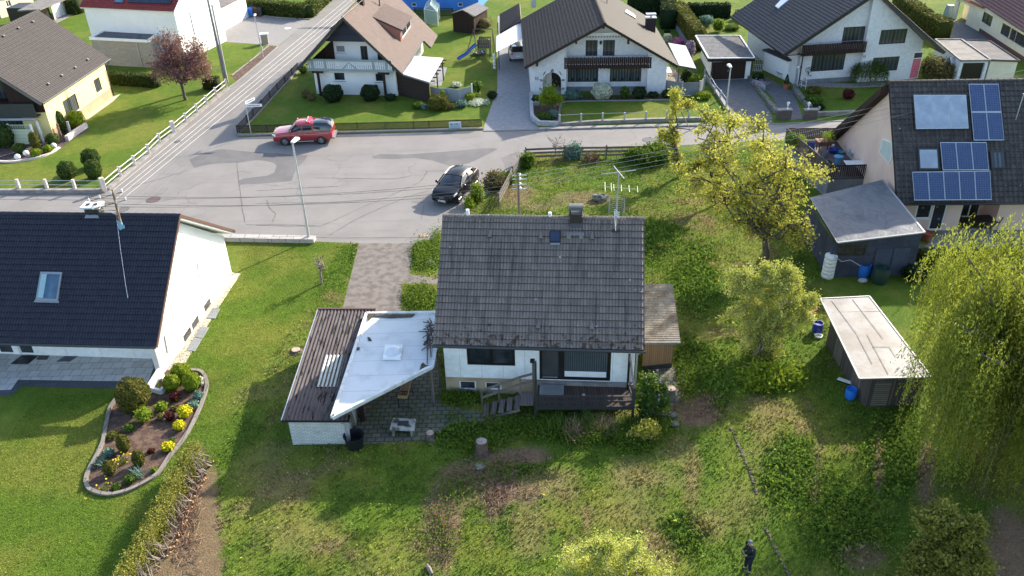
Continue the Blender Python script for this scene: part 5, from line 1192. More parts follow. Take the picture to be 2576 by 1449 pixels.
m=MB();under(m,[e1,eR1,rp1,rp],.2);under(m,[eL1,e0,rp,rp1],.2);under(m,[ex[3],ex[2],ex[1],ex[0]],.15);m.build('barge_board',G['anth'],he)
gutter(he,e1+dn*.05,e1+vE*v0+dn*.05,G['anth'])
gw=Wall(at(797,236),at(1000.5,241));WE_=gw;uE=gw.d;m=MB();hz=zl-.05
wins=[]
L_=gw.crect(0,1,775,725,900,815);wins.append((L_[0],L_[1],L_[2],min(2.2,L_[3])));R_=gw.crect(0,1,1190,735,1300,825);wins.append((R_[0],R_[1],R_[2],min(2.2,R_[3])))
apx=(V2(rp)-gw.A).dot(gw.d)
wface(m,gw,[(0,0),(gw.L,0),(gw.L,2.5),(0,2.5)],wins,.12)
up=gw.off(-1.15);wu=up.crect(0,1,795,455,900,530);wd=up.crect(0,1,1045,462,1130,600);slope=(zr_-zl)/(gw.L/2+.8)
wu=(wu[0],wu[1],wu[2],wu[3]);du=(wd[0],wd[1],2.75,wd[3])
wface(m,up,[(1.2,2.5),(gw.L-1.2,2.5),(gw.L-1.2,4.4),(gw.L-2.0,5.0),(2.0,5.0),(1.2,4.4)],[wu,du],.12)
side=Wall(gw.B,gw.B+vE*(dep-1.4));wface(m,side,[(0,0),(side.L,0),(side.L,2.75),(0,2.75)],[(4.2,5.2,1.2,2.2),(6.6,7.4,1.2,2.2)]);sl_=Wall(gw.A+vE*(dep-1.4),gw.A);wface(m,sl_,[(0,0),(sl_.L,0),(sl_.L,2.75),(0,2.75)])
m.build('wall',G['white'],he)
for b in wins:window(he,gw,b,G['whitef'],G['glass'],1,sill=G['greyf'])
window(he,up,wu,G['whitef'],G['awng'],1,sill=G['greyf']);window(he,up,du,G['brownf'],G['curtain'],2,name='balcony_door')
for b in((4.2,5.2,1.2,2.2),(6.6,7.4,1.2,2.2)):window(he,side,b,G['whitef'],G['curtain'],1)
m=MB();gt=gw.off(.0);ap=min(apx,gw.L-1);zg=5.05
wface(m,gt,[(1.55,zg),(gw.L-1.9,zg),(ap,zr_-.3)],[],.1,.0);m.build('gable_cladding',G['slatewood'],he)
m=MB();wface(m,gt.off(-1.1),[(-1.2,2.4),(1.9,2.4),(1.9,4.9)],[]);m.build('dark_infill',G['dkwood'],he);m=MB();wface(m,gt.off(-1.1),[(gw.L-1.9,2.6),(gw.L-.2,2.6),(gw.L-1.9,4.6)],[]);m.build('dark_infill',G['dkwood'],he)  # dark sheets under the roof slopes stand in for the unlit interior
bw=gw.off(.62);b_l=bw.pick(*c(0,1,512,640))[0];b_r=bw.pick(*c(0,1,1370,690))[0];zb0=bw.pick(*c(0,1,900,715))[1];zb1=bw.pick(*c(0,1,900,600))[1]
bal=MB();wbox(bal,gw,b_l,b_r,zb0-.05,zb0+.15,-.6,.62);bal=bal.build('balcony',G['greenwhite'],he)
m=MB();n=int((b_r-b_l)/.2)
for i in range(n):a=b_l+(b_r-b_l)*i/n;wbox(m,bw,a+.02,a+.175,zb0+.15,zb1-.15,-.03,0)
bmat=paint('white_slats',(.66,.68,.70),.5);m.build('railing_slats',bmat,bal)
m=MB();wbox(m,bw,b_l,b_r,zb1-.17,zb1+.02,-.05,.04);m.build('railing_top',G['greenwhite'],bal);m=MB();wbox(m,bw,b_l-.05,b_r+.05,zb0-.03,zb0+.2,-.02,.06);m.build('railing_base',G['greenwhite'],bal)
mid=(b_l+b_r)/2;zq=zb0+.2
for q in(-1,1):MB().hexa([bw.pt(mid,zb1-.22,.01),bw.pt(mid+q*.02,zb1-.3,.01),bw.pt(mid+q*.75,zq,.01),bw.pt(mid+q*.62,zq,.01)],[bw.pt(mid,zb1-.22,.05),bw.pt(mid+q*.02,zb1-.3,.05),bw.pt(mid+q*.75,zq,.05),bw.pt(mid+q*.62,zq,.05)]).build('railing_ornament',G['greenwhite'],bal)
for f_ in(.07,.22,.78,.93):wbox(MB(),bw,b_l+(b_r-b_l)*f_-.1,b_l+(b_r-b_l)*f_+.1,zq,zb1-.17,.005,.035).build('railing_ornament',G['greenwhite'],bal)
for i in range(2):
 pxl=((655,985),(1303,955))[i];a,z=bw.off(-.1).pick(*c(0,1,pxl[0],pxl[1]));m=MB();wbox(m,bw,a-.1,a+.1,0.0,zb0-.03,-.25,-.05);wbox(m,bw,a-.55,a+.55,zb0-.28,zb0-.06,-.2,-.08);m.build('post',G['dkwood'],he)
q=[at(*c(0,1,x,y),z)for x,y,z in((1475,742,2.35),(1742,825,2.15),(1882,582,2.15),(1600,562,2.5))]
lt=root('patio_roof','white polycarbonate patio roof with dark slatted screen beside the gabled house','patio cover',V2(q[1]));m=MB();m.slab([p-Z*.05 for p in q],Z*.05);m.build('roof',G['polyc'],lt)
m=MB();bar(m,q[0]-Z*.1,q[1]-Z*.1,.06,.1);bar(m,q[1]-Z*.1,q[2]-Z*.1,.06,.1);m.build('roof_frame',G['greyf'],lt)
s_=Wall(at(*c(0,1,1432,955)),at(*c(0,1,1748,1030)));m=MB();wface(m,s_,[(0,0.0),(s_.L,0.0),(s_.L,2.0),(0,2.25)]);m.build('screen',G['dkwoodh'],lt)
for p in(s_.pt(s_.L,0),V2(q[2])+Vector((-.1,-.2,0)),lerp(V2(q[1]),V2(q[2]),.5)):m=MB();m.ob(tuple(p),.11,.11,2.05,0);m.build('post',G['dkwood'],lt)
m=MB()
for k in range(7):p=lerp(q[1],q[2],(k+.5)/7)-Z*.14;m.box(p-uE*.1,uE*.5,vE*.08,Z*.1)
m.build('rafter_end',G['dkwood'],lt);he['category']='house'
def dormer(parent,A0,A1,B1,B0,n,wallm,winm):
 """A0,A1 upper edge on roof; B0,B1 front edge in air (world points)"""
 m=MB();tile_plane(m,B0,B1,A1,A0,.3,.34,.03,.016,4);m.build('dormer_roof',G['tileE'],parent)
pk=lambda x,y:ppick(*c(0,1,x,y),e1,nER)
N0=pk(1460,425);N1=N0+vE*((pk(1560,280)-N0).dot(vE));hzz=hit(*c(0,1,1468,300),N0,vE).z-N0.z;T0=N0+Z*hzz;T1=N1+Z*hzz
A0=pk(1165,165);A1=A0+(N1-N0);oo=dn*0;fo=uE*.25-Z*.05
m=MB();nd=tile_plane(m,T0+fo,T1+fo,A1,A0,.3,.34,.03,.016,4);dr=m.build('dormer',G['tileE'],he)
m=MB();under(m,[T0+fo,T1+fo,A1,A0],.12);m.build('dormer_edge',G['anth'],dr)
m=MB();m.poly([N0,T0,A0+Z*.02]);m.poly([N1,A1+Z*.02,T1]);m.poly([N0,N1,T1,T0]);m.build('dormer_wall',paint('terracotta_cladding',(.30,.12,.08),.7),dr)
Wd_=Wall(N0,N1);zz0=N0.z;b=(.35,Wd_.L-.35,zz0+.25,zz0+hzz-.18);window(dr,Wd_,b,G['whitef'],G['curtain'],2,o=.02)
uu=V2(dn).normalized();mir=lambda p:p-uE*2*((V2(p)-V2(rp)).dot(uE))
n0,n1,t0_,t1_,a0_,a1_=[mir(p)for p in(N0,N1,T0,T1,A0,A1)];m=MB();tile_plane(m,t1_-fo*1+Z*0,t0_-fo*1,a0_,a1_,.3,.34,.03,.016,4);d2=m.build('dormer',G['tileE'],he)
m=MB();m.poly([n0,a0_,t0_]);m.poly([n1,t1_,a1_]);m.poly([n0,t0_,t1_,n1]);under(m,[t1_-fo,t0_-fo,a0_,a1_],.12);m.build('dormer_wall',paint('dormer_brown',(.10,.05,.04),.7),d2)
cb=pk(1085,55);m=MB();m.ob((cb.x-.25,cb.y,cb.z-.3),.55,.7,2.2,EX.yaw);m.build('chimney',G['dkwood'],he)
cb=pk(1245,62);MB().tube([cb,cb+Z*1.1],.06,8).build('vent_pipe',G['copper'],he)
g_='shrubs in front of the sage green balcony house'
def ct(lab,r_,k_,x,y0,yt,wx,mt,n=1200,leaf=.09,group=g_,**kw):return topiary(lab,*c(r_,k_,x,y0),c(r_,k_,x,yt)[1],wx*.2502,mt,n,leaf,group,**kw)
ct('big dark round shrub left of the pair below the sage green balcony',0,1,775,1035,860,190,G['l_dark'],2200,shape=1.3)
ct('big dark round shrub right of the pair below the sage green balcony',0,1,1150,1022,860,175,G['l_dark'],2200,shape=1.3)
ct('tan domed shrub, the taller of two at the left end of the gabled house',0,1,500,985,905,75,G['l_brown'],700)
ct('tan domed shrub, the lower of two at the left end of the gabled house',0,1,558,1015,940,80,G['l_brown'],700)
ct('dense olive brown dome shrub in front of the dark slatted screen',0,1,1835,1115,962,200,G['l_olive'],2600,shape=1.3)
ct('small bright green low shrub left of the olive brown dome',0,1,1630,1095,1030,110,G['l_green'],700)
ct('bluish grey low cushion shrub between green shrub and olive dome',0,1,1690,1105,1045,60,G['l_blue'],300)
ct('loose green shrub by the screen foot of the gabled house',0,1,1350,1020,945,120,G['l_dark'],500,loose=.4)
ct('small dark green shrub behind the picket fence at the house corner by the road',0,1,475,745,660,75,G['l_green'],500,loose=.3)
for lab,x,y,yt,w_,mt in(('lilac bush with purple hints right of the olive dome',2190,1000,940,150,'l_green'),('leafy pale green shrub left in the border by the block paving',2150,1020,930,110,'l_lime'),('blue green perennial clump in the border of the gabled house',2070,1085,1010,130,'l_blue'),('white flowering low plants along the block paving border',2240,1060,1010,220,'l_flow'),('dark green bush at the end of the border by the block paving',2375,1000,915,110,'l_dark'),('ginger ball shrub just right of the olive dome',1960,1105,1045,90,'l_brown'),('tall leafy lime shrub behind the grey curved fence',1880,1040,905,60,'l_lime'),('green bush behind the end of the grey curved fence',2225,930,815,120,'l_green'),('pale low shrub on the lawn behind the grey curved fence',2010,880,825,110,'l_flow')):
 ct(lab,0,1,x,y,yt,w_,G[mt],700,loose=.5,group='border plants of the gabled house')
gf=root('panel_fence','grey corrugated panel fence with wavy top right of the olive dome shrub','fence',ac(0,1,1760,1000));bpt=[ac(0,1,x,y)for x,y in((1760,1000),(1860,1010),(1940,1020),(2045,1022),(2110,1012),(2175,995))]
pm_=m_plank('grey_sheet',(.30,.32,.34),(.36,.38,.40),.1,'v',.08)
for i in range(5):
 W_=Wall(bpt[i],bpt[i+1]);m=MB();m.slab([W_.pt(0,0),W_.pt(W_.L,0),W_.pt(W_.L,1.15+.1*(i%2)),W_.pt(0,1.15+.1*((i+1)%2))],W_.n*-.03);m.build('panel',pm_,gf)
m=MB();m.ob(tuple(bpt[-1]),.12,.12,1.45,0);m.build('post',G['whitef'],gf)
def lattice_fence(label,px,h,mt,step=.17,group=None,pick=False,tk=.022,wd=.055):
 g=[at(*p)for p in px];r_=root('lattice_fence',label,'fence',g[0],group);m=MB();mp=MB()
 for i in range(len(g)-1):
  W_=Wall(g[i],g[i+1]);n=max(2,int(W_.L/step));k=h/.95
  for j in range(-int(k/step)+1,n):
   for sg,o in((1,.012),(-1,-.012)):
    a0,a1=j*step,j*step+h*.85
    if sg<0:a0,a1=a1,a0
    z0,z1=.12,h
    lo,hi=0,W_.L
    def clipp(a,z,b,zz):
     if a==b:return a,z
     if a<lo:t=(lo-a)/(b-a);return lo,z+(zz-z)*t
     if a>hi:t=(hi-a)/(b-a);return hi,z+(zz-z)*t
     return a,z
    if max(a0,a1)<=lo or min(a0,a1)>=hi:continue
    A_=clipp(a0,z0,a1,z1);B_=clipp(a1,z1,a0,z0);d=Vector((B_[0]-A_[0],B_[1]-A_[1]));
    if d.length<.06:continue
    p0,p1=W_.pt(*A_,o),W_.pt(*B_,o);dd=(p1-p0).normalized();s_=dd.cross(W_.n)*wd/2;m.poly([p0-s_,p1-s_,p1+s_,p0+s_])
  wbox(m,W_,0,W_.L,h-.1,h-.04,-.03,-.01);wbox(m,W_,0,W_.L,.15,.21,-.03,-.01)
  for j in range(int(W_.L/2.4)+1):mp=MB();mp.ob(tuple(W_.pt(min(j*2.4,W_.L-.05),0,-.05)),.08,.08,h+.02,math.atan2(W_.d.y,W_.d.x));mp.build('post',mt,r_)
 m.build('lattice',mt,r_);return r_
fm_=mat('fence_brown',(.03,.023,.019),(.055,.044,.038),8)
lattice_fence('low dark crossed lath fence along the street in front of the gabled house',[(603,338),(830,333),(1080,327),(1213,322)],.82,fm_,group='lattice fences of the gabled house')
lattice_fence('low dark crossed lath fence beside the side road, running back from the corner',[(600,338),(640,296),(700,231),(752,176)],.82,fm_,group='lattice fences of the gabled house')
lattice_fence('dark crossed lath fence in front of the blue house plinth',[c(0,1,1600,165),c(0,1,1985,172)],1.1,fm_,.3)
W_=Wall(ac(0,1,1948,1304),ac(0,1,2062,1301));sg=root('info_sign','pale blue information board with a green leaf emblem mounted on the lath fence','sign',W_.pt(0,0));zt_=W_.pick(*c(0,1,1950,1228))[1]
m=MB();wbox(m,W_,0,W_.L,.12,zt_,.05,.07);m.build('board',paint('pale_blue_board',(.40,.50,.56),.5),sg)
m=MB();wbox(m,W_,-.02,W_.L+.02,zt_-.0,zt_+.03,.045,.08);wbox(m,W_,-.02,W_.L+.02,.09,.12,.045,.08);wbox(m,W_,-.03,0,.09,zt_+.03,.045,.08);wbox(m,W_,W_.L,W_.L+.03,.09,zt_+.03,.045,.08);m.build('frame',G['whitef'],sg)
m=MB();hh_=zt_-.12;tri=[(.10,.12+hh_*.55),(.38*W_.L,.12+hh_*.55),(.12,zt_-.08)];m.slab([W_.pt(a,z,.071)for a,z in tri],W_.n*.006);m.build('emblem',paint('emblem_green',(.05,.22,.12),.5),sg)
m=MB();wbox(m,W_,.1,W_.L-.1,.12+hh_*.34,.12+hh_*.42,.071,.076);wbox(m,W_,.1,W_.L-.2,.12+hh_*.12,.12+hh_*.16,.071,.076);wbox(m,W_,W_.L*.45,W_.L-.2,.12+hh_*.6,.12+hh_*.8,.071,.074);m.build('printed_lines',paint('sign_grey',(.18,.26,.33),.6),sg)
hm=root('blue_house','blue and white house with small square basement windows at the top edge','house',ac(0,1,1560,100));WM=Wall(ac(0,1,1420,92),ac(0,1,2240,108));m=MB();bs_=[WM.crect(0,1,x,28,x+52,66)for x in(1562,1792,2027)]
wface(m,WM,[(0,0),(WM.L,0),(WM.L,2.0),(0,2.0)],bs_);m.build('plinth',G['blue'],hm)
for b in bs_:window(hm,WM,b,G['whitef'],G['curtain'],1)
m=MB();wface(m,WM.off(.02),[(0,2.0),(WM.L*.63,2.0),(WM.L*.63,5),(0,5)]);wface(m,WM.off(.02),[(WM.L*.72,2.0),(WM.L,2.0),(WM.L,5),(WM.L*.72,5)]);wface(m,WM,[(0,2),(WM.L,2),(WM.L,5.2),(0,5.2)]);m.build('wall',G['white'],hm)
m=MB();wface(m,Wall(WM.B,WM.B+(-WM.n)*8),[(0,0),(8,0),(8,5.2),(0,5.2)]);m.build('side_wall',G['blue'],hm)
m=MB();m.slab([WM.pt(-.3,5.1,.4),WM.pt(WM.L+.3,5.1,.4),WM.pt(WM.L+.3,8.5,-4.5),WM.pt(-.3,8.5,-4.5)],Z*.2);m.build('roof',G['tileF'],hm)
ghb=[ac(0,1,x,y)for x,y in((1700,235),(1830,262),(1850,190),(1730,160))];gh=root('greenhouse','small glass greenhouse with white frame behind the brown roof','greenhouse',ghb[0]);m=MB();gl=MB();h=1.7;hr=2.35
ra,rb=(ghb[0]+ghb[1])/2+Z*hr,(ghb[2]+ghb[3])/2+Z*hr
top=[p+Z*h for p in ghb]
for a,b in((0,1),(1,2),(2,3),(3,0)):m.tube([ghb[a],top[a]],.03,5);m.tube([top[a],top[b]],.03,5);gl.poly([ghb[a],ghb[b],top[b],top[a]])
gl.poly([top[0],top[1],ra]);gl.poly([top[1],top[2],rb,ra]);gl.poly([top[2],top[3],rb]);gl.poly([top[3],top[0],ra,rb])
for a in(0,1):m.tube([top[a],ra],.03,5)
for a in(2,3):m.tube([top[a],rb],.03,5)
m.tube([ra,rb],.03,5);m.build('frame',G['whitef'],gh)
N=NB('greenhouse_glass');N.fin((.55,.66,.60),.1,.6);N.b.inputs['Alpha'].default_value=.45;gl.build('glazing',N.m,gh)
shb=[ac(0,1,x,y)for x,y in((1985,318),(2195,345),(2330,262),(2150,250))];sh=root('garden_shed','dark brown garden shed with slate roof behind the playground lawn','shed',shb[0]);m=MB();h=2.0
for a,b in((0,1),(1,2),(3,0)):W_=Wall(shb[a],shb[b]);wface(m,W_,[(0,0),(W_.L,0),(W_.L,h)]+([(W_.L/2,h+.55)]if a==0 else[])+[(0,h)])
m.build('wall',G['dkwood'],sh);ra,rb=(shb[0]+shb[1])/2+Z*(h+.62)-EX.v*.2,(shb[2]+shb[3])/2+Z*(h+.62);T=[p+Z*(h+.05)for p in shb];m=MB();o=uE*.2;m.slab([T[0]-o-EX.v*.2,ra,rb,T[3]-o],Z*.06);m.slab([ra,T[1]+o-EX.v*.2,T[2]+o,rb],Z*.06);m.build('roof',m_tile('slate_shingles',(.13,.13,.14),(.10,.10,.11),.25,.2),sh)
topiary('bare tangled brown shrub leaning against the dark garden shed',*c(0,1,2290,320),c(0,1,0,170)[1],55,G['l_brown'],900,.06,None,loose=.6)
ps=root('play_tower','wooden play tower with swing beam and long blue slide on the lawn','playset',ac(0,1,2240,580));pA=ac(0,1,2235,585);pu=uE;pv=vE
m=MB();cs=[pA,pA+pu*1.25,pA+pu*1.25+pv*1.2,pA+pv*1.2]
for i,p in enumerate(cs):MB().tube([p,p+Z*1.95],.05,6).build('post',G['oldwood'],ps)
m=MB();m.slab([p+Z*1.05 for p in cs],Z*.06);m.build('platform',G['oldwood'],ps);m=MB()
for i in range(4):
 a,b=cs[i],cs[(i+1)%4];bar(m,a+Z*1.9,b+Z*1.9,.05,.08);bar(m,a+Z*1.2,b+Z*1.2,.05,.08)
 for k in range(6):p=lerp(a,b,(k+.5)/6);m.box(p+Z*1.1-pu*.05,pu*.1,pv*.03,Z*.75)
m.build('railing',G['oldwood'],ps)
m=MB();bt=pA+pv*1.2+Z*2.75-pu*.5;m.tube([bt,bt+pu*2.0],.05,6);m.tube([ac(0,1,2130,495),bt],.045,6);m.tube([bt,pA+pv*1.2-pu*.3+Z*.0],.045,6);m.tube([bt+pu*2,cs[2]+pu*.5],.045,6);m.tube([bt+pu*2.0,cs[1]+pu*.4],.045,6);m.build('swing_frame',G['oldwood'],ps)
s0_=hit(*c(0,1,2215,462),pA,vE);s0_.z=max(1.0,s0_.z);s1_=ac(0,1,2030,605,.1);m=MB();d=(s1_-s0_);nn=Vector((-d.y,d.x,0)).normalized()*.26;pp=[]
for k in range(9):
 t=k/8;p=lerp(s0_,s1_,t);p.z=s0_.z*(1-t)**1.15*(1)+.12+.06*math.sin(t*9);pp.append(p)
for k in range(8):
 a,b=pp[k],pp[k+1];m.slab([a-nn,a+nn,b+nn,b-nn],Z*.02);m.slab([a-nn,b-nn,b-nn*1.15,a-nn*1.15],Z*.13);m.slab([a+nn,b+nn,b+nn*1.15,a+nn*1.15],Z*.13)
m.build('slide',paint('slide_blue',(.03,.09,.38),.3),ps)
m=MB();p=ac(0,1,2250,545);m.lathe(tuple(p),[(.7,0),(.75,.25),(.66,.25),(.62,.1)],14);tag(m.build('sandpit',G['oldwood']),'round wooden sandpit under the play tower','sandpit')
for i,(x,y,col_)in enumerate(((2230,535,(.5,.4,.04)),(2270,540,(.1,.25,.5)),(2205,550,(.1,.35,.1)))):
 p=ac(0,1,x,y,.2);m=MB();m.ball((p.x,p.y,.38),.17,.15,.12,10,6);tag(m.build('toy',paint('toy%d'%i,col_,.4)),('yellow','blue','green')[i]+' toy lying in the round sandpit','toy','toys in the sandpit')
hf=root('wide_gable_house','wide white brick house number 55 with dark brown roof and carved brown balcony','house',at(1510,238))
zf0,zfr,zfR=3.0,6.75,2.7;e0,e1,rp=at(1319,169,zf0),at(1707,166,zfR),at(1522,59,zfr);vF=Vector((-(V2(e1-e0).normalized()).y,V2(e1-e0).normalized().x,0));uF=V2(e1-e0).normalized()
back=at(1503,0,zfr);dep=17.;vL=(at(1312,52.5,zf0)-e0);vL.z=0;dl=vL.length
vF=V2(vL/dl*.5+vF*.5).normalized()if True else vF
eL=e0+vF*dl;far=dep
m=MB();tile_plane(m,e0+vF*dep,e0,rp,rp+vF*dep,.45,.36,.03,.016,4);nFL=rplane(e0+vF*dep,e0,rp);nFR=tile_plane(m,e1,e1+vF*dep,rp+vF*dep,rp,.45,.36,.03,.016,4);ridge(m,rp,rp+vF*dep,.16)
dnl=(e0-rp).normalized();w0=e0+vF*dl;wx=hit(1257,85,w0,nFL);L2=2.6
tile_plane(m,w0+vF*8+dnl*L2,w0+dnl*L2,w0,w0+vF*8,.45,.36,.03,.016,4);m.build('roof',G['tileF'],hf)
m=MB();under(m,[e0+vF*dep,e0,rp,rp+vF*dep],.2);under(m,[e1,e1+vF*dep,rp+vF*dep,rp],.2);under(m,[w0+vF*8+dnl*L2,w0+dnl*L2,w0,w0+vF*8],.18);m.build('barge_board',G['blackw'],hf)
Fw=Wall(at(1335.5,238),at(1673,236));ax_=(V2(rp)-Fw.A).dot(Fw.d);sll=(zfr-zf0)/((V2(rp)-V2(e0)).length);slr=(zfr-zfR)/((V2(rp)-V2(e1)).length)
def ztop(s_,o=0):d_=s_-ax_;return zfr-.28-(abs(d_)*(sll if d_<0 else slr))
cl=Fw.pick(*c(0,2,545,800))[0];cr_=Fw.pick(*c(0,2,1358,800))[0]
arch=Fw.crect(0,2,310,730,493,940);a0_,a1_=arch[0],arch[1];ra_=(a1_-a0_)/2;ac_=(a0_+a1_)/2;za=Fw.pick(*c(0,2,400,728))[1]-ra_
m=MB();out=[(0,0),(a0_,0)]+[(ac_-ra_*math.cos(math.pi*k/12),za+ra_*math.sin(math.pi*k/12))for k in range(13)]+[(a1_,0),(cl,0),(cl,ztop(cl)),(0,ztop(0))]
wface(m,Fw,out);wface(m,Fw,[(cr_,0),(Fw.L,0),(Fw.L,ztop(Fw.L)),(cr_,ztop(cr_))])
rc=.9;Fc=Fw.off(-rc)
wl=Fc.crect(0,2,562,690,865,822);wr=Fc.crect(0,2,987,685,1295,820);zc0,zc1=(wl[2]+wr[2])/2,(wl[3]+wr[3])/2;zc1=max(zc1,zc0+1.2)
wl=(wl[0],wl[1],zc0,zc1);wr=(wr[0],wr[1],zc0,zc1)
dl1=Fc.crect(0,2,742,403,857,565);dl2=Fc.crect(0,2,917,403,1030,565);dz0,dz1=(dl1[2]+dl2[2])/2,(dl1[3]+dl2[3])/2
dl1=(dl1[0],dl1[1],dz0,dz1);dl2=(dl2[0],dl2[1],dz0,dz1)
wface(m,Fc,[(cl,.45),(cr_,.45),(cr_,ztop(cr_)),(ax_,ztop(ax_)),(cl,ztop(cl))],[wl,wr,dl1,dl2],.12)
for s_ in(cl,cr_):m.poly([Fw.pt(s_,0),Fc.pt(s_,0),Fc.pt(s_,ztop(s_)),Fw.pt(s_,ztop(s_))])
sw=Wall(Fw.B,Fw.B+vF*14);wface(m,sw,[(0,0),(14,0),(14,2.6),(0,2.6)]);sw2=Wall(Fw.A+vF*14,Fw.A);wface(m,sw2,[(0,0),(14,0),(14,2.8),(0,2.8)]);m.build('wall',G['whiteb'],hf)
m=MB();wface(m,Fc.off(.02),[(cl,0),(cr_,0),(cr_,.45),(cl,.45)]);m.poly([Fc.pt(cl,.45),Fc.pt(cr_,.45),Fc.pt(cr_,.45,.02),Fc.pt(cl,.45,.02)]);m.build('plinth',G['plinth'],hf)
m=MB();Pq=Fw.off(-1.3);wface(m,Pq,[(a0_-.2,0),(a1_+.2,0),(a1_+.2,za+ra_),(a0_-.2,za+ra_)]);m.build('porch_wall',G['white'],hf);m=MB();wbox(m,Pq,ac_-.05,ac_+.85,.02,2.1,.0,.06);dd=m.build('entrance_door',G['blackw'],hf);m=MB();wbox(m,Pq,ac_+.0,ac_+.06,.9,1.1,.06,.12);m.build('handle',G['steel'],dd)
m=MB();m.hexa([Fw.pt(a0_,.012,.0),Fw.pt(a0_,.012,-1.3),Fw.pt(a1_,.012,-1.3),Fw.pt(a1_,.012,.0)],[Fw.pt(a0_,.3,.0),Fw.pt(a0_,.3,-1.3),Fw.pt(a1_,.3,-1.3),Fw.pt(a1_,.3,.0)]);m.build('porch_step',G['plinth'],hf)
window(hf,Fc,wl,G['blackw'],G['curtain2'],1,splits=[lerp(wl[0],wl[1],.33)],sill=G['whitef'],fw=.08,o=-.06);window(hf,Fc,wr,G['blackw'],G['curtain2'],1,splits=[lerp(wr[0],wr[1],.68)],sill=G['whitef'],fw=.08,o=-.06)
for d_ in(dl1,dl2):window(hf,Fc,d_,G['blackw'],G['curtain'],1,name='balcony_door',fw=.07,o=-.06)
for s_,w_ in((wl,4),(wr,4)):
 for k in range(w_):a=lerp(s_[0],s_[1],(k+.6)/w_);p=Fc.pt(a,s_[2]+.08,-.02);MB().ball(tuple(p+Z*.15),.11,.07,.13,7,5).build('window_plant',G['l_dark'],hf)
bo=Fw.off(.0);bl0=bo.pick(*c(0,2,525,620))[0];bl1=bo.pick(*c(0,2,1405,620))[0];zb0=bo.pick(*c(0,2,900,685))[1];zb1=bo.pick(*c(0,2,900,572))[1]
m=MB();wbox(m,Fw,bl0,bl1,zb0-.02,zb0+.06,-rc,.02);bal=m.build('balcony',G['blackw'],hf);m=MB();n=44
for i in range(n):
 a=lerp(bl0,bl1,i/n);b=lerp(bl0,bl1,(i+1)/n)-.03;wbox(m,Fw,a,b,zb0-.06+.04*(i%2),zb1-.02-.04*(i%2),.0,.03)
m.build('railing_boards',G['dkwood'],bal);m=MB()
for i in range(27):a=lerp(bl0,bl1,(i+.6)/27.4);p=Fw.pt(a,lerp(zb0,zb1,.36),.035);s_=.055;m.slab([p-Z*s_,p+Fw.d*s_,p+Z*s_,p-Fw.d*s_],Fw.n*.01)
m.build('diamond_cutout',paint('cutout_pale',(.45,.45,.46),.8),bal);m=MB();m.tube([Fw.pt(bl0,zb1+.1,-.0),Fw.pt(bl1,zb1+.1,-.0)],.02,5);m.build('top_rail',G['greyf'],bal)
aw_=Fc.crect(0,2,735,335,1110,350);m=MB();wbox(m,Fc,aw_[0],aw_[1],aw_[2]-.02,aw_[3]+.1,.02,.18);awn=m.build('awning_box',G['whitef'],hf);m=MB();m3=MB();n=26
for i in range(n):a=lerp(aw_[0],aw_[1],i/n);b=lerp(aw_[0],aw_[1],(i+1)/n);wbox(m if i%2 else m3,Fc,a,b,aw_[2]-.2,aw_[2]-.02,.15,.17)
m.build('awning_valance',paint('valance_grey',(.25,.26,.27),.8),awn);m3.build('awning_valance',paint('valance_pale',(.60,.58,.54),.8),awn)
lp=Fc.pick(*c(0,2,892,425));m=MB();p=Fc.pt(lp[0],lp[1],.15);m.lathe(tuple(p-Z*.18),[(.03,0),(.09,.1),(.12,.3),(.02,.38)],6);m.build('wall_lantern',G['black'],hf)
m=MB()
for(x,y)in((920,262),(645,415),(253,640)):s_,z_=Fw.pick(*c(0,2,x,y),.3);wbox(m,Fw,s_-.09,s_+.09,z_-.2,z_+.14,-.1,.5)
s_,z_=Fw.pick(*c(0,2,1170,405),.3);wbox(m,Fw,s_-.09,s_+.09,z_-.3,z_+.2,-.1,.5);m.build('purlin_end',G['blackw'],hf)
nx=Fw.pick(*c(0,2,231,803));number(hf,Fw,nx[0],nx[1],'55',.26)
acc=MB()
for(x,y,ang)in((405,705,90),(395,712,90),(415,712,90),(328,730,60),(322,742,60),(484,730,120),(490,742,120),(290,800,0),(295,812,0),(515,800,0),(510,810,0),(515,885,0),(508,895,0),(285,890,0),(290,902,0)):
 s_,z_=Fw.pick(*c(0,2,x,y));dx,dz=math.cos(rad(ang))*.13,math.sin(rad(ang))*.13;p,q=Fw.pt(s_-dx,z_-dz,.01),Fw.pt(s_+dx,z_+dz,.01);sd=(q-p).normalized().cross(Fw.n)*.03;acc.slab([p-sd,q-sd,q+sd,p+sd],Fw.n*.02)
acc.build('arch_brick_accent',G['anth'],hf)
pF=lambda x,y:ppick(*c(0,2,x,y),e1,nFR)
cb=pF(1390,300);h=hit(*c(0,2,1400,180),cb,vF).z;m=MB();m.ob((cb.x,cb.y+.1,cb.z-.6),.95,.75,h-cb.z+.6,0);ch=m.build('chimney',m_brick('brown_brick',(.07,.04,.035),(.055,.033,.03),(.03,.02,.02),.25,.1),hf);m=MB();m.ob((cb.x,cb.y+.1,h),1.1,.9,.08,0);m.ob((cb.x,cb.y-.2,h+.08),.07,.07,.3,0);m.ob((cb.x,cb.y+.35,h+.08),.07,.07,.3,0);m.slab([Vector((cb.x-.5,cb.y-.25,h+.36)),Vector((cb.x+.5,cb.y-.25,h+.36)),Vector((cb.x+.5,cb.y+.45,h+.36)),Vector((cb.x-.5,cb.y+.45,h+.36))],Z*.05);m.build('chimney_cap',G['greyf'],ch)
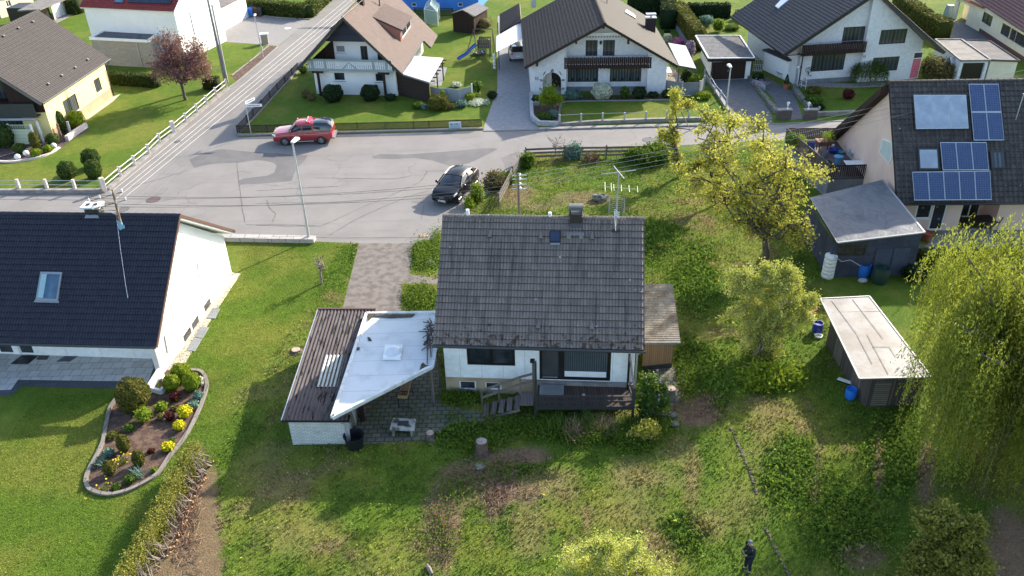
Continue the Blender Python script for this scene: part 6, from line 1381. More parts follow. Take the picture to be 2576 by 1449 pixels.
fr=[pF(1145,108),pF(1150,148),pF(1243,190),pF(1222,150)];m=MB();roof_quad(m,[pF(1132,130),pF(1240,193),pF(1228,160),pF(1145,103)],nFR,.02,.12);s_=m.build('skylight',G['greyf'],hf);m=MB();roof_quad(m,[pF(1150,138),pF(1232,184),pF(1222,163),pF(1158,118)],nFR,.125,.13);m.build('pane',paint('bright_pane',(.7,.72,.75),.2),s_)
cb=ppick(*c(0,2,245,45),e0,nFL);m=MB();m.ob((cb.x-.3,cb.y+.2,cb.z-.3),.5,.7,2.2,0);m.build('chimney',G['stonew'],hf)
cb=pF(955,35);MB().tube([cb,cb+Z*1.0],.05,8).build('vent_pipe',G['greyf'],hf)
q=[at(*p,z)for p,z in(((1248.5,131),2.35),((1313,98),2.75),((1313,54),2.75),((1249,91),2.35))];cpo=root('carport_roof','ribbed white sheet carport roof on dark posts left of house number 55','carport',V2(q[0]));m=MB();corr(m,*q,.25,.02,'v');m.build('roof',G['polyc'],cpo)
for x,y in((1256,176),(1254,110)):m=MB();m.ob(tuple(at(x,y)),.1,.1,2.35,0);m.build('post',G['anth'],cpo)
m=MB();bar(m,q[0]-Z*.05,q[3]-Z*.05,.05,.12);m.build('beam',G['greyf'],cpo)
st_=at(1244,175);m=MB()
for k in range(5):m.ball((st_.x,st_.y,.2+.32*k),.16,.16,.18,8,6)
tag(m.build('stone_totem',G['whitep']),'white knobbly column statue at the edge of the block paving','statue')
q=[at(*c(0,2,x,y),z)for x,y,z in((1680,662,2.2),(1850,692,2.2),(1745,465,2.5),(1570,435,2.5))];pg=root('white_awning_roof','white slatted patio roof right of house number 55','patio cover',V2(q[1]));m=MB();m.slab([q[0],q[1],q[2],q[3]],Z*.05);m.build('roof',G['polyc'],pg);m=MB()
for i in range(4):bar(m,q[i]-Z*.04,q[(i+1)%4]-Z*.04,.08,.1)
m.build('frame',G['anth'],pg)
for p in(q[0],q[1]):MB().tube([V2(p),p],.04,6).build('post',G['anth'],pg)
tp_=ac(0,2,1555,805);table('patio_table','white table on the terrace right of house number 55',(tp_.x,tp_.y+.8),1.0,1.7,.75,0,G['whitep'],G['whitep'])
p=ac(0,2,1600,820);chair('wooden_chair','wooden chair beside the white terrace table right of house number 55',(p.x,p.y+.3),math.pi,G['brass'],G['brass'])
pn=root('privacy_fence','dark grey privacy panels with pale posts around the terrace right of house number 55','fence',ac(0,2,1700,965))
pts=[ac(0,2,x,y)for x,y in((1530,935),(1705,965),(1880,960),(1925,905))]
for i in range(3):
 W_=Wall(pts[i],pts[i+1]);m=MB();wbox(m,W_,.05,W_.L-.05,.05,1.25,-.03,.0);m.build('panel',G['plinth'],pn)
for p in pts:m=MB();m.ob(tuple(p),.12,.12,1.4,0);m.build('post',G['stonew'],pn)
ff=root('post_and_rail_fence','low fence of pale concrete posts and thin rails before the lawn of house number 55','fence',ac(0,2,480,1265));P_=[(480,1262),(695,1250),(910,1243),(1128,1240),(1343,1228),(1555,1222),(1772,1218),(1988,1212)];g=[ac(0,2,*p)for p in P_]
for p in g:m=MB();m.ob(tuple(p+Z*.25),.14,.14,.72,0);m.build('post',G['whitef']if False else G['stonew'],ff)
for i in range(7):
 MB().tube([g[i]+Z*.92,g[i+1]+Z*.92],.018,5).build('rail',G['galv'],ff)
fs=root('post_and_rail_fence','pale posts with steel rails climbing beside the dark garage forecourt','fence',ac(0,2,1990,860));P_=[(1935,780),(1988,860),(2035,945),(2090,1010),(2150,1095)];g=[ac(0,2,*p)for p in P_]
for p in g:m=MB();m.ob(tuple(p),.13,.13,.95,0);m.build('post',G['stonew'],fs)
for i in range(4):
 for z_ in(.9,.5):MB().tube([g[i]+Z*z_,g[i+1]+Z*z_],.018,5).build('rail',G['galv'],fs)
kerb([(1773,196),(1800,232),(1832,282)],.25,.25,G['concrete'],'low_wall')
g5='shrubs in the bed of house number 55'
ct('round bush covered with cream flowers in the bed of house number 55',0,2,910,1010,840,200,G['l_flow'],3000,group=g5,rnd=(0,.7));ct('small upright green shrub with white flowers under the right window',0,2,1135,1000,865,95,G['l_green'],900,group=g5,loose=.4)
ct('dark reddish green rounded bush right of the white flowered shrub',0,2,1285,1005,870,140,G['l_dark'],1300,group=g5,loose=.3);ct('blue green spiky bushes left in the bed beside the porch arch',0,2,620,1010,905,200,G['l_blue'],900,group=g5,loose=.5,rnd=(0,.5))
ct('low dark green bush at the right end of the bed',0,2,1420,985,925,110,G['l_dark'],500,group=g5,loose=.4);ct('dark green bush before the grey privacy panels',0,2,1560,990,905,110,G['l_dark'],700,group=g5,loose=.4)
ct('golden green low conifer at the end of the grey privacy panels',0,2,1930,1000,925,150,G['l_gold'],900,group=g5,rnd=(0,.6));ct('dark trailing shrub left in the stone planter',0,2,240,1050,965,90,G['l_dark'],600,group=g5,loose=.4)
ct('dense green mound front left in the stone planter',0,2,320,1225,1130,140,G['l_thuja'],1200,group=g5);ct('mixed alpine plants right in the stone planter',0,2,420,1200,1100,110,G['l_blue'],500,group=g5,loose=.5,rnd=(0,.5))
ct('pink flowering cushion in the stone planter',0,2,445,1075,1035,45,G['l_pink'],200,group=g5)
ct('bushy green shrub inside the grey privacy panels',0,2,1760,870,690,120,G['l_dark'],900,group=g5,loose=.4);ct('yellow green shrub inside the grey privacy panels',0,2,1830,880,740,170,G['l_lime'],1100,group=g5,loose=.3,rnd=(0,.5))
ct('round silver green bush beside the white patio roof',0,2,1565,440,340,90,G['l_flow'],900,group=g5,rnd=(0,.5));ct('pink rhododendron left of the two by the garage',0,2,1680,470,375,130,G['l_pink'],900,group='rhododendrons by the garage',loose=.4);ct('mauve rhododendron right of the two by the garage',0,2,1790,590,400,110,G['l_lilac'],1200,group='rhododendrons by the garage',loose=.4)
tb=ac(0,2,390,1110);tree('maple_shrub','small multi stemmed yellow green maple in the planter by the porch arch','tree',tb,crown_px(tb,[(1385,240,20,22),(1388,222,9,9),(1363,250,12,9),(1402,250,12,10)]),60,40,.09,G['l_lime'],G['bark'],.06,.28,21,stems=2)
hg=root('flat_roof_garage','white garage with flat pebble roof and dark brown door','garage',at(1837,199));zg=2.2
q=[at(*p,zg)for p in((1783,146.4),(1898.5,145),(1861,89),(1750,89))];m=MB();m.slab([p-Z*.1 for p in q],Z*.05);m.build('roof',G['pebroof'],hg);m=MB()
for i in range(4):bar(m,q[i]-Z*.02,q[(i+1)%4]-Z*.02,.14,.08)
m.build('roof_edging',G['galv'],hg);m=MB()
for i in range(4):bar(m,q[i]-Z*.2,q[(i+1)%4]-Z*.2,.1,.28)
m.build('fascia',G['blackw'],hg);gA,gB=at(1789.6,201.5),at(1885,198);Wg=Wall(gA,gB);bk=V2(q[2]-q[1]).normalized()*((q[2]-q[1]).length-.5);m=MB();dr_=Wg.crect(0,2,2005,620,2335,805);dr_=(dr_[0]+.05,dr_[1],.01,1.75)
wface(m,Wg,[(0,0),(Wg.L,0),(Wg.L,zg-.2),(0,zg-.2)],[dr_],.2);W2=Wall(gB,gB+bk);wface(m,W2,[(0,0),(W2.L,0),(W2.L,zg-.2),(0,zg-.2)]);W2=Wall(gA+bk,gA);wface(m,W2,[(0,0),(W2.L,0),(W2.L,zg-.2),(0,zg-.2)]);m.build('wall',G['white'],hg)
m=MB();wbox(m,Wg,dr_[0],dr_[1],.01,dr_[3],-.12,-.06);gd=m.build('garage_door',G['dkwood'],hg);m=MB();wbox(m,Wg,(dr_[0]+dr_[1])/2-.04,(dr_[0]+dr_[1])/2+.04,.75,.95,-.06,-.02);m.build('handle',G['steel'],gd)
hh=root('white_brick_house','tall white brick house with anthracite roof, dark balcony and a pink latticed side door','house',at(2150,205))
zl,za_,zr=3.6,8.4,3.1;e0,e1,rp=at(1971,137.6,zl),at(2380,131,zr),at(2209,-22,za_);Wh=Wall(at(2003,217.7),at(2302,197.6));vH=-Wh.n;uH=Wh.d;dep=14.
m=MB();tile_plane(m,e0+vH*dep,e0,rp,rp+vH*dep,.3,.34,.035,.02,4);tile_plane(m,e1,e1+vH*dep,rp+vH*dep,rp,.3,.34,.035,.02,4);ridge(m,rp,rp+vH*dep);nHL=rplane(e0+vH*dep,e0,rp);m.build('roof',G['tileH'],hh)
m=MB();under(m,[e0+vH*dep,e0,rp,rp+vH*dep],.25);under(m,[e1,e1+vH*dep,rp+vH*dep,rp],.25);m.build('barge_board',G['blackw'],hh)
ax_=(V2(rp)-Wh.A).dot(uH);dL=ax_-(V2(e0)-Wh.A).dot(uH);dR=(V2(e1)-Wh.A).dot(uH)-ax_
zt=lambda s_:za_-.32-(abs(s_-ax_)*((za_-zl)/dL if s_<ax_ else(za_-zr)/dR))
sx=Wh.pick(*c(0,3,985,400))[0];m=MB();Wb=Wh.off(-.5)
w1=Wb.crect(0,3,450,555,755,700);w1=(w1[0],w1[1],w1[2],w1[3]);w2=Wb.crect(0,3,765,275,950,435);w3=Wh.crect(0,3,1140,303,1375,432);w4=Wh.crect(0,3,1062,582,1295,706)
lo=.05;hi1=zt(lo);wface(m,Wb,[(lo,.45),(sx,.45),(sx,zt(sx)),(lo,hi1)],[w1,w2],.12);top=[(sx,0),(Wh.L,0),(Wh.L,zt(Wh.L)),(ax_,zt(ax_)),(sx,zt(sx))]if ax_>sx else[(sx,0),(Wh.L,0),(Wh.L,zt(Wh.L)),(sx,zt(sx))]
wface(m,Wh,top,[w3,w4],.12);m.poly([Wh.pt(sx,0),Wh.pt(sx,zt(sx)),Wb.pt(sx,zt(sx)),Wb.pt(sx,0)]);wbox(m,Wh,0,.3,0,zt(0)-.02,-.55,0)
Ws=Wall(Wh.A+vH*13,Wh.A);b1=Ws.crect(0,2,2395,200,2460,310);wface(m,Ws,[(0,0),(Ws.L,0),(Ws.L,zl-.1),(0,zl-.1)],[(7.0,8.6,1.5,2.7)],.1);m.build('wall',G['whiteb'],hh)
window(hh,Ws,(7.0,8.6,1.5,2.7),G['blackw'],G['curtain'],2)
m=MB();wface(m,Wb.off(.02),[(0.3,0),(sx,0),(sx,.45),(0.3,.45)]);m.build('plinth',G['plinth'],hh)
window(hh,Wb,w1,G['blackw'],G['curtain'],3,sill=G['whitef'],o=-.05,fw=.09);window(hh,Wb,w2,G['blackw'],G['curtain'],2,o=-.05,name='balcony_door');window(hh,Wh,w3,G['blackw'],G['curtain'],2,sill=G['whitef'],o=-.05);window(hh,Wh,w4,G['blackw'],G['curtain'],2,sill=G['whitef'],o=-.05)
a0=Wh.off(.35).pick(*c(0,3,345,500))[0];a1=Wh.off(.35).pick(*c(0,3,985,500))[0];z0=Wh.off(.35).pick(*c(0,3,600,548))[1];z1=Wh.off(.35).pick(*c(0,3,600,440))[1]
m=MB();wbox(m,Wh,a0,a1,z0,z0+.08,-.5,.35);bal=m.build('balcony',G['blackw'],hh);m=MB();n=38
for i in range(n):a=lerp(a0,a1,i/n);wbox(m,Wh,a,lerp(a0,a1,(i+1)/n)-.03,z0-.02,z1,.33,.36)
m.build('railing_boards',G['dkwood'],bal);MB().tube([Wh.pt(a0,z1+.12,.34),Wh.pt(a1,z1+.12,.34)],.02,5).build('top_rail',G['greyf'],bal)
nx=Wh.pick(*c(0,3,943,580));number(hh,Wh,nx[0]+.1,nx[1],'59',.2);nx=Wh.pick(*c(0,3,288,690));number(hh,Wh,max(.02,nx[0]),nx[1],'57',.2)
d0=Wh.pick(*c(0,3,1412,780));d1=Wh.pick(*c(0,3,1480,780));dx0,dx1=d0[0],max(d1[0],d0[0]+.9);m=MB();wbox(m,Wh,dx0,dx1,.05,2.6,.01,.05);dd=m.build('side_door',G['whitef'],hh)
m=MB();wbox(m,Wh,dx0+.06,dx1-.06,.1,1.95,.051,.06);m.build('pink_panel',m_brick('pink_lattice',(.70,.035,.09),(.60,.03,.08),(.55,.30,.32),.16,.16,.02),dd);m=MB();wbox(m,Wh,dx0+.06,dx1-.06,2.02,2.5,.051,.06);m.build('fanlight',G['glass'],dd)
MB().tube([e0-Z*.1+uH*.1,Wh.pt(.15,3.1,.12),Wh.pt(.15,.2,.12)],.06,8).build('downpipe',G['black'],hh)
fr=[ppick(*c(0,3,x,y),e0,nHL)for x,y in((75,70),(105,92),(215,0),(140,0))];m=MB();roof_quad(m,fr,nHL,.02,.12);m.build('skylight',paint('bright_skylight',(.62,.64,.66),.3),hh)
p=Wh.pick(*c(0,3,248,672));m=MB();q=Wh.pt(.0,max(1.4,p[1]),.25)-uH*.2;m.ball(tuple(q),.12,n=10,m=8);m.build('wall_lamp',G['globe'],hh)
ent=Wall(at(*c(0,3,-60,690)),at(*c(0,3,190,800)));
bn=root('garden_bench','pale grey metal bench against the white entrance wall left of the dark downpipe','bench',ac(0,3,75,780));b0=ac(0,3,95,790);bu=Vector((.55,-.83,0)).normalized()*-1
bu=(ac(0,3,95,790)-ac(0,3,45,720)).normalized();bv=Vector((-bu.y,bu.x,0));m=MB();m.slab([b0+Z*.43,b0-bu*1.3+Z*.43,b0-bu*1.3+bv*.4+Z*.43,b0+bv*.4+Z*.43],Z*.04);m.build('seat',G['greyf'],bn);m=MB();m.slab([b0+bv*.4+Z*.5,b0-bu*1.3+bv*.4+Z*.5,b0-bu*1.3+bv*.5+Z*.85,b0+bv*.5+Z*.85],bv*.03);m.build('backrest',G['greyf'],bn)
for k in(0,-1.3):
 for j in(0,.4):MB().tube([b0+bu*k+bv*j,b0+bu*k+bv*j+Z*.43],.02,5).build('leg',G['greyf'],bn)
p=ac(0,3,178,890);m=MB();m.lathe(tuple(p),[(.2,0),(.3,.42),(.32,.46),(.27,.46),(.25,.38)],14);tag(m.build('plant_pot',G['terra'],smooth=True),'terracotta pot beside the dark downpipe holding a small conifer','plant pot')
o=topiary('small pointed dark conifer growing in the terracotta pot by the downpipe',p.x,0,0,1,G['l_dark'],10)if False else None
rs=np.random.RandomState(2);C_=[];
for i in range(260):z=rs.rand();g=rs.rand()*6.28;r_=.24*(1-z)**.7;C_.append((p.x+r_*math.cos(g),p.y+r_*math.sin(g),.4+z*.95))
Vc,Fc=card_arrays(np.array(C_),.07,None,1,.6,rs);tag(np_obj('potted_conifer',Vc,Fc,G['l_dark'],None,rs.rand(260),loc=(p.x,p.y,.4)),'small pointed dark conifer growing in the terracotta pot by the downpipe','conifer')
gh_='plants around the white brick house'
b=at(2190,208);sc_=FPX/(b-CAMP).dot(_f)
rs=np.random.RandomState(5);cpx=crown_px(b,[(2187,180,42,28)])[0];Vs,Fs,rr=[],[],[];Cs=[]
for i in range(520):
 g=rs.rand()*6.28;r0_=cpx[3]*rs.rand()**.5;tp=Vector((cpx[0]+r0_*math.cos(g),cpx[1]+r0_*math.sin(g),cpx[2]+cpx[5]*.85*(1-(r0_/cpx[3])**2*.6)));ln=.5+.9*rs.rand()
 for k in range(9):t=k/8;Cs.append(tuple(tp+Vector((math.cos(g)*.25*t,math.sin(g)*.25*t,-ln*t))+Vector(rs.normal(size=3)*.03)))
Cs=np.array(Cs);Vc,Fc=card_arrays(Cs,.085,np.tile([0,-.4,.3],(len(Cs),1)),1,.4,rs);wt=root('weeping_shrub','small dome shaped weeping tree before a window of the white brick house','tree',b);MB().tube([b,Vector((cpx[0],cpx[1],cpx[2]))],[.06,.04],6).build('trunk',G['bark'],wt);np_obj('crown',Vc,Fc,G['l_thuja'],wt,rs.rand(len(Fc)))
ct('red leaved Japanese maple style shrub on the shaded lawn of the white brick house',0,3,815,1005,895,120,G['l_red'],900,group=gh_,loose=.4)
tb=ac(0,3,385,830);tree('young_tree','slim young leafy tree beside a white trellis at the white brick house','tree',tb,crown_px(tb,[(2026,175,14,14),(2030,188,8,12)]),30,30,.08,G['l_dark'],G['bark'],.04,.22,31)
for lab,x,y,yt,w_,mt in(('yellow green loose shrub on the bank of the white brick house',470,960,870,160,'l_olive'),('broad dark green shrub on the bank above the path',470,1060,960,190,'l_green'),('dark green shrub at the lower end of the bank by the small lantern',520,1110,1050,110,'l_dark')):ct(lab,0,3,x,y,yt,w_,G[mt],900,loose=.4,group=gh_)
tw=root('trellis','small white lattice trellis at the corner of the white brick house','trellis',ac(0,3,280,870));t0,t1=ac(0,3,285,865),ac(0,3,375,900);m=MB()
for k in range(3):p=lerp(t0,t1,k/2);m.tube([p,p+Z*1.2],.02,4)
for z_ in(.3,.75,1.15):m.tube([t0+Z*z_,t1+Z*z_],.02,4)
m.build('lattice',G['whitef'],tw)
kerb([c(0,3,250,880),c(0,3,330,1000),c(0,3,420,1100)],.35,.4,G['stone'],'low_wall');kerb([c(0,3,0,1040),c(0,3,90,1150)],.35,.4,G['stone'],'low_wall');kerb([c(0,2,2380,790),c(0,2,2574,1030)],.3,.3,G['stone'],'low_wall')
kerb([c(0,3,490,1165),c(0,3,880,1150)],.35,.3,G['concrete'],'low_wall')
kerb([c(0,3,290,855),c(0,3,560,860),c(0,3,850,865),c(0,3,1180,850)],.1,1.0,mat('cobbles',(.26,.24,.23),(.16,.15,.145),9,.9,1.0,12,fine=.4),'pebble_border')
for(x0,x1,yb,lb,xl)in((95,230,1205,'left brick gate pier with a white lantern on top by the street',203),(365,490,1205,'right brick gate pier with a white lantern on top by the street',412)):
 W_=Wall(ac(0,3,x0,yb),ac(0,3,x1,yb-5));gp=root('gate_pier',lb.replace(' with a white lantern on top',''),'gate pier',W_.pt(0,0),'gate piers of the white brick house');m=MB();wbox(m,W_,0,W_.L,0,.8,-.4,0);m.build('pier',m_brick('pier_brick',(.15,.12,.11),(.12,.10,.09),(.08,.07,.07),.3,.1),gp);m=MB();wbox(m,W_,-.05,W_.L+.05,.8,.88,-.45,.05);m.build('coping',G['concrete'],gp)
 p=W_.pt(W_.pick(*c(0,3,xl,1110))[0],.88,-.2);lt_=root('pier_lantern','white lantern standing on the '+('left'if xl==203 else 'right')+' brick gate pier','lantern',p,'white lanterns on the gate piers');m=MB();m.lathe(tuple(p),[(.1,0),(.03,.1),(.03,.25),(.08,.28)],8);m.build('stem',G['whitef'],lt_);m=MB();m.lathe(tuple(p+Z*.28),[(.07,0),(.13,.22),(.16,.24),(.02,.36)],6);m.build('lamp_head',G['whitef'],lt_)
p=ac(0,3,508,1130);m=MB();m.lathe(tuple(p),[(.06,0),(.03,.2),(.1,.3),(.12,.45),(.02,.55)],8);tag(m.build('garden_lantern',G['stonew']),'small grey garden lantern among shrubs right of the gate piers','lantern')
pb_=[ac(0,2,x,y)for x,y in((2430,840),(2520,870),(2545,915),(2450,880))];m=MB();m.prism(pb_,0,.4);tag(m.build('stone_trough',G['stonew']),'pale stone trough with purple flowers beside the garden path','planter');q=sum(pb_,Vector())/4;rs=np.random.RandomState(3);C_=np.array([q.x,q.y,.45])+rs.normal(size=(160,3))*np.array([.4,.4,.06]);Vc,Fc=card_arrays(C_,.07,np.tile([0,0,1.],(160,1)),1,.7,rs);tag(np_obj('flowers',Vc,Fc,G['l_lilac'],None,rs.rand(160),loc=tuple(q)),'purple flowers growing in the pale stone trough','flowers')
ct('dark round bush between garage and garden path',0,2,2480,830,735,120,G['l_dark'],700,loose=.3,group=gh_)
gl_=root('iron_gate','white ornamental iron gate between the flat roofed garage and the white brick house','gate',ac(0,2,2420,715));W_=Wall(ac(0,2,2420,718),ac(0,2,2510,722));m=MB()
for k in range(6):m.tube([W_.pt(W_.L*k/5,0),W_.pt(W_.L*k/5,1.8)],.018,5)
for z_ in(.1,.7,1.2,1.8):m.tube([W_.pt(0,z_),W_.pt(W_.L,z_)],.018,5)
for k in range(5):
 for z_ in(.4,1.5):p=W_.pt(W_.L*(k+.5)/5,z_);m.tube([p+W_.d*.1*math.cos(g)+Z*.18*math.sin(g)for g in[i*math.pi/4 for i in range(9)]],.012,4)
m.build('gate_leaf',G['whitef'],gl_)
ew=root('entrance_porch','white rendered porch wall with low dark tiled coping beside the iron gate','wall',ac(0,3,0,690));W_=Wall(ac(0,2,2520,700),ac(0,3,190,815));m=MB();wbox(m,W_,0,W_.L,0,1.9,-.2,0);m.build('wall',G['white'],ew);m=MB();wbox(m,W_,-.1,W_.L,1.9,2.05,-.5,.25);m.build('coping',G['tileH'],ew)
for nm,lb,qq,zz,rf,doorw in(('flat_roof_garage','flat beige roofed garage with open dark door behind the solar roof house',[(1938,607),(2240,603),(1945,397),(1682,396)],2.3,G['greyroof'],1),('flat_roof_garage','flat dark felt roofed garage adjoining the beige one at right',[(2243,603),(2532,612),(2228,412),(1962,402)],2.25,G['dkfelt'],0)):
 q=[at(*c(0,3,*p),zz)for p in qq];r_=root(nm,lb,'garage',V2(q[0]),'two adjoining garages at the right');m=MB();m.slab([p-Z*.12 for p in q],Z*.1);m.build('roof',rf,r_);m=MB()
 for i in range(4):bar(m,q[i],q[(i+1)%4],.14 if doorw else.06,.14)
 m.build('roof_edging',G['concrete']if doorw else G['dkfelt'],r_);m=MB();B_=[V2(p)*1+(sum([V2(x)for x in q],Vector())/4-V2(p))*.05 for p in q]
 for i in range(4):
  W_=Wall(B_[i],B_[(i+1)%4]);hl=[(W_.L*.12,W_.L*.9,.01,2.0)]if(doorw and i==0)else[];wface(m,W_,[(0,0),(W_.L,0),(W_.L,zz-.15),(0,zz-.15)],hl,.3)
  if hl:md=MB();wbox(md,W_,*hl[0][:2],.01,2.0,-.3,-.26);md.build('garage_door',G['blackw'],r_)
 m.build('wall',G['whiteb']if doorw else G['cream'],r_)
hx=root('cream_long_house','long cream house with plum tiled roof in the top right corner','house',ac(0,3,2150,330));W_=Wall(ac(0,3,2120,318),ac(0,3,2700,700));zz=2.9;m=MB();ws_=[W_.crect(0,3,2175,95,2250,222),W_.crect(0,3,2370,195,2440,310),W_.crect(0,3,2452,245,2495,345),W_.crect(0,3,2510,290,2590,420)]
ws_=[(a[0],a[1],1.1,2.2)for a in ws_];wface(m,W_,[(0,.4),(W_.L,.4),(W_.L,zz),(0,zz)],ws_,.12);g0_,g1_=ac(0,3,1845,180),ac(0,3,2010,195);W3=Wall(W_.A+Vector((-.0,3.2,0)),W_.A);wface(m,W3,[(0,0),(W3.L,0),(W3.L,zz),(0,zz)]);m.build('wall',G['cream'],hx);m=MB();wface(m,W_.off(.02),[(0,0),(W_.L,0),(W_.L,.4),(0,.4)]);m.build('plinth',paint('plinth_red',(.12,.05,.045),.8),hx)
for a in ws_:window(hx,W_,a,G['brownf'],G['curtain'],2 if a[1]-a[0]>.8 else 1,sill=G['whitef'])
rr0,rr1=ac(0,3,2085,0,zz+.15),ac(0,3,2700,400,zz+.15);ud=(rr1-rr0).normalized();nb=Vector((-ud.y,ud.x,0));rr0=rr0-ud*4;m=MB();tile_plane(m,rr0,rr1,rr1+nb*4.5+Z*2.6,rr0+nb*4.5+Z*2.6,.3,.34,.03,.018,4);tile_plane(m,rr1+nb*9,rr0+nb*9,rr0+nb*4.5+Z*2.6,rr1+nb*4.5+Z*2.6,.3,.34,.03,.018,4);m.build('roof',G['tileP'],hx);m=MB();under(m,[rr0,rr1,rr1+nb*4.5+Z*2.6,rr0+nb*4.5+Z*2.6],.15);m.build('fascia',G['greyf'],hx)
m=MB();ga=Wall(ac(0,3,1845,182),ac(0,3,2120,318));wbox(m,ga,ga.L*.0,ga.L*.12,0,2.4,-.2,0);wface(m,ga.off(-1.2),[(0,0),(ga.L,0),(ga.L,2.4),(0,2.4)]);wbox(m,ga,0,ga.L,2.1,2.5,-.2,0);m.build('garage_wall',G['cream'],hx);m=MB();wbox(m,ga,ga.L*.5,ga.L*.95,.02,2.05,-1.18,-1.12);m.build('garage_door',paint('slate_door',(.14,.16,.19),.5),hx);m=MB();m.slab([ga.pt(-.2,2.5,.3),ga.pt(ga.L,2.5,.3),ga.pt(ga.L,2.55,-5),ga.pt(-.2,2.55,-5)],Z*.12);m.build('garage_roof',G['terra'],hx)
m=MB();p=ac(0,3,1815,165);m.hexa([p+Vector((-.5,-.4,0)),p+Vector((.5,-.4,0)),p+Vector((.5,.5,0)),p+Vector((-.5,.5,0))],[p+Vector((-.35,-.3,1.3)),p+Vector((.35,-.3,1.3)),p+Vector((.35,.35,1.3)),p+Vector((-.35,.35,1.3))]);tag(m.build('compost_bin',paint('sage_plastic',(.25,.32,.33),.6)),'grey green tapered compost bin by the cream garage','compost bin')
hedge('clipped hedge running diagonally behind the anthracite roofed white house',[ac(0,3,1300,90),ac(0,3,1560,290),ac(0,3,1760,400)],1.9,1.5,G['l_olive'],60,.12,seed=8)
ct('bright bushy green shrub at the top behind the anthracite roof',0,3,1440,130,-10,170,G['l_green'],900,loose=.4,group=gh_)
tb=ac(0,3,1790,790);tree('yellowing_shrub','broad tan yellow shrub with bare patches beside the open garage door','shrub',tb,crown_px(tb,[(2370,178,50,26),(2345,165,25,18),(2405,175,25,20)]),130,50,.1,G['l_brown'],G['bark'],.05,.35,41,stems=4);tb=ac(0,3,1620,760);tree('dark_green_shrub','dark green bush between the pink door and the tan yellow shrub','shrub',tb,crown_px(tb,[(2337,165,20,22)]),50,45,.1,G['l_green'],G['bark'],.04,.3,42,stems=3)
wl_=root('roofed_well','white round garden well with pale metal roof by the tan shrub','well',ac(0,3,1885,800));p=hit(*c(0,3,1885,775),at(2404,200),Vector((0,1,0)));p.z=.5;m=MB();m.lathe((p.x,p.y,.1),[(.75,0),(.75,.8),(.6,.8),(.6,.2)],16);m.build('shaft',G['stonew'],wl_);m=MB();m.slab([Vector((p.x-1.0,p.y-.5,1.7)),Vector((p.x+1.0,p.y-.5,1.7)),Vector((p.x+1.0,p.y,2.1)),Vector((p.x-1.0,p.y,2.1))],Z*.05);m.slab([Vector((p.x-1.0,p.y,2.1)),Vector((p.x+1.0,p.y,2.1)),Vector((p.x+1.0,p.y+.5,1.7)),Vector((p.x-1.0,p.y+.5,1.7))],Z*.05);m.build('roof',G['galv'],wl_)
for s_ in(-.65,.65):MB().tube([(p.x+s_,p.y,.9),(p.x+s_,p.y,2.0)],.05,6).build('post',G['whitef'],wl_)
gh='clipped hedges'
hedge('dark clipped hedge running across the shade below the grey clad annex',[at(276,210),at(330,214),at(400,219)],1.15,.9,G['l_hedge'],90,.09,seed=1,rnd=(0,.7));hedge('rounded end piece of dark clipped hedge beside the utility pole',[at(518,222),at(552,224)],1.1,1.0,G['l_hedge'],120,.09,seed=2,rnd=(0,.7))
hedge('long clipped hedge behind the pale driveway at the top',[at(600,28),at(700,38),at(772,45)],1.6,1.6,G['l_hedge'],50,.13,seed=4,rnd=(.2,1));hedge('clipped yellow green hedge running back along the side road',[at(775,44),at(800,20),at(850,-25)],1.5,1.5,G['l_hedge'],50,.13,seed=5,rnd=(.4,1));hedge('clipped hedge behind the flat roofed garage in the top left',[at(150,30),at(205,34)],1.8,1.6,G['l_hedge'],50,.13,seed=6)
hedge('tall dark hedge behind the brown roof of house number 55',[at(1580,30),at(1676,36)],2.4,1.4,G['l_dark'],60,.13,seed=7,rnd=(.3,1));hedge('dark hedge block ending at the gap beside the long hedge',[at(1678,40),at(1680,74)],2.2,1.6,G['l_dark'],60,.13,seed=9,rnd=(.3,1))
hedge('long thick sunlit hedge running from the lawn down to the garage',[at(1702,50),at(1725,85),at(1757,128)],2.2,1.3,G['l_olive'],80,.11,seed=10,rnd=(.2,.9));hedge('wide dark clipped hedge at the back of the vegetable garden',[at(1727,44),at(1835,44)],1.6,1.2,G['l_dark'],70,.12,seed=11,rnd=(.2,.9))
for lab,x,y,yt,w_,mt in(('spiky blue green bush in the garden behind the flat roofed garage',1960,270,150,170,'l_blue'),('lime green bush in the garden behind the flat roofed garage',2080,330,180,130,'l_lime'),('dark green bush by the anthracite roof in the back garden',2290,200,90,110,'l_dark'),('silvery bush at the corner of the white brick house',2310,230,140,70,'l_blue'),('low dark green bed plants in the back garden',2220,310,250,160,'l_green'),('small clipped cone at the end of the long thick hedge',1725,80,40,45,'l_dark'),('dark bush at the foot of the long hedge',1560,345,300,60,'l_dark')):ct(lab,0,2,x,y,yt,w_,G[mt],700,loose=.45,group='bushes of the back garden',rnd=(0,.8))
W_=Wall(at(1697,66),at(1745,140));m=MB();wbox(m,W_,0,W_.L,0,.5,-.1,.1);tag(m.build('garden_wall',G['plinth']),'low grey wall along the foot of the long thick hedge','wall')
hk=root('solar_house','pink house with old dark tiled roof covered by blue solar panels','house',at(2400,568));zk,zkr=2.4,8.6;uK=Vector((1,-.045,0)).normalized();vK=Vector((-uK.y,uK.x,0));Lk=12
e0=at(2257,511.5,zk);rp=at(2236,204,zkr);f0=at(2104.6,328,2.1);e1,r1,f1=e0+uK*Lk,rp+uK*Lk,f0+uK*Lk
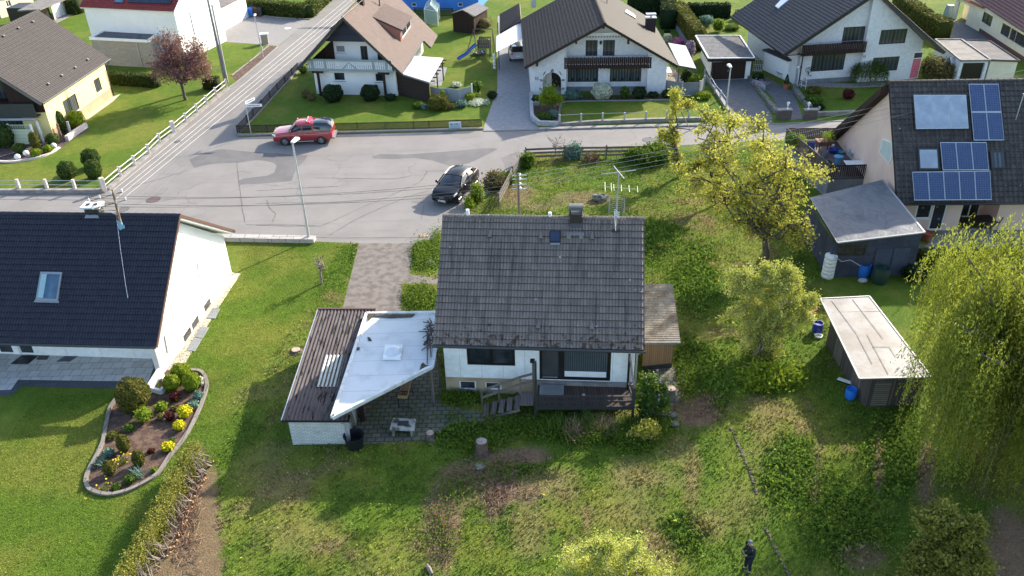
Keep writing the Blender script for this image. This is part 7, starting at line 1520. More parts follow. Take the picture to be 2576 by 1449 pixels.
m=MB();nK_=tile_plane(m,e0,e1,r1,rp,.3,.36,.04,.03,6,'flat');tile_plane(m,f1,f0,rp,r1,.3,.36,.03,.02,3);ridge(m,rp,r1,.14);m.build('roof',G['tileK'],hk);m=MB();under(m,[e0,e1,r1,rp],.15);under(m,[f1,f0,rp,r1],.15);m.build('barge_board',G['dkwood'],hk);gutter(hk,e0-vK*.08-Z*.05,e1-vK*.08-Z*.05,G['black'])
ki=.85;A0=V2(e0)+vK*ki+uK*.05;dpt=(V2(f0)-V2(e0)).dot(vK)-1.6;Gk=Wall(A0+vK*dpt+uK*0,A0);rs_=(V2(rp)-V2(e0)).dot(vK)-ki;top_=zkr-.35;m=MB()
sA=(top_-zk-.25)/(rs_);wface(m,Gk,[(0,0),(dpt,0),(dpt,zk+.5),(dpt-rs_,top_),(0,top_-(dpt-rs_)*((zkr-2.1)/((V2(f0)-V2(rp)).dot(vK))))]);Sk=Wall(A0,A0+uK*11.5)
kw=Sk.crect(1,3,1470,608,1640,740);kd=Sk.crect(1,3,1640,608,1760,825);kx=Sk.pick(*c(1,3,1480,700))[0];kx1=Sk.pick(*c(1,3,1640,700))[0];dx0=Sk.pick(*c(1,3,1612,825))[0];dx1=Sk.pick(*c(1,3,1755,825))[0]
kw=(kx,dx0-.02,.85,2.1);kd=(dx0,dx1,.02,2.1);rx0=Sk.pick(*c(1,3,1905,830))[0];rx1=Sk.pick(*c(1,3,2290,760))[0]
wface(m,Sk,[(0,0),(Sk.L,0),(Sk.L,zk+.5),(0,zk+.5)],[kw,kd,(rx0,rx1,.02,2.3)],.2);m.build('wall',G['pink'],hk)
N=NB('dotted_glass');uv=N.coord('UV');d=N.voro(uv,2.6,rnd=.5);k=N.math('LESS_THAN',d,.24);N.fin(N.mix(k,(.03,.03,.035),(.13,.13,.14)),.1,.5);window(hk,Sk,kw,G['whitef'],N.m,1,sill=G['whitef'],o=-.08,fw=.1);window(hk,Sk,kd,G['whitef'],N.m,1,o=-.08,fw=.1,name='terrace_door')
m=MB();wbox(m,Sk,rx0-.1,rx1+.1,.02,2.3,-2.0,-1.9);wbox(m,Sk,rx0-.1,rx0,.02,2.3,-2.0,-.2);wbox(m,Sk,rx1,rx1+.1,.02,2.3,-2.0,-.2);m.build('recess_wall',G['pink'],hk);window(hk,Sk.off(-1.88),(rx0+.8,rx1-.2,.05,2.1),G['whitef'],G['glass'],2,o=.01,name='terrace_door')
tq=[c(0,3,1255,1430),c(0,3,1250,1370)]
tr=[Gk.pick(*c(1,3,x,y))for x,y in((1122,80),(1160,-60),(1255,-20),(1255,130),(1222,200))];m=MB();m.slab([Gk.pt(a,z,.01)for a,z in tr],Gk.n*.05);tw_=m.build('gable_window',G['whitef'],hk);m=MB();ce=(sum(a for a,_ in tr)/5,sum(z for _,z in tr)/5);m.slab([Gk.pt(lerp(a,ce[0],.12),lerp(z,ce[1],.12),.065)for a,z in tr],Gk.n*.004);m.build('roller_shutter',paint('pale_mint',(.50,.56,.54),.5),tw_)
zl_=top_-(dpt-rs_)*((zkr-2.1)/((V2(f0)-V2(rp)).dot(vK)));m=MB();m.slab([Gk.pt(dpt-rs_+.1,top_,.02),Gk.pt(dpt-rs_+.1,top_-.5,.02),Gk.pt(0,zl_-.75,.02),Gk.pt(0,zl_,.02)],Gk.n*.5);m.build('soffit',G['dkwood'],hk)
for k in(0.15,.5,.8):
 p=lerp(f0,rp,k)-Z*.25;m=MB();m.box(p-Z*.08,uK*.6,vK*.12,Z*.16);m.build('purlin_end',G['dkwood'],hk)
m=MB();p=f0+uK*.6+vK*(-1.0);m.ob((p.x,p.y,0),.16,.16,2.4,0);m.build('roof_post',G['dkwood'],hk)
kp_=lambda r_,x,y,up=.0:ppick(*c(r_,3,x,y),e0,nK_,up)
def panel(grp,q,mt,fmt,ndx,label_name='solar_panel'):
 """grid of panels between corner points q (BL,BR,TR,TL) on the roof, ndx=(cols,rows)"""
 cx,cy=ndx
 for i in range(cx):
  for j in range(cy):
   g=lambda u,v:lerp(lerp(q[0],q[1],u),lerp(q[3],q[2],u),v);P_=[g(i/cx,j/cy),g((i+1)/cx,j/cy),g((i+1)/cx,(j+1)/cy),g(i/cx,(j+1)/cy)];ce=sum(P_,Vector())/4;m=MB();roof_quad(m,[lerp(p,ce,.008)for p in P_],nK_,.09,.14);f_=m.build(label_name,fmt,hk);m=MB();Lx=(P_[1]-P_[0]).length;Ly=(P_[3]-P_[0]).length;ins_=[lerp(p,ce,.06)for p in P_];m.poly([p+nK_*.144 for p in ins_],[(0,0),(Lx,0),(Lx,Ly),(0,Ly)]);m.build('cells'if label_name=='solar_panel'else 'glazing',mt,f_)
panel(hk,[kp_(0,1480,1305,.1),kp_(0,2008,1300,.1),kp_(0,1982,960,.1),kp_(0,1455,960,.1)],G['colg'],G['galv'],(3,1),'solar_collector');panel(hk,[kp_(0,2060,1420,.1),kp_(0,2365,1418,.1),kp_(0,2307,850,.1),kp_(0,2007,850,.1)],G['pv'],G['galv'],(2,2))
panel(hk,[kp_(1,1748,270,.1),kp_(1,2212,268,.1),kp_(0,2185,1435,.1),kp_(0,1722,1435,.1)],G['pv'],G['galv'],(3,1));panel(hk,[kp_(1,1462,572,.1),kp_(1,2238,567,.1),kp_(1,2222,272,.1),kp_(1,1440,283,.1)],G['pv'],G['galv'],(5,1))
for(x0,y0,x1,y1,x2,y2,x3,y3,gm_)in((1512,262,1718,262,1705,45,1498,45,'colg'),(2240,250,2375,250,2362,78,2225,78,'curtain2')):
 fr=[kp_(1,x0,y0),kp_(1,x1,y1),kp_(1,x2,y2),kp_(1,x3,y3)];m=MB();roof_quad(m,fr,nK_,.0,.11);s_=m.build('skylight',G['anth'],hk);m=MB();ce=sum(fr,Vector())/4;roof_quad(m,[lerp(p,ce,.15)for p in fr],nK_,.115,.12);m.build('pane',G[gm_],s_)
MB().tube([kp_(0,2490,1205,.05),kp_(0,2574,940,1.2)],.03,6).build('aerial_pole',G['galv'],hk)
p=at(*c(1,3,1590,965));m=MB();m.lathe(tuple(p),[(.24,0),(.34,.5),(.37,.56),(.3,.56),(.28,.46)],16);tag(m.build('plant_pot',G['terra'],smooth=True),'big empty terracotta pot on the terrace corner before the pink house','plant pot')
p=at(*c(1,3,2140,850));table('round_table','dark round table in the shaded terrace recess of the pink house',(p.x,p.y),1.3,1.1,.72,0,G['black'],G['black'])
for i,(x,y,yw)in enumerate(((1960,850,0),(2250,850,3.1))):p=at(*c(1,3,x,y));chair('patio_chair','black patio chair '+('left'if i==0 else 'right')+' of the dark table in the terrace recess',(p.x,p.y),yw,G['black'],G['black'],'black chairs in the terrace recess')
kerb([c(1,3,1500,1065),c(1,3,1850,1060),c(1,3,2200,1050)],.25,.25,G['stone'],'low_wall')
for lab,x,y,yt,w_,mt,lo in(('dark blue green low conifer below the shed at the pink house',1500,1390,1210,300,'l_dark',.5),('rambling green plants on the rockery below the terrace wall',1700,1230,1080,260,'l_green',.7),('grey green shrub in the rockery near the willow',2000,1190,1070,260,'l_dark',.6),('olive shrub in the rockery beside the terracotta pot',1560,1180,1060,130,'l_olive',.6)):ct(lab,1,3,x,y,yt,w_,G[mt],900,loose=lo,group='rockery plants below the pink house',rnd=(0,.7))
zA_,zB_=2.35,3.0;q=[ac(1,3,700,992,zA_),ac(1,3,1575,888,2.9),ac(1,3,1150,362,3.05),ac(1,3,425,540,2.5)];hs_=root('blue_grey_shed','blue grey boarded shed with wrinkled grey tarpaulin roof and double doors','shed',at(2080,698));n_=(q[1]-q[0]).cross(q[3]-q[0]).normalized()
V_,F_=[],[];nn=26
for i in range(nn+1):
 for j in range(nn+1):
  p=lerp(lerp(q[0],q[1],i/nn),lerp(q[3],q[2],i/nn),j/nn);k=fbm(np.array([p.x*1.3]),np.array([p.y]),1.1,5)[0]-.5;ed=min(i,j,nn-i,nn-j)/nn;V_.append(tuple(p+n_*(.03+.22*k*min(1,ed*6))))
for i in range(nn):
 for j in range(nn):a=i*(nn+1)+j;F_.append((a,a+nn+1,a+nn+2,a+1))
m=MB();m.v=V_;m.f=F_;m.uv=[None]*len(F_);m.build('roof',G['tarp'],hs_,smooth=True);m=MB();m.slab([p-Z*.14 for p in q],Z*.1);m.build('roof_frame',G['anth'],hs_);m=MB();bar(m,q[0]+Z*.0,q[1]+Z*.0,.12,.08);bar(m,q[1],q[2],.12,.08);bar(m,q[0],q[3],.06,.06);m.build('roof_edging',paint('grey_edging',(.26,.27,.28),.6),hs_)
b0,b1=at(2080,698),at(2293,693);Wt=Wall(b0,b1);bb=V2(q[3]-q[0]).normalized()*((q[3]-q[0]).length-.3);m=MB();wt_=Wt.crect(1,3,705,1010,975,1120)
wface(m,Wt,[(0,0),(Wt.L,0),(Wt.L,2.86),(0,zA_)],[wt_],.1);W2=Wall(b0+bb,b0);wface(m,W2,[(0,0),(W2.L,0),(W2.L,zA_),(0,2.48)]);W2=Wall(b1,b1+bb*.8);wface(m,W2,[(0,0),(W2.L,0),(W2.L,2.86),(0,2.84)]);m.build('wall',mat('blue_grey_boards',(.045,.052,.085),(.065,.072,.10),2,.8),hs_);window(hs_,Wt,wt_,G['anth'],m_brick('wire_window',(.04,.03,.025),(.06,.05,.035),(.09,.09,.08),.5,.28,.012),3,o=-.05)
for x0,x1 in((1035,1200),(1205,1370)):
 a=Wt.pick(*c(1,3,x0,1300))[0];b=Wt.pick(*c(1,3,x1,1310))[0];m=MB();wbox(m,Wt,a+.02,b-.02,.05,1.9,.01,.05);d_=m.build('shed_door',mat('shed_door_blue',(.07,.085,.13),(.06,.07,.11),2,.7),hs_)
p=at(*c(1,3,1018,1180));
def barrel(label,x,y,r,h,mt,name='barrel',rim=None,n=20,grp=None,water=None):
 p=at(x,y);r_=root(name,label,'barrel',p,grp);m=MB();m.lathe(tuple(p),[(r*.85,0),(r,h*.35),(r,h*.65),(r*.9,h*.97),(r*.95,h),(r*.82,h),(r*.8,h*.85)],n,cap=True);m.build('body',mt,r_,smooth=True)
 m=MB();m.lathe(tuple(p+Z*h*.8),[(r*.8,0),(r*.01,.01)],n);m.build('water',water or G['black'],r_);return r_
p=at(*c(1,3,595,1335));h=hgt(*c(1,3,595,1335),c(1,3,600,1110)[1]);tk=root('water_tank','tall white ribbed plastic water tank at the corner of the blue grey shed','water tank',p);m=MB();pf=[(.33,0)]
for k in range(6):z_=h*k/6;pf+=[(.36,z_+.04),(.36,z_+h/6-.06),(.33,z_+h/6-.02)]
pf+=[(.3,h),(.12,h+.03),(.12,h+.06)];m.lathe(tuple(p),pf,20);m.build('body',G['whitep'],tk,smooth=True);m=MB();m.lathe(tuple(p+Z*(h+.06)),[(.1,0),(.08,.01)],12);m.build('opening',G['black'],tk)
barrel('bright blue open plastic barrel against the blue grey shed wall',*c(1,3,955,1330),.36,.85,G['bluep']);barrel('large dark green rain barrel before the shed double doors',*c(1,3,1115,1385),.5,.95,G['greenp']);hp=[c(1,3,670,1130),c(1,3,740,1180),c(1,3,830,1165),c(1,3,930,1225)];hq=[Wt.pick(*a,.3)for a in hp];m=MB();m.tube([Wt.pt(a,z,.3)for a,z in hq],.025,6);tag(m.build('hose',G['stonew']),'pale hose hanging from the white tank to the bright blue barrel','hose')
m=MB();p=at(*c(1,3,950,1385));m.ball((p.x,p.y,.1),.3,.22,.14,8,5);tag(m.build('rock',G['stonew']),'pale rock in the grass below the bright blue barrel','rock')
dz=1.5;D=[ac(1,3,640,330,dz),ac(1,3,1140,330,dz),at(*c(0,3,850,1449),dz),at(*c(0,3,190,1440),dz)];D=[at(2085,447,dz),at(2222,445,dz),at(2205,350,dz),at(1975,352,dz)]
dkk=root('terrace_deck','raised timber terrace with reed screen and railings left of the pink house','deck',V2(D[0]));D2=[at(2085,447,dz),at(2240,443,dz),at(2225,352,dz),at(1975,352,dz)]
m=MB();m.slab([p-Z*.15 for p in D2],Z*.15);m.build('deck_floor',G['deck2'],dkk);m=MB()
for i,j in((0,1),(3,0)):W_=Wall(D2[i],D2[j])if i==0 else Wall(D2[3],D2[0]);wface(m,W_,[(0,0),(W_.L,0),(W_.L,dz),(0,dz)])
m.build('base_wall',G['plinth'],dkk)
def rail(parent,a,b,h,mt,z0=dz,n=None,name='railing',solid=False):
 W_=Wall(a,b);m=MB();n=n or int(W_.L/.14)
 for k in range(n):s_=W_.L*k/n;wbox(m,W_,s_,s_+(W_.L/n-.02 if solid else.07),z0+.05,z0+h+(RS.rand()*.05 if solid else 0),0,.03)
 wbox(m,W_,0,W_.L,z0+h-.02,z0+h+.06,-.05,-.005);m.build(name,mt,parent)
rail(dkk,D2[0],D2[1],.85,G['dkwood']);rail(dkk,D2[3],D2[0],.9,G['oldwood']);rail(dkk,D2[3],D2[2]+Vector((-.3,0,0)),.9,G['bamboo'],solid=True,name='reed_screen')
def dp(x,y,up=0):
 X,Y=(3040+x*.19324)*.644,(500+y*.19324)*.644;return at(X,Y,dz+up)
for lb,x,y,yw,mt,fmm in(('navy blue high backed chair on the roof terrace behind the cherry twigs',650,640,-1.7,G['fabric'],G['black']),('pale blue cushioned lounge chair beside the folded parasol',1450,640,-2.6,G['fabricl'],G['greyf'])):
 p=dp(x,y);chair('deck_chair',lb,(p.x,p.y,dz),yw,mt,fmm,'chairs on the roof terrace',1.15,recl=.3)
p=dp(1200,700);m=MB();m.lathe((p.x,p.y,dz),[(.2,0),(.22,.4),(.33,.45),(.33,.5)],16);tag(m.build('stool',paint('sky_blue',(.08,.32,.55),.4)),'round sky blue stool in the middle of the roof terrace','stool')
p=dp(1690,950);t_=table('long_table','white long table with rounded corners and dark legs by the terrace railing',(p.x,p.y+.45,dz),2.2,.95,.72,-.05,G['whitep'],G['black'])
p=dp(1600,480);um=root('folded_parasol','folded blue garden parasol standing on the roof terrace','parasol',(p.x,p.y,dz));MB().tube([(p.x,p.y,dz),(p.x+.3,p.y,dz+2.4)],.025,6).build('pole',G['black'],um);MB().tube([(p.x+.02,p.y,dz+.7),(p.x+.12,p.y,dz+1.2),(p.x+.3,p.y,dz+2.3)],[.2,.16,.04],9).build('canopy',G['fabric'],um)
p=dp(900,460);pl=root('raised_planter','brown wooden raised planter box on legs with a small green plant','planter',(p.x,p.y,dz));m=MB();m.hexa([Vector((p.x+a,p.y+b,dz+.5))for a,b in((-.45,-.3),(.45,-.3),(.45,.3),(-.45,.3))],[Vector((p.x+a,p.y+b,dz+.85))for a,b in((-.6,-.4),(.6,-.4),(.6,.4),(-.6,.4))]);m.build('box',paint('rust_wood',(.16,.065,.045),.8),pl)
for a in(-.4,.4):
 for b in(-.25,.25):MB().tube([(p.x+a,p.y+b,dz),(p.x+a,p.y+b,dz+.5)],.035,5).build('leg',G['dkwood'],pl)
rs=np.random.RandomState(8);C_=np.array([p.x+.2,p.y,dz+1.1])+rs.normal(size=(200,3))*.2;Vc,Fc=card_arrays(C_,.08,None,1,.6,rs);np_obj('foliage',Vc,Fc,G['l_lime'],pl,rs.rand(200))
for lb,x,y,r,h,mt in(('deep blue oval tub on the roof terrace before the dark screen',1110,500,.38,.3,G['blued']),('small turquoise tray beside the deep blue tub',1240,510,.3,.14,paint('turquoise',(.05,.30,.38),.5)),('white round pot on the roof terrace behind the deep blue tub',1070,400,.22,.25,G['whitep']),('grey tapered bucket beside the raised planter',930,590,.22,.5,G['plinth']),('blue and white bowl behind the yellow cherry twigs',870,870,.22,.25,G['bluep'])):
 p=dp(x,y);m=MB();m.lathe((p.x,p.y,dz),[(r*.7,0),(r,h),(r*.88,h),(r*.65,h*.3)],16);tag(m.build('pot',mt,smooth=True),lb,'pot','pots and tubs on the roof terrace')
for lb,x,y,w_,hh_,mt in(('feathery green bush in the corner of the reed screen',240,400,.5,1.2,'l_green'),('lime green bush beside the navy blue chair',420,430,.5,1.1,'l_lime'),('dark leafy potted plants by the pink gable',1800,620,.5,.8,'l_dark'),('green leafy potted plant under the folded parasol',1420,480,.3,.5,'l_green'),('small conifer in a pot beside the blue and white bowl',980,830,.3,.55,'l_dark')):
 p=dp(x,y);rs=np.random.RandomState(int(x));u=rs.normal(size=(420,3));u/=np.linalg.norm(u,axis=1,keepdims=True);C_=np.array([p.x,p.y,dz+hh_/2+.1])+u*np.array([w_,w_,hh_/2])*(.5+.5*rs.rand(420)[:,None]);Vc,Fc=card_arrays(C_,.07,None,1,.6,rs);tag(np_obj('potted_plant',Vc,Fc,G[mt],None,rs.rand(420),loc=(p.x,p.y,dz)),lb,'plant','plants on the roof terrace')
zj0,zj1=1.72,2.15;q=[at(2162,952,zj0),at(2343,948,zj0),at(2187,745,zj1),at(2064,751,zj1)];hj=root('old_board_shed','long weathered board shed with flat whitish felt roof in the shade of the willow','shed',at(2168,1024));m=MB();m.slab([p-Z*.08 for p in q],Z*.08);m.build('roof',G['felt'],hj);m=MB()
for i in range(4):bar(m,q[i]+Z*.0,q[(i+1)%4]+Z*.0,.07,.05)
m.build('roof_edging',paint('felt_edge',(.42,.41,.40),.5),hj);m=MB()
for a,b in(((1050,585),(1225,582)),((895,460),(1050,755)),((640,125),(890,450)),((850,110),(1160,500)),((1000,460),(1210,860)),((1225,585),(1290,690))):bar(m,at(*c(2,3,*a),lerp(zj1,zj0,(a[1]-90)/830)+.012),at(*c(2,3,*b),lerp(zj1,zj0,(b[1]-90)/830)+.012),.016,.012)
m.build('felt_seam',paint('seam_grey',(.23,.21,.20),.7),hj)
b0,b1=at(2172,1024),at(2310,1021.6);b3=at(2077,868);b2=b1+(b3-b0);m=MB()
for a,b,h0,h1 in((b0,b1,zj0-.08,zj0-.08),(b1,b2,zj0-.08,zj1-.08),(b2,b3,zj1-.08,zj1-.08),(b3,b0,zj1-.08,zj0-.08)):W_=Wall(a,b);wface(m,W_,[(0,0),(W_.L,0),(W_.L,h1),(0,h0)])
m.build('wall',G['shedwood'],hj);Wj=Wall(b0,b1);dj=Wj.crect(2,3,1085,935,1260,1170);m=MB();wbox(m,Wj,dj[0],dj[0]+.75,.06,1.5,.01,.04);m.build('board_door',m_plank('old_door_boards',(.10,.085,.075),(.22,.19,.16),.12,'h',.08),hj)
W_=Wall(b3,b0);
for fr_ in(.22,.68):m=MB();wbox(m,W_,W_.L*fr_,W_.L*fr_+.9,.1,1.3,.01,.035);m.build('side_board',G['oldwood'],hj)
gb='blue barrels and pots beside the weathered board shed'
barrel('blue plastic barrel standing at the front corner of the weathered board shed',*c(2,3,823,1100),.27,.55,G['bluep']);barrel('dark blue barrel half hidden behind the pale green bush',*c(2,3,492,440),.28,.6,G['blued'])
m=MB();a=at(*c(2,3,700,925));b=at(*c(2,3,835,985));bar(m,a+Z*.12,b+Z*.2,.2,.05);tag(m.build('plank',G['whitep']),'white plank lying in the grass by the shed corner','plank')
for lb,x,y,r,h,mt in(('brown flower pot in the grass left of the shed roof end',435,235,.3,.25,G['terra']),('white round dish lying in the grass left of the shed',418,290,.28,.1,G['whitep']),('crumpled white rag lying by the shed side wall',505,490,.25,.12,G['whitep'])):
 p=at(*c(2,3,x,y));m=MB();m.lathe(tuple(p),[(r*.8,0),(r,h),(r*.85,h),(r*.7,h*.4)],10 if 'rag'not in lb else 5);tag(m.build('pot'if 'pot'in lb else 'dish'if 'dish'in lb else 'rag',mt),lb,'garden clutter',gb)
gB='plants in the kidney shaped flower bed'
def bt(lab,r_,x,y,yt,wx,mt,n=900,**kw):return topiary(lab,*c(r_,0,x,y),c(r_,0,x,yt)[1],wx*.2502,G[mt],n,kw.pop('leaf',.05),gB,**kw)
bt('golden green ball shrub at the back of the three by the white gable',2,1820,955,772,178,'l_gold',2600,rnd=(0,.75));bt('golden green ball shrub left of the three by the white gable',2,1728,1048,880,150,'l_gold',2200,rnd=(0,.75));bt('golden green ball shrub right of the three by the white gable',2,1930,1042,858,162,'l_gold',2200,rnd=(0,.75))
bt('big brownish green clipped dome at the left edge of the flower bed',2,1345,1255,938,300,'l_olive',5200,shape=1.4)
for l_,r_,x,y,yt,w_,m_,lo in(('dark red small shrub nearest the golden balls',2,1760,1148,1045,115,'l_red',.4),('dark red small shrub left of the yellow cushions',2,1705,1342,1250,100,'l_red',.4),('reddish brown wispy plant beside the lower red shrub',2,1620,1330,1260,90,'l_brown',.8),('large bright yellow flowering cushion',2,1855,1315,1185,145,'l_yel',.3),('second yellow flowering cushion, below the large one',2,1800,1435,1340,120,'l_yel',.3),('small yellow cushion at the right lower kerb',3,1685,205,112,130,'l_yel',.35),('bushy light green perennial below the big clipped dome',2,1440,1375,1205,200,'l_lime',.6),('light green perennial right of the big clipped dome',2,1620,1250,1150,130,'l_lime',.6),('fresh green small perennial in the middle left of the bed',2,1300,1455,1365,110,'l_green',.6),('pale beige wilted perennial above the yellow cushion',2,1755,1240,1170,100,'l_brown',.8),('whitish leaved low plant along the right kerb, upper one',2,1990,1130,1040,110,'l_blue',.7),('whitish leaved low plant along the right kerb, lower one',2,1940,1215,1140,120,'l_blue',.7),('green and white plant at the kerb next to the golden balls',2,2015,990,890,80,'l_flow',.7),('flat brown green juniper at the left kerb',3,1130,75,15,140,'l_olive',.5),('blue green round grass tuft at the left kerb',3,1080,260,180,120,'l_blue',.5),('low green rosette left near the bottom kerb',3,1165,595,530,90,'l_green',.6),('small dense green shrub near the bottom kerb',3,1300,525,445,120,'l_green',.5),('small green tuft at the right lower kerb',3,1550,410,360,60,'l_lime',.6),('sparse small green plant above the small yellow cushion',3,1725,110,75,60,'l_green',.7),('dull red low plant in the lower middle of the bed',3,1520,215,180,70,'l_red',.6)):
 bt(l_,r_,x,y,yt,w_,m_,420,loose=lo,leaf=.06)
for l_,x,y,yt,w_ in(('brown green upright cone in the middle of the flower bed',1250,215,35,115),('brown green upright cone right in the lower flower bed',1400,355,195,110),('brown green upright cone near the blue leaved plant',1105,445,300,115)):bt(l_,3,x,y,yt,w_,'l_olive',1500)
blades('fountain of blue green strap leaves at the left kerb of the bed',*c(3,0,1010,345),60,.55,.05,G['l_blue'],group=gB);blades('fountain of blue green strap leaves in the lower middle of the bed',*c(3,0,1395,445),60,.55,.05,G['l_blue'],group=gB,seed=6)
blades('clump of yellow daffodils in the middle of the lower bed',*c(3,0,1248,315),50,.32,.03,G['l_green'],'daffodils','flowers',gB,lean=.3,flower=(G['yflower'],22));blades('small clump of yellow daffodils at the bottom kerb',*c(3,0,1050,580),40,.3,.03,G['l_green'],'daffodils','flowers',gB,lean=.3,flower=(G['yflower'],9))
hp=[at(*c(3,0,x,y))for x,y in((2145,305),(2000,560),(1900,760),(1830,930),(1745,1090),(1640,1300),(1540,1480),(1400,1760))]
pl_=[]
for i,p in enumerate(hp):
 d=(hp[min(i+1,7)]-hp[max(i-1,0)]).normalized();nn_=Vector((d.y,-d.x,0));nn_=nn_ if nn_.x<0 else-nn_;pl_.append(p+nn_*.62)
hg_=hedge('thinned boundary hedge, green on its left side with bare sawn stems on the right',pl_,1.2,.36,G['l_hedgecut'],900,.036,seed=14,rough=.09,rnd=(.15,1))
rs=np.random.RandomState(5);cutm=mat('fresh_cut_wood',(.55,.28,.12),(.42,.22,.10),9,.8)
mb=MB();mc=MB();L_=0
for i in range(len(hp)-1):
 A_,B_=hp[i],hp[i+1];d=(B_-A_);n=int(d.length/.2);dn_=d.normalized();nx_=Vector((dn_.y,-dn_.x,0));nx_=nx_ if nx_.x<0 else-nx_
 for k in range(n):
  p=lerp(A_,B_,(k+rs.rand())/n)+nx_*(-.05+.15*rs.rand());h=.75+.5*rs.rand();t_=p+nx_*(.12+.3*rs.rand())+dn_*rs.normal()*.22+Z*h;r_=.02+.02*rs.rand()
  for j in range(1+int(rs.rand()*2.4)):t2=t_+dn_*rs.normal()*.18+Z*rs.normal()*.12;limb(mb,p,t2,r_,r_*.4,rs,-.06,4,.06,5)
  if rs.rand()<.5:q=p-nx_*(.08+.1*rs.rand());mc.tube([q+Z*.02,q-nx_*.05+Z*.12],.035,6)
st_=mb.build('bare_stem',G['barkl'],hg_);st_['kind']='stuff';st_=mc.build('sawn_end',cutm,hg_);st_['kind']='stuff'
def base_at(px,py,zc):p=at(px,py,zc);return(p.x,p.y,0)
b=at(468,251);tree('plum_tree','purple leaved ornamental tree alone on the lawn before the grey clad annex','tree',b,crown_px(b,[(452,165,72,44),(430,122,52,46),(480,130,52,42),(420,86,14,22),(504,168,40,42),(402,172,40,30)]),480,22,.09,G['l_plum'],G['bark'],.17,.32,2,nl=16,fork=.42)
b=at(1713,445);tree('cherry_tree','slender gnarled cherry tree with sparse yellow leaf tufts at the street fence','tree',b,crown_px(b,[(1698,232,24,20),(1712,262,38,12),(1690,300,12,50),(1680,345,40,20),(1700,400,22,26),(1735,262,26,14)]),120,30,.085,G['l_cherry'],G['bark'],.16,.18,3,nl=14,fork=.55,wob=.14)
b=base_at(1835,400,3.2);tree('cherry_tree','tall narrow cherry tree with brownish young leaves between the slender one and the street lamp','tree',b,crown_px(b,[(1770,275,36,18),(1830,300,50,30),(1790,340,50,40),(1860,330,40,35),(1800,400,70,45),(1730,425,40,30)]),240,20,.08,G['l_cherry'],G['bark'],.18,.2,4,nl=16,wob=.12)
b=base_at(1945,520,4.0);tree('cherry_tree','broad spreading cherry tree with dense yellow green young leaves hanging over the tarpaulin shed','tree',b,crown_px(b,[(1880,390,120,60),(1985,430,110,48),(1850,490,120,62),(1960,520,90,66),(2070,425,44,26),(2005,600,56,52),(1770,470,70,50),(1890,320,60,34),(1900,570,70,44)]),600,22,.078,G['l_cherry'],G['bark'],.24,.22,5,nl=30,wob=.12,shell=.3)
b=base_at(1925,840,1.2);tree('willow_bush','large pale silver green willow bush standing alone left of the weathered board shed','bush',b,crown_px(b,[(1925,800,98,92),(1880,720,66,50),(1945,705,62,52),(2008,765,50,50),(1996,700,40,34),(1832,690,18,30),(1872,672,13,34),(1925,662,13,34),(1980,676,14,34),(2050,745,28,18),(2040,800,24,14),(1825,790,24,20),(1925,885,60,40)]),1200,44,.045,G['l_pale'],G['barkl'],.08,.16,6,nl=30,fork=.15,stems=6,up=.8,shell=.25)
b=base_at(1985,1000,.3);tree('young_willow','low pale green leafy saplings around the foot of the willow bush','bush',at(1950,960),crown_px(at(1950,960),[(1900,950,60,26),(1985,975,46,26),(1930,1000,60,22)]),120,34,.08,G['l_lime'],G['barkl'],.04,.3,7,nl=14,fork=.1,stems=6)
b=base_at(1545,1500,1.6);tree('pale_bush','pale yellow green leafy bush cut by the bottom edge of the picture','bush',b,crown_px(b,[(1545,1470,165,85),(1450,1430,60,35),(1530,1390,60,45),(1610,1366,12,44),(1500,1372,10,34),(1545,1362,10,34),(1450,1392,10,30),(1660,1450,55,40),(1420,1475,50,40)]),700,62,.04,G['l_pale'],G['barkl'],.07,.15,8,nl=26,fork=.15,stems=6,up=.9,shell=.3)
b=base_at(2390,1400,1.5);tree('olive_conifer','feathery olive green bush in shade at the bottom right','bush',b,crown_px(b,[(2380,1400,105,80),(2340,1300,50,45),(2440,1330,45,40),(2375,1270,20,20),(2320,1430,60,50),(2460,1430,50,45)]),520,64,.06,G['l_hedgecut'],G['bark'],.08,.15,9,nl=24,fork=.15,stems=5,up=.9,shell=.3)
b=at(808,714);tree('pruned_tree','small pruned fruit tree with a few short limbs and buds on the left lawn','tree',b,crown_px(b,[(795,648,14,14),(822,664,14,8),(812,640,10,6)]),26,5,.04,G['l_lime'],G['barkl'],.1,.1,12,nl=8,fork=.5,twig=.018,wob=.16)
b=at(1400,392);tree('bare_tree','bare thin branched sapling leaning over the weathered street fence','tree',b,crown_px(b,[(1390,345,36,14),(1430,350,20,14),(1410,362,30,14)]),30,0,.04,G['l_brown'],G['barkl'],.05,.1,13,nl=9,fork=.4,wob=.2)
gS='bushes along the street fence'
for l_,x,y,w_,h_,m_,n_,sp in(('dense dark green bush at the bend of the street fence',1325,405,17,22,'l_green',70,.2),('silvery green upright shrub behind the fence rails',1442,382,22,20,'l_blue',70,.24),('pinkish dry shrub at the foot of the street fence',1487,400,18,8,'l_straw',30,.2),('broad dark green bush at the right end of the street fence',1640,388,50,24,'l_green',200,.3),('green shrub at the left end of the broad fence bush',1592,392,20,16,'l_green',50,.25),('tall weedy scrub between black car and lawn',1245,455,28,26,'l_brown',70,.24),('yellow green sapling just right of the black car',1200,487,13,26,'l_lime',50,.18),('yellow green seedling by the kerb below the black car',1180,515,9,11,'l_lime',30,.14),('green scrub behind the ridge left end of the brown roof',1270,450,24,14,'l_green',60,.26)):
 b=at(x,y+h_*.7);tree('fence_bush',l_,'bush',b,crown_px(b,[(x,y,w_,h_)]),n_,30,.09,G[m_],G['bark'],.04,sp,50+x%37,nl=7,fork=.2,stems=3,group=gS)
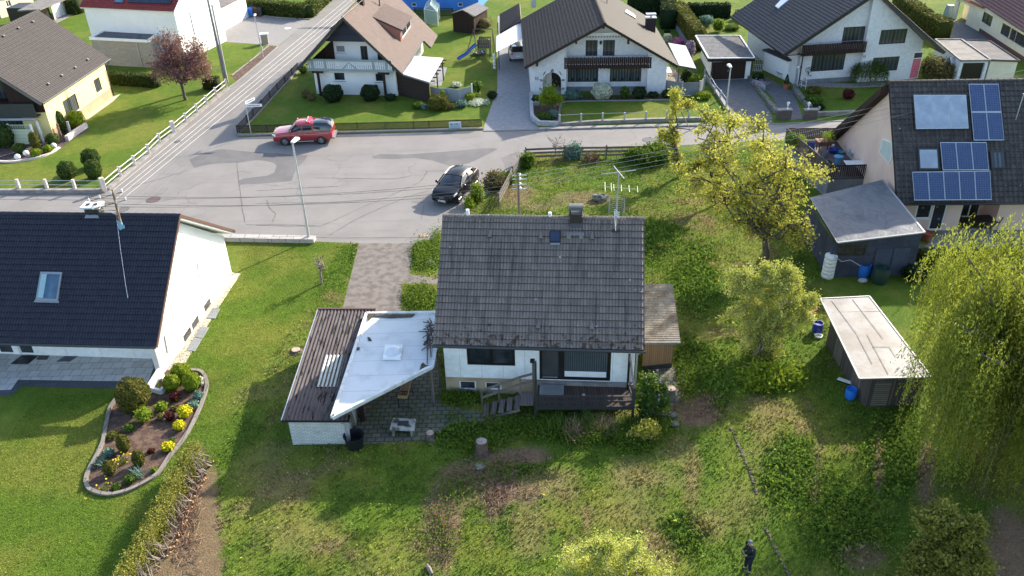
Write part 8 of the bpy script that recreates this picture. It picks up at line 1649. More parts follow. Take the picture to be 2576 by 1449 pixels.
b=at(1650,1040);tree('lilac','lilac bush with faded flower heads beside the right corner of the wooden deck','bush',b,crown_px(b,[(1640,985,36,40),(1625,950,22,18),(1660,1010,24,26),(1620,1030,18,16)]),170,40,.07,G['l_green'],G['bark'],.05,.2,15,nl=14,fork=.2,stems=5,fruit=(G['l_lilac'],.05,.07))
b=at(1640,1105);tree('yellow_shrub','yellowish straggly shrub with dry stalks in the overgrown bed below the deck','bush',b,crown_px(b,[(1630,1080,26,24),(1600,1090,22,14)]),50,34,.06,G['l_cherry'],G['barkl'],.03,.16,16,nl=9,fork=.2,stems=4)
for i,(x,y,m_,L_)in enumerate(((1400,1085,'l_green',1.0),(1445,1095,'l_straw',.9),(1480,1080,'l_green',1.0),(1520,1085,'l_straw',.95),(1545,1100,'l_green',.9),(1580,1075,'l_green',.8))):
 blades(('arching green grass fountain farthest left below the deck','straw coloured grass clump left below the deck','arching green grass fountain under the middle deck post','straw coloured grass clump right of the middle deck post','green grass fountain right below the deck rail','green grass fountain nearest the lilac bush')[i],x,y,150,L_,.035,G[m_],group='ornamental grasses below the deck',spread=.28,seed=i)
for i,(x,y)in enumerate(((1350,1075),(1290,1065),(1250,1095),(1190,1095),(1560,1125),(1040,1190),(1165,1325))):pass
rs=np.random.RandomState(31);cs=[]
for(x,y,rx,ry,n)in((1320,1075,110,28,4200),(1200,1120,70,25,1800),(1480,1100,130,22,3600),(1600,1120,60,25,1400),(1160,1003,50,14,2200),(1070,640,34,36,2600),(1052,748,38,34,2200),(1160,1230,75,60,1100),(1110,1340,45,90,900),(1270,1190,60,30,700),(1730,960,30,60,1500),(2230,1110,60,90,500),(2070,1230,80,110,1300),(2160,1340,90,90,1300),(1660,1080,40,40,1200),(1100,600,16,30,700),(1700,690,60,60,900),(1010,1060,110,46,420),(1150,1050,60,16,260),(1240,520,50,30,900)):
 u=rs.normal(size=(n,2))*.5;X_,Y_=x+u[:,0]*rx,y+u[:,1]*ry;hh_=rs.rand(n)**1.5*.32
 for q in range(n):p=at(X_[q],Y_[q]);cs.append((p.x,p.y,.03+hh_[q]))
cs=np.array(cs);Vc,Fc=card_arrays(cs,.042*(.6+.9*rs.rand(len(cs))),np.tile([0,0,.9],(len(cs),1)),1,.65,rs);tag(np_obj('weeds',Vc,Fc,m_leaf('weed_leaves',[(.05,.10,.012),(.10,.17,.02),(.17,.24,.03)],tr=.35),None,rs.rand(len(cs))),kind='stuff')
ms=MB()
for(x,y,rx,ry,n)in((1170,1200,46,36,190),(1240,1240,26,60,220),(1110,1330,34,80,260),(1760,1035,50,36,170),(1250,1180,50,14,40),(470,1300,30,120,420),(1250,1240,50,60,120),(1700,1020,18,30,30),(1330,1240,20,20,30)):
 for q in range(n):
  p=at(x+rs.normal()*rx*.6,y+rs.normal()*ry*.6,.03+.08*rs.rand());g=rs.rand()*3.14 if y>1100 and x<1300 else rs.rand()*6.28;l=.12+.35*rs.rand();d=Vector((math.cos(g),math.sin(g),.25*rs.normal()))*l;ms.tube([p-d*.5,p+Z*.04,p+d*.5],.008+.006*rs.rand(),3,False)
tag(ms.build('dead_stalks',G['l_straw']if False else mat('dead_stalk',(.20,.115,.075),(.30,.2,.13),4),loc=(0,0,0)),kind='stuff')
b=base_at(2590,900,5.0);ww=root('weeping_willow','huge weeping willow with yellow green hanging strands filling the right edge','tree',b);rs=np.random.RandomState(77)
cw_=at(2585,790,7.0);cw_=Vector((b[0],b[1],6.6));RX,RZ=5.6,3.4;mb=MB();limb(mb,(b[0],b[1],-.1),(cw_.x,cw_.y,4.5),.38,.28,rs,0,4,.03,10);starts=[]
for k in range(34):
 g=rs.rand()*6.28;rr_=RX*(.35+.6*rs.rand());t=Vector((cw_.x+rr_*math.cos(g),cw_.y+rr_*math.sin(g),cw_.z+RZ*math.sqrt(max(0,1-(rr_/RX)**2))*.9));starts+=limb(mb,(cw_.x,cw_.y,4.2),t,.14,.03,rs,.08,6,.08,6)[2:]
mb.build('trunk',G['bark'],ww,smooth=True);Cs=[];Nn=[];rr=[];md=MB()
for k in range(5600):
 s_=starts[rs.randint(len(starts))];g=math.atan2(s_.y-cw_.y,s_.x-cw_.x)+rs.normal()*.5;p=s_+Vector(rs.normal(size=3)*.45);ln=1.5+rs.rand()*5.0;ln=min(ln,p.z-.4);ob_=.35+.5*rs.rand();cl=rs.rand();n=int(ln/.07)
 for j in range(n):
  t=j/n;q=p+Vector((math.cos(g)*ob_*(1-(1-t)**2),math.sin(g)*ob_*(1-(1-t)**2),-ln*t+.25*math.sin(t*3.1)*(1-t)));Cs.append((q.x,q.y,q.z));rr.append(.6*cl+.4*rs.rand())
 if k%23==0:md.tube([p,p+Vector((math.cos(g)*ob_*.7,math.sin(g)*ob_*.7,-ln*.4)),q],.01,4,False)
Cs=np.array(Cs)+rs.normal(size=(len(Cs),3))*.05;n=len(Cs);Vc=np.zeros((n,4,3));ax=np.tile([0,0,-1.],(n,1))+rs.normal(size=(n,3))*.45;ax/=np.linalg.norm(ax,axis=1,keepdims=True);sd=np.cross(ax,rs.normal(size=(n,3)));sd/=np.linalg.norm(sd,axis=1,keepdims=True);l=(.05+.045*rs.rand(n))[:,None]
Vc[:,0]=Cs-ax*l;Vc[:,1]=Cs+sd*l*.3;Vc[:,2]=Cs+ax*l;Vc[:,3]=Cs-sd*l*.3;np_obj('crown',Vc.reshape(-1,3),np.arange(4*n).reshape(n,4),G['l_weep'],ww,np.array(rr));md.build('hanging_twigs',G['barkl'],ww)
b=(29.5,33,0);tree('added_shade_tree','unseen leafy tree added beyond the right edge to shade the lower right garden','tree',b,[(29.5,33,7.5,4.4,4.4,3.6),(28.5,32,4.5,3.8,3.8,2.5)],220,40,.2,G['l_green'],G['bark'],.3,.6,19,nl=14)  # out of view, added to cast shade over the lower right garden
wf=root('board_fence','weathered horizontal rail fence between the street and the wild garden','fence',at(1323,402));g=[at(*p)for p in((1255,520),(1290,452),(1323,403),(1420,399),(1525,398),(1620,396),(1700,392))]
for i in range(6):
 W_=Wall(g[i],g[i+1])
 for z_ in(.2,.5,.8):m=MB();wbox(m,W_,0,W_.L-.02,z_,z_+.17,-.02,.02);m.build('rail',G['oldwoodh'],wf)
 m=MB();m.ob(tuple(g[i]),.11,.11,1.1,0);m.build('post',G['oldwood'],wf)
for lb,pts_,ends in(('pale pinkish post and double rail fence climbing along the side road',[(2280,890),(2175,975),(2080,1060),(1985,1145),(1875,1240),(1750,1345),(1610,1449)],0),):
 P_=[c(0,0,*p)for p in pts_]+[c(1,0,*p)for p in((1500,112),(1360,228),(1218,340),(1055,480))];g=[at(*p)for p in P_];f_=root('garden_fence',lb,'fence',g[-1],'pale garden fences of the yellow house')
 for i,p in enumerate(g):big=i in(5,10);m=MB();m.ob((p.x,p.y,.1),.34 if big else.2,.3 if big else.18,1.05 if big else.85,.6);m.build('post',G['pinkpost'],f_,bevel=.03)
 for i in range(len(g)-1):
  for z_ in(.45,.82):MB().tube([g[i]+Z*z_,g[i+1]+Z*z_],.03,6).build('rail',G['whitef'],f_)
g=[at(*c(1,0,*p))for p in((1040,482),(765,478),(485,475),(205,475),(-80,473))];f_=root('garden_fence','pale pinkish post and double pipe fence along the street at the left edge','fence',g[-1],'pale garden fences of the yellow house')
for i,p in enumerate(g[1:]):m=MB();m.ob((p.x,p.y,.25),.2,.2,.75,0);m.build('post',G['pinkpost'],f_,bevel=.03)
for i in range(4):
 for z_ in(.55,.9):MB().tube([g[i]+Z*z_,g[i+1]+Z*z_],.025,6).build('rail',G['galv'],f_)
def lamp(label,bx,by,tx,ty,hd=1.0,yaw=-2.2,r=.075):
 b=at(bx,by);h=hgt(bx,by,ty);r_=root('street_lamp',label,'street lamp',b,'street lamps');tp=hit(tx,ty,b,Vector((0,1,0)));MB().tube([b,lerp(b,tp,.3),tp],[r*1.35,r*1.1,r*.75],10).build('pole',G['galv'],r_,smooth=True);u=Vector((math.cos(yaw),math.sin(yaw),0));v=Vector((-u.y,u.x,0));m=MB();T=tp+Z*.05-u*.05
 m.hexa([T-v*.1*hd,T+u*.62*hd-v*.15*hd,T+u*.62*hd+v*.15*hd,T+v*.1*hd],[T-v*.08*hd+Z*.12,T+u*.58*hd-v*.11*hd+Z*.16,T+u*.58*hd+v*.11*hd+Z*.16,T+v*.08*hd+Z*.12]);m.build('lamp_head',G['whitep'],r_,bevel=.03);m=MB();m.ob(tuple(b+Z*.9),.14,.1,.35,0);m.build('service_hatch',G['galv'],r_);return r_
lamp('tall grey street lamp standing on the pale kerb wall by the left lawn',778,605,736,362,1.25,1.3);lamp('grey street lamp beside the dark garage forecourt, behind the cherry trees',1826,280,1838,172,1.3,1.6);lamp('slim far street lamp on the planting strip by the pale driveway',663,147,640,42,.9,1.6,.05)
b=at(567,207);up_=root('utility_pole','tall grey timber utility pole with steel stub at the end of the pinkish fence','utility pole',b);tp=b+Z*10.6+Vector((-.1,0,0));MB().tube([b,tp],[.15,.09],10).build('pole',mat('grey_pole',(.22,.22,.20),(.28,.28,.26),3),up_,smooth=True);m=MB();m.ob(tuple(b+Vector((.22,0,0))),.16,.12,7.6,0);m.build('steel_stub',G['galv'],up_);m=MB();m.tube([tp-Z*1.2,tp-Z*1.25+Vector((2.6,0,0))],.03,5);m.build('crossarm',G['galv'],up_)
b=at(*[1303.5,438],6.2);b.z=0;wp=root('wire_pole','thin wooden wire pole with white insulators behind the ridge of the brown roof','utility pole',b);MB().tube([b,b+Z*6.25],[.10,.06],8).build('pole',G['oldwood'],wp);WI=[]
for(x,y)in((60,312),(62,352),(62,403),(66,446)):
 p=hit(*c(1,2,x,y),b,Vector((0,1,0)));WI.append(p);m=MB();m.tube([p-Vector((.35,0,0)),p+Vector((.5,0,0))],.025,5);m.ball(tuple(p+Vector((.1,0,.03))),.09,n=8,m=6);m.build('insulator',G['whitep'],wp)
wm=paint('wire_light',(.30,.30,.29),.5,metal=.3);wd=paint('wire_dark',(.10,.10,.10),.5)
def wire(label,A_,B_,sag,mt,r=.014,grp=None):
 n=24;pts=[lerp(Vector(A_),Vector(B_),i/n)-Z*(sag*4*(i/n)*(1-i/n))for i in range(n+1)];tag(MB().tube(pts,r,5,False).build('power_line',mt),label,'power line',grp)
for i,(k_,y)in enumerate(((2,0),(3,11),(6,21),(7,33))):wire('pale wire from roof pylon along the side road, '+('uppermost','second from the top','third from the top','lowest')[i]+' of the four',INS[k_],at(985,-96+y*1.0,8.0),.1,wm,.012,'pale wires above the side road')
for i,k_ in enumerate((0,1,4,5)):wire('thin dark wire crossing above the wide street, '+('farthest','second farthest','second nearest','nearest')[i]+' of the four',INS[k_],WI[i],.5,wd,.011,'dark wires across the street')
for i in range(4):wire('pale wire rising right towards the solar house, '+('uppermost','second','third','lowest')[i]+' of the four',WI[i],at(2700,142+i*12,8.5),.6,wm,.010,'pale wires towards the solar house')
sp=root('street_name_sign','slim post with two street name plates at the corner of the lath fence','street sign',at(*((930+478*.11)*.644,(380+1350*.11)*.644)));b=ORG[sp.name];h=hgt(*pr(b),(380+300*.11)*.644);tp=b+Z*h;MB().tube([b,tp+Z*.1],.03,6).build('post',G['galv'],sp)
for d_,z_,ln in((Vector((1,.0,0)),-.12,1.35),(Vector((.45,.89,0)),.12,1.2)):
 m=MB();m.slab([tp+Z*z_,tp+d_*ln+Z*z_,tp+d_*ln+Z*(z_+.24),tp+Z*(z_+.24)],Vector((-d_.y,d_.x,0))*.02);pl=m.build('name_plate',G['whitef'],sp);m=MB();n_=Vector((d_.y,-d_.x,0))
 for k in range(9):a=tp+d_*(.15+k*ln*.085)+Z*(z_+.08)+n_*.003;m.slab([a,a+d_*ln*.055,a+d_*ln*.055+Z*.08,a+Z*.08],n_*.004)
 m.build('lettering',G['anth'],pl)
def disc(name,x,y,r,mt,lb,cat,sq=False):p=at(x,y);m=MB();(m.ob((p.x,p.y,.008),r*2,r*1.6,.02,.3)if sq else m.lathe((p.x,p.y,.008),[(r,0),(r,.012),(r*.8,.014),(r*.78,.01)],24));tag(m.build(name,mt),lb,cat)
disc('manhole_cover',*c(1,0,1543,558),.52,mat('manhole_brown',(.13,.085,.08),(.10,.07,.065),8),'reddish brown manhole cover in the street above the dark blue roof','manhole cover');disc('manhole_cover',*c(1,0,1240,655),.42,G['patch'],'grey manhole cover ring in the street right of the roof pylon','manhole cover');disc('manhole_cover',*c(0,2,1370,1405),.5,G['patch'],'worn manhole cover in the street before house number 55','manhole cover');disc('drain_grate',*c(1,1,1690,918),.3,G['rust'],'rusty drain grate by the kerb left of the brown roof','drain',True);disc('drain_grate',*c(0,0,1790,1425),.28,G['tar'],'dark drain grate beside the big fence post on the side road','drain',True);disc('manhole_cover',*c(0,1,320,285),.4,G['whitef'],'white round cover on the pale driveway','manhole cover')
p=at(*c(0,1,95,440));ub=root('utility_box','white gabion style post box pillar on the pale driveway','pillar',p);h=hgt(*pr(p),c(0,1,90,335)[1]);m=MB();m.ob(tuple(p),.75,.55,h-.12,.2);m.build('pillar',m_brick('pillar_stone',(.45,.40,.32),(.36,.32,.26),(.25,.22,.18),.25,.09),ub);m=MB();m.ob((p.x,p.y,h-.12),.95,.7,.12,.2);m.build('cap',G['whitep'],ub)
def bin_(lb,x,y,mt):p=at(x,y);r_=root('wheelie_bin',lb,'bin',p,'bins beside the white garage wing');m=MB();m.hexa([p+Vector((a,b,.05))for a,b in((-.24,-.26),(.24,-.26),(.24,.26),(-.24,.26))],[p+Vector((a,b,.95))for a,b in((-.3,-.34),(.3,-.34),(.3,.34),(-.3,.34))]);m.build('body',mt,r_);m=MB();m.hexa([p+Vector((a,b,.96))for a,b in((-.32,-.36),(.32,-.36),(.32,.36),(-.32,.36))],[p+Vector((a,b,1.08))for a,b in((-.26,-.3),(.26,-.3),(.26,.34),(-.26,.34))]);m.build('lid',mt,r_)
bin_('bright blue wheelie bin nearest the white garage wing',633,41,G['bluep']);bin_('dark brown wheelie bin in the middle of the bins',644,40,G['copper']);bin_('dark grey wheelie bin nearest the long hedge',656,41,G['anth'])
def stump(lb,px,py,r,h,mt=None):p=at(px,py);t_=root('tree_stump',lb,'tree stump',p);rs=np.random.RandomState(int(px));pf=[(r*1.5,0),(r*1.15,.08),(r,h*.5),(r*.95,h)];m=MB();m.lathe(tuple(p),pf,14);m.v=[(a+rs.normal()*r*.05,b+rs.normal()*r*.05,z)for a,b,z in m.v];m.build('trunk',mt or mat('stump_bark',(.15,.095,.07),(.09,.06,.05),8,bump=1.,bsc=12),t_,smooth=True);m=MB();m.lathe(tuple(p+Z*(h+.001)),[(r*.9,0),(r*.85,.02),(.01,.025)],14);m.build('cut_face',mat('grey_cut',(.30,.27,.24),(.20,.17,.15),6)if mt is None else G['cutwood'],t_)
stump('thick brown tree stump with pale cut top in the bare earth below the deck',1213,1140,.27,.72);stump('grey weathered stump leaning beside the slab path right of the lilac',1686,1003,.24,.62,mat('grey_bark',(.14,.13,.13),(.09,.085,.085),8,bump=1.,bsc=12));stump('dark short stump at the edge of the slab patio',1083,1105,.2,.4,G['bark']);stump('small sawn stump on the lawn left of the corrugated roof',745,884,.26,.12,G['bark'])
p=at(*c(3,1,990,190));bk_=root('black_tub','large black plastic tub at the corner of the white painted brick garage','tub',p);m=MB();m.lathe(tuple(p+Z*0+Vector((0,.3,0))),[(.36,0),(.46,.62),(.49,.68),(.44,.68),(.38,.2),(.02,.2)],28);m.build('body',G['black'],bk_,smooth=True)
q=[at(*c(2,1,x,y),.45)for x,y in((1345,1415),(1590,1425),(1608,1318),(1378,1305))];stb=root('stone_table','low mossy concrete barbecue table on the slab patio','table',V2(q[0]));m=MB();m.slab([a-Z*.08 for a in q],Z*.1);m.build('table_top',mat('mossy_top',(.36,.36,.34),(.08,.07,.05),2.5,bump=.5,lo=.45,hi=.58),stb)
for a,b2_ in((0,3),(1,2)):e=lerp(q[a],q[1-a if a<2 else 0],.12);f2=lerp(q[b2_],sum(q,Vector())/4,.15);m=MB();bar(m,V2(e)+Z*.18,V2(f2)+Z*.18,.12,.36);m.build('leg',G['stone'],stb)
m=MB();ce=sum(q,Vector())/4;m.ob(tuple(ce+Z*.03),.5,.28,.05,0);m.build('fire_tray',G['anth'],stb)
bt_=[at(*c(2,1,x,y),.7)for x,y in((1422,1100),(1522,1105),(1570,915),(1480,915))];bg_=root('folding_beer_table','narrow light wooden folding table half under the white canopy','table',V2(bt_[0]));m=MB();m.slab([a-Z*.03 for a in bt_],Z*.03);m.build('table_top',G['brass'],bg_)
for t in(.05,.85):m=MB();a,b2_=lerp(bt_[0],bt_[3],t),lerp(bt_[1],bt_[2],t);m.tube([a,V2(a)],.018,5);m.tube([b2_,V2(b2_)],.018,5);m.tube([V2(a)+Z*.12,V2(b2_)+Z*.12],.015,5);m.build('leg',G['black'],bg_)
bn_=root('folded_bench','folded benches with black steel legs lying on the narrow wooden table','bench',bt_[0]);m=MB()
for s0_,s1_ in((.08,.46),(.54,.92)):m.slab([lerp(bt_[0],bt_[1],s0_)+Z*.01+(bt_[3]-bt_[0])*.1,lerp(bt_[0],bt_[1],s1_)+Z*.01+(bt_[3]-bt_[0])*.1,lerp(bt_[3],bt_[2],s1_)+Z*.01,lerp(bt_[3],bt_[2],s0_)+Z*.01],Z*.03)
m.build('bench_boards',paint('aged_pine',(.30,.17,.09),.6),bn_);m=MB()
for k in(.12,.3):a=lerp(bt_[0],bt_[3],k)+Z*.06;b2_=lerp(bt_[1],bt_[2],k)+Z*.06;m.tube([lerp(a,b2_,.1),lerp(a,b2_,.9)],.018,5)
for s0_ in(.12,.42,.58,.88):a=lerp(lerp(bt_[0],bt_[1],s0_),lerp(bt_[3],bt_[2],s0_),.12)+Z*.06;m.tube([a,a+(bt_[3]-bt_[0])*.2],.015,5)
m.build('folding_legs',G['black'],bn_)
rs=np.random.RandomState(9);fwd=root('firewood_stack','stack of split firewood beside the brick garage under the canopy tip','firewood',at(*c(2,1,1085,1330)));W_=Wall(at(*c(2,1,1075,1330)),at(*c(2,1,1120,1210)));m=MB()
for i in range(40):p=W_.pt(rs.rand()*W_.L,.1+.11*(i%9));m.tube([p,p-W_.n*.3+Vector(rs.normal(size=3)*.02)],.055,6)
m.build('logs',mat('firewood',(.16,.10,.07),(.28,.2,.14),9),fwd);m=MB();m.ob(tuple(W_.pt(0,0)),.2,.2,1.2,0);m.build('post',G['dkwood'],fwd)
for lb,x,y,r_ in(('white quartz rock below the brown tree stump',*c(3,1,2255,365),.22),('pile of pale rubble left of the wood chip heap, upper rock',*c(2,2,1610,1285),.2),('pile of pale rubble left of the wood chip heap, lower rock',*c(2,2,1635,1375),.2),('brown rock in the planted bed left of the main roof',*c(1,1,1750,1195),.2),('pale boulder lying in the wild lawn behind the ridge',*c(1,2,890,560),.5),('round pale stone in the lower planted bed',*c(2,1,1575,95),.16)):
 p=at(x,y);m=MB();m.ball((p.x,p.y,r_*.35),r_*1.2,r_,r_*.6,9,6);rr_=np.random.RandomState(int(x));m.v=[(a+rr_.normal()*r_*.1,b+rr_.normal()*r_*.1,z+rr_.normal()*r_*.06)for a,b,z in m.v];tag(m.build('rock',G['stone']),lb,'rock','rocks in the wild garden')
m=MB();a=at(*c(2,2,1705,850));b2_=at(*c(2,2,1735,1000));m.tube([a+Z*.1,b2_+Z*.1],.05,6);tag(m.build('plank',G['oldwood']),'thin board lying along the slab path right of the lean-to shed','plank')
m=MB();a=at(*c(3,1,1720,1350));b2_=at(*c(3,1,1770,1440));m.tube([a+Z*.08,lerp(a,b2_,.5)+Z*.12,b2_+Z*.05],[.06,.09,.08],7);tag(m.build('log',G['barkl']),'pale broken log in the cut brambles at the bottom edge','log')
def loft(mb,secs):
 n=len(secs[0]);i0=len(mb.v)
 for s_ in secs:mb.v+=[tuple(p)for p in s_]
 for k in range(len(secs)-1):
  for q in range(n):mb.f.append((i0+k*n+q,i0+k*n+(q+1)%n,i0+(k+1)*n+(q+1)%n,i0+(k+1)*n+q));mb.uv.append(None)
 mb.f.append(tuple(range(i0,i0+n))[::-1]);mb.f.append(tuple(range(i0+(len(secs)-1)*n,i0+len(secs)*n)));mb.uv+=[None,None]
def bsec(x,w,zb,zt,cr=.04,sh=.9):L=[(w*.9,zb),(w*.99,zb+.12),(w,(zb+zt)*.5),(w*.985,zt-.12),(w*sh,zt-.01),(w*.5,zt+cr*.7),(0,zt+cr)];return[(x,a,z)for a,z in L]+[(x,-a,z)for a,z in L[-2::-1]]
def gsec(x,wb,zb,wt,zt):L=[(wb,zb),((wb+wt)/2+.02,(zb+zt)/2),(wt,zt-.06),(wt*.88,zt),(0,zt+.03)];return[(x,a,z)for a,z in L]+[(x,-a,z)for a,z in L[-2::-1]]
def wheel(parent,x,y,r,w_,rim,spokes=10):
 s_=1 if y>0 else-1;m=MB();pf=[(r*.62,-w_/2),(r*.92,-w_/2),(r,-w_*.35),(r,w_*.35),(r*.92,w_/2),(r*.62,w_/2)];n=26
 for a,z in pf:
  for q in range(n):g=2*math.pi*q/n;m.v.append((x+a*math.cos(g),y+z,r+a*math.sin(g)))
 for k in range(5):
  for q in range(n):m.f.append((k*n+q,k*n+(q+1)%n,(k+1)*n+(q+1)%n,(k+1)*n+q));m.uv.append(None)
 wh=m.build('wheel',G['rubber'],parent,smooth=True);m=MB();yo=y+s_*w_*.38
 m.tube([(x,yo-s_*.06,r),(x,yo-s_*.05,r)],r*.64,20)
 m.build('wheel_well',G['black'],wh);m=MB();m.tube([(x,yo,r),(x,yo+s_*.02,r)],r*.16,10)
 for k in range(spokes):g=2*math.pi*k/spokes;m.tube([(x,yo,r),(x+math.cos(g)*r*.64,yo+s_*.01,r+math.sin(g)*r*.64)],r*.055,5)
 m.tube([(x+math.cos(2*math.pi*k/20)*r*.63,yo+s_*.005,r+math.sin(2*math.pi*k/20)*r*.63)for k in range(21)],r*.045,5);m.build('rim',rim,wh)
def arch(parent,x,y,r,mt,s_):m=MB();m.tube([(x+math.cos(math.pi*k/10)*r,y,.3+math.sin(math.pi*k/10)*r)for k in range(-1,12)],.035,5);m.build('wheel_arch',mt,parent)
def well(parent,x,y,r):m=MB();m.tube([(x,y-.12,.38),(x,y+.012 if y>0 else y-.012,.38)],r,20);m.build('wheel_housing',G['rubber'],parent)
carglass=m_glass('car_glass',(.012,.016,.02),(.03,.04,.05),rough=.03)
def place(r_,x,y,yaw,s=1.0):r_.location=(x,y,.012);r_.rotation_euler=(0,0,yaw);r_.scale=(s,s,s)
RED=paint('car_red',(.30,.020,.028),.3,1.0);pk=root('pickup_truck','red pickup truck with black hardtop and red light bar parked by the lath fence','pickup truck')
m=MB();loft(m,[bsec(2.62,.72,.48,.92),bsec(2.5,.90,.38,1.02),bsec(2.2,.96,.36,1.10),bsec(1.2,.97,.36,1.19),bsec(.95,.97,.36,1.20),bsec(-.9,.97,.36,1.20),bsec(-2.4,.97,.42,1.20),bsec(-2.55,.93,.5,1.18)]);m.build('body',RED,pk,smooth=True)
m=MB();loft(m,[gsec(1.22,.86,1.12,.80,1.16),gsec(.55,.88,1.14,.72,1.76),gsec(.2,.90,1.14,.74,1.83),gsec(-.75,.90,1.14,.74,1.83),gsec(-.98,.90,1.14,.76,1.76)]);m.build('cabin_glass',carglass,pk,smooth=True)
m=MB();loft(m,[gsec(.52,.70,1.76,.70,1.80),gsec(.2,.80,1.66,.73,1.87),gsec(-.8,.80,1.66,.73,1.87),gsec(-1.0,.75,1.74,.72,1.82)]);m.build('cab_roof',RED,pk,smooth=True)
for s_ in(-1,1):
 for(x0,x1,t)in((1.15,.52,.05),(-.02,-.02,.05),(-.95,-.97,.12)):m=MB();bar(m,(x0,s_*.905,1.16),(x1,s_*.765,1.80),t*1.5,.05);m.build('pillar',RED,pk)
 m=MB();m.hexa([(.85,s_*.98,1.16),(1.0,s_*.98,1.16),(1.0,s_*1.16,1.18),(.85,s_*1.16,1.18)],[(.85,s_*.98,1.36),(.98,s_*.98,1.36),(.98,s_*1.16,1.36),(.85,s_*1.16,1.36)]);m.build('mirror',RED,pk)
 m=MB();m.tube([(1.05,s_*1.02,.36),(-.95,s_*1.02,.36)],.04,8);m.build('side_step',G['steel'],pk);m=MB();m.hexa([(2.3,s_*.80,.84),(2.61,s_*.66,.84),(2.61,s_*.70,1.0),(2.25,s_*.93,1.04)],[(2.3,s_*.97,.84),(2.56,s_*.82,.84),(2.54,s_*.84,1.0),(2.25,s_*.97,1.04)]);m.build('headlight',G['globe'],pk)
 m=MB();m.hexa([(-2.42,s_*.88,.78),(-2.57,s_*.80,.78),(-2.57,s_*.80,1.12),(-2.42,s_*.88,1.12)],[(-2.42,s_*.985,.78),(-2.56,s_*.95,.78),(-2.56,s_*.95,1.12),(-2.42,s_*.985,1.12)]);m.build('tail_light',G['redp'],pk)
 for x in(.42,-.55):m=MB();m.ob((x,s_*.985,1.0),.2,.04,.05,0);m.build('door_handle',G['black'],pk)
 for x in(1.02,-.02,-.98):m=MB();m.ob((x,s_*.965,.5),.012,.03,.66,0);m.build('door_gap',G['black'],pk)
 for x in(1.55,-1.55):well(pk,x,s_*.86,.47);wheel(pk,x,s_*.86,.39,.27,G['steel'],12)
m=MB();loft(m,[gsec(-1.02,.93,1.2,.80,1.80),gsec(-1.15,.94,1.2,.80,1.86),gsec(-2.2,.94,1.2,.78,1.86),gsec(-2.5,.90,1.2,.72,1.62)]);m.build('hardtop',paint('hardtop_black',(.012,.014,.02),.15,1.0),pk,smooth=True)
m=MB();m.slab([(-2.44,-.6,1.3),(-2.44,.6,1.3),(-2.34,.55,1.68),(-2.34,-.55,1.68)],(-.16,0,.04));m.build('rear_window',paint('pale_rear_glass',(.30,.30,.28),.2),pk)
m=MB();m.ob((-2.62,0,.42),.22,1.7,.16,0);m.build('rear_bumper',G['steel'],pk);m=MB();m.ob((-.62,0,1.86),.22,1.35,.10,0);m.build('light_bar',G['redp'],pk)
for k in range(4):m=MB();m.ball((-.45,-.48+.32*k,1.98),.06,.09,.09,8,6);m.build('work_light',G['steel'],pk)
m=MB();m.ob((2.60,0,.62),.06,1.1,.24,0);m.build('grille',G['black'],pk)
place(pk,-16.95,67.75,math.pi+.03,.96)
BLK=paint('car_black',(.003,.004,.007),.35,.12,0.0,.3);sv=root('black_car','black coupe style car parked at the kerb by the overgrown corner','car')
m=MB();loft(m,[bsec(2.25,.60,.42,.74),bsec(2.15,.80,.30,.84),bsec(1.85,.90,.26,.94),bsec(1.0,.92,.24,1.02),bsec(.3,.92,.24,1.05),bsec(-1.2,.93,.26,1.10),bsec(-2.0,.88,.34,1.08,.0),bsec(-2.22,.76,.44,.98,.0)]);m.build('body',BLK,sv,smooth=True)
m=MB();loft(m,[gsec(1.12,.80,1.02,.74,1.05),gsec(.35,.84,1.03,.62,1.46),gsec(-.3,.86,1.05,.62,1.53),gsec(-1.1,.86,1.08,.60,1.47),gsec(-1.85,.78,1.08,.56,1.20),gsec(-2.1,.7,1.04,.5,1.08)]);m.build('cabin_glass',carglass,sv,smooth=True)
m=MB();loft(m,[gsec(.34,.60,1.47,.58,1.49),gsec(.0,.64,1.47,.60,1.55),gsec(-.5,.64,1.50,.60,1.57),gsec(-1.15,.63,1.44,.58,1.50),gsec(-1.3,.6,1.40,.56,1.45)]);m.build('roof',BLK,sv,smooth=True)
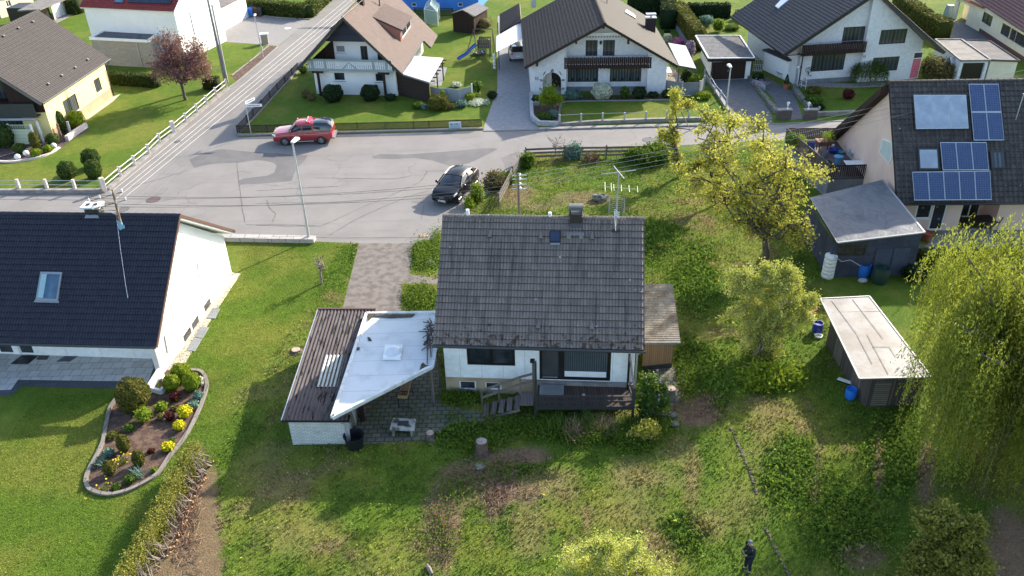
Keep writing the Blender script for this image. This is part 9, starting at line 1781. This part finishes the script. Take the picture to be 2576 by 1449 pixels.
for s_ in(-1,1):
 for(x0,x1,y1,z1)in((1.08,.33,.66,1.47),(-.30,-.38,.66,1.50)):m=MB();bar(m,(x0,s_*.86,1.05),(x1,s_*y1,z1),.06,.05);m.build('pillar',BLK,sv)
 m=MB();m.hexa([(-1.15,s_*.86,1.08),(-2.0,s_*.78,1.08),(-2.0,s_*.74,1.1),(-1.35,s_*.80,1.1)],[(-1.25,s_*.72,1.42),(-1.95,s_*.62,1.18),(-1.95,s_*.58,1.18),(-1.35,s_*.66,1.42)]);m.build('pillar',BLK,sv)
 m=MB();m.tube([(1.05,s_*.88,1.06),(.3,s_*.70,1.46),(-.4,s_*.70,1.54),(-1.1,s_*.70,1.48),(-1.9,s_*.72,1.16)],.009,5);m.build('chrome_trim',G['steel'],sv)
 m=MB();m.ball((.82,s_*1.02,1.08),.1,.12,.09,10,6);m.build('mirror',BLK,sv);m=MB();m.hexa([(2.02,s_*.5,.74),(2.24,s_*.42,.72),(2.2,s_*.45,.78),(2.0,s_*.55,.80)],[(1.72,s_*.92,.84),(2.06,s_*.84,.74),(2.02,s_*.84,.84),(1.72,s_*.90,.92)]);m.build('headlight',G['globe'],sv);m=MB();m.ob((-2.1,s_*.62,.86),.16,.4,.08,0);m.build('tail_light',G['redp'],sv)
 for x in(1.36,-1.34):well(sv,x,s_*.82,.42);wheel(sv,x,s_*.83,.36,.24,G['steel'],10)
 for x in(.55,-.45):m=MB();m.ob((x,s_*.925,.86),.2,.03,.04,0);m.build('door_handle',BLK,sv)
m=MB();m.ob((2.23,0,.42),.06,.9,.30,0);m.build('grille',G['black'],sv);m=MB()
for k in range(4):m.tube([(2.285,-.13+.087*k+.055*math.cos(g*.785),.64+.055*math.sin(g*.785))for g in range(9)],.009,4)
m.build('ring_emblem',G['steel'],sv);m=MB();m.ob((2.28,0,.36),.02,.52,.11,0);pl=m.build('number_plate',G['whitep'],sv)
for y,w_ in((.17,.09),(.04,.08),(-.12,.18)):m=MB();m.slab([(2.292,y-w_/2,.39),(2.292,y+w_/2,.39),(2.292,y+w_/2,.44),(2.292,y-w_/2,.44)],(.003,0,0));m.build('plate_characters',G['anth'],pl)
m=MB();m.hexa([(-1.25,-.02,1.5),(-1.05,-.02,1.52),(-1.05,.02,1.52),(-1.25,.02,1.5)],[(-1.26,-.005,1.6),(-1.2,-.005,1.6),(-1.2,.005,1.6),(-1.26,.005,1.6)]);m.build('roof_aerial',BLK,sv)
place(sv,-3.85,56.7,math.atan2(-3.07,-1.25),1.06)
WHC=paint('car_silver',(.50,.53,.57),.25,1.0);cv=root('silver_car','silver white car seen from behind under the carport of house number 55','car');m=MB();loft(m,[bsec(2.0,.7,.35,.85),bsec(1.2,.88,.25,1.0),bsec(-1.7,.9,.28,1.05),bsec(-2.05,.8,.4,1.0)]);m.build('body',WHC,cv,smooth=True);m=MB();loft(m,[gsec(1.0,.8,1.,.7,1.02),gsec(.3,.82,1.,.62,1.45),gsec(-1.3,.82,1.03,.62,1.45),gsec(-1.9,.76,1.0,.6,1.06)]);m.build('cabin_glass',carglass,cv,smooth=True);m=MB();loft(m,[gsec(.3,.6,1.44,.58,1.48),gsec(-1.3,.6,1.44,.58,1.48)]);m.build('roof',WHC,cv)
for s_ in(-1,1):
 m=MB();m.ob((-1.98,s_*.66,.82),.2,.3,.14,0);m.build('tail_light',G['redp'],cv)
 for x in(1.25,-1.3):wheel(cv,x,s_*.8,.33,.22,G['steel'],8)
m=MB();m.ob((-2.07,0,.6),.02,.5,.12,0);m.build('number_plate',G['whitep'],cv)
pc_=at(1300,158);place(cv,pc_.x+.1,pc_.y+2.1,math.pi/2+.04,1.0)
def skin(name,pts,edges,mt,parent=None,loc=(0,0,0),sub=2,rootv=0):
 me=bpy.data.meshes.new(name);me.from_pydata([p[:3]for p in pts],edges,[]);o=link(name,me,mt,parent,loc);k=o.modifiers.new('skin','SKIN');k.use_smooth_shade=True
 for i,p in enumerate(pts):r=p[3];me.skin_vertices[0].data[i].radius=(r,r*(p[4]if len(p)>4 else 1));me.skin_vertices[0].data[i].use_root=(i==rootv)
 s_=o.modifiers.new('sub','SUBSURF');s_.levels=s_.render_levels=sub;return o
J=dict(pel=(0,0,.92),wst=(0,0,1.04),chs=(.02,0,1.26),nck=(.04,0,1.42),hb=(.07,0,1.50),hc=(.11,0,1.57),ht=(.13,0,1.64))
bp=[(0,0,.92,.13,.75),(0,0,1.05,.125,.7),(.02,0,1.25,.15,.7),(.03,0,1.38,.09),(.06,0,1.46,.052),(.10,0,1.54,.088),(.12,0,1.62,.075)];be=[(0,1),(1,2),(2,3),(3,4),(4,5),(5,6)]
def chain(pts,start):
 global bp,be
 pv=start
 for p in pts:bp.append(p);be.append((pv,len(bp)-1));pv=len(bp)-1
 return pv
for s_ in(-1,1):
 chain([(0,s_*.10,.84,.09),(.03,s_*.11,.50,.062),(-.02 if s_>0 else.02,s_*.12,.10,.042),(.10 if s_<0 else.06,s_*.13,.035,.04)],0)
 e=chain([(.02,s_*.17,1.36,.065),(.0,s_*.23,1.10,.047),(.19,s_*.15,1.04,.036),(.27,s_*.09,1.07,.028)],2);h_=chain([(.31,s_*.08,1.08,.027,1.2)],e)
 for k in range(4):chain([(.33,s_*(.10-.022*k),1.085+.012*k,.0095),(.36,s_*(.085-.02*k),1.075+.012*k,.009),(.375,s_*(.06-.015*k),1.06+.012*k,.008)],h_)
 chain([(.31,s_*.055,1.115,.011),(.335,s_*.035,1.12,.009)],h_)
pe=skin('person',bp,be,G['skin']);tag(pe,'person in dark jacket and grey knitted hat holding a black remote controller with both hands','person')
def poly_(name,pts,mt):return skin(name,pts,[(i,i+1)for i in range(len(pts)-1)],mt,pe,(0,0,0))
jm=mat('jacket_dark',(.012,.02,.022),(.02,.03,.03),6,.8,.4,14);tm=mat('trousers_dark',(.010,.013,.028),(.016,.018,.034),5,.9)
def cloth(name,pts,edges,mt):return skin(name,pts,edges,mt,pe)
cloth('jacket',[(0,0,.88,.175,.85),(0,0,1.04,.17,.8),(.02,0,1.26,.19,.75),(.03,0,1.40,.10),(.02,.18,1.37,.085),(.0,.25,1.10,.068),(.18,.165,1.035,.052),(.25,.11,1.06,.042),(.02,-.18,1.37,.085),(.0,-.25,1.10,.068),(.18,-.165,1.035,.052),(.25,-.11,1.06,.042),(.03,0,1.45,.075)],[(0,1),(1,2),(2,3),(2,4),(4,5),(5,6),(6,7),(2,8),(8,9),(9,10),(10,11),(3,12)],jm)
cloth('trousers',[(0,0,.93,.15,.8),(0,.10,.84,.105),(.03,.115,.5,.08),(-.02,.12,.1,.062),(0,-.10,.84,.105),(.03,-.115,.5,.08),(.02,-.12,.1,.062)],[(0,1),(1,2),(2,3),(0,4),(4,5),(5,6)],tm)
for s_ in(-1,1):poly_('shoe',[(-.06 if s_>0 else-.02,s_*.12,.05,.045),(.06,s_*.125,.045,.05),(.16,s_*.135,.035,.04)],paint('shoe_blue',(.01,.02,.07),.6))
poly_('knitted_hat',[(.09,0,1.60,.098),(.105,0,1.65,.096),(.11,0,1.70,.07)],mat('grey_knit',(.15,.17,.20),(.10,.115,.14),30,.95,1.,60))
fc=MB();fc.ball((.205,0,1.535),.02,.016,.028,8,6);fc.build('nose',G['skin'],pe)
for s_ in(-1,1):MB().ball((.183,s_*.035,1.555),.012,.014,.008,8,6).build('eye',G['black'],pe);MB().ball((.10,s_*.092,1.54),.02,.01,.03,8,6).build('ear',G['skin'],pe)
MB().ball((.188,0,1.50),.008,.024,.006,8,6).build('mouth',G['redp'],pe)
fp=at(1880,1436);yw=math.radians(198);pe.location=(fp.x,fp.y,.0);pe.rotation_euler=(0,0,yw);pe.scale=(1.0,)*3
rc_=root('remote_controller','black remote controller held by the person in the dark jacket','remote controller');m=MB();m.ob((.345,0,1.085),.09,.17,.035,0);m.build('controller_body',G['black'],rc_,bevel=.01);m=MB();m.slab([(.385,-.07,1.12),(.385,.07,1.12),(.42,.07,1.18),(.42,-.07,1.18)],(.006,0,-.002));m.build('screen',G['glass'],rc_);rc_.location=pe.location;rc_.rotation_euler=pe.rotation_euler
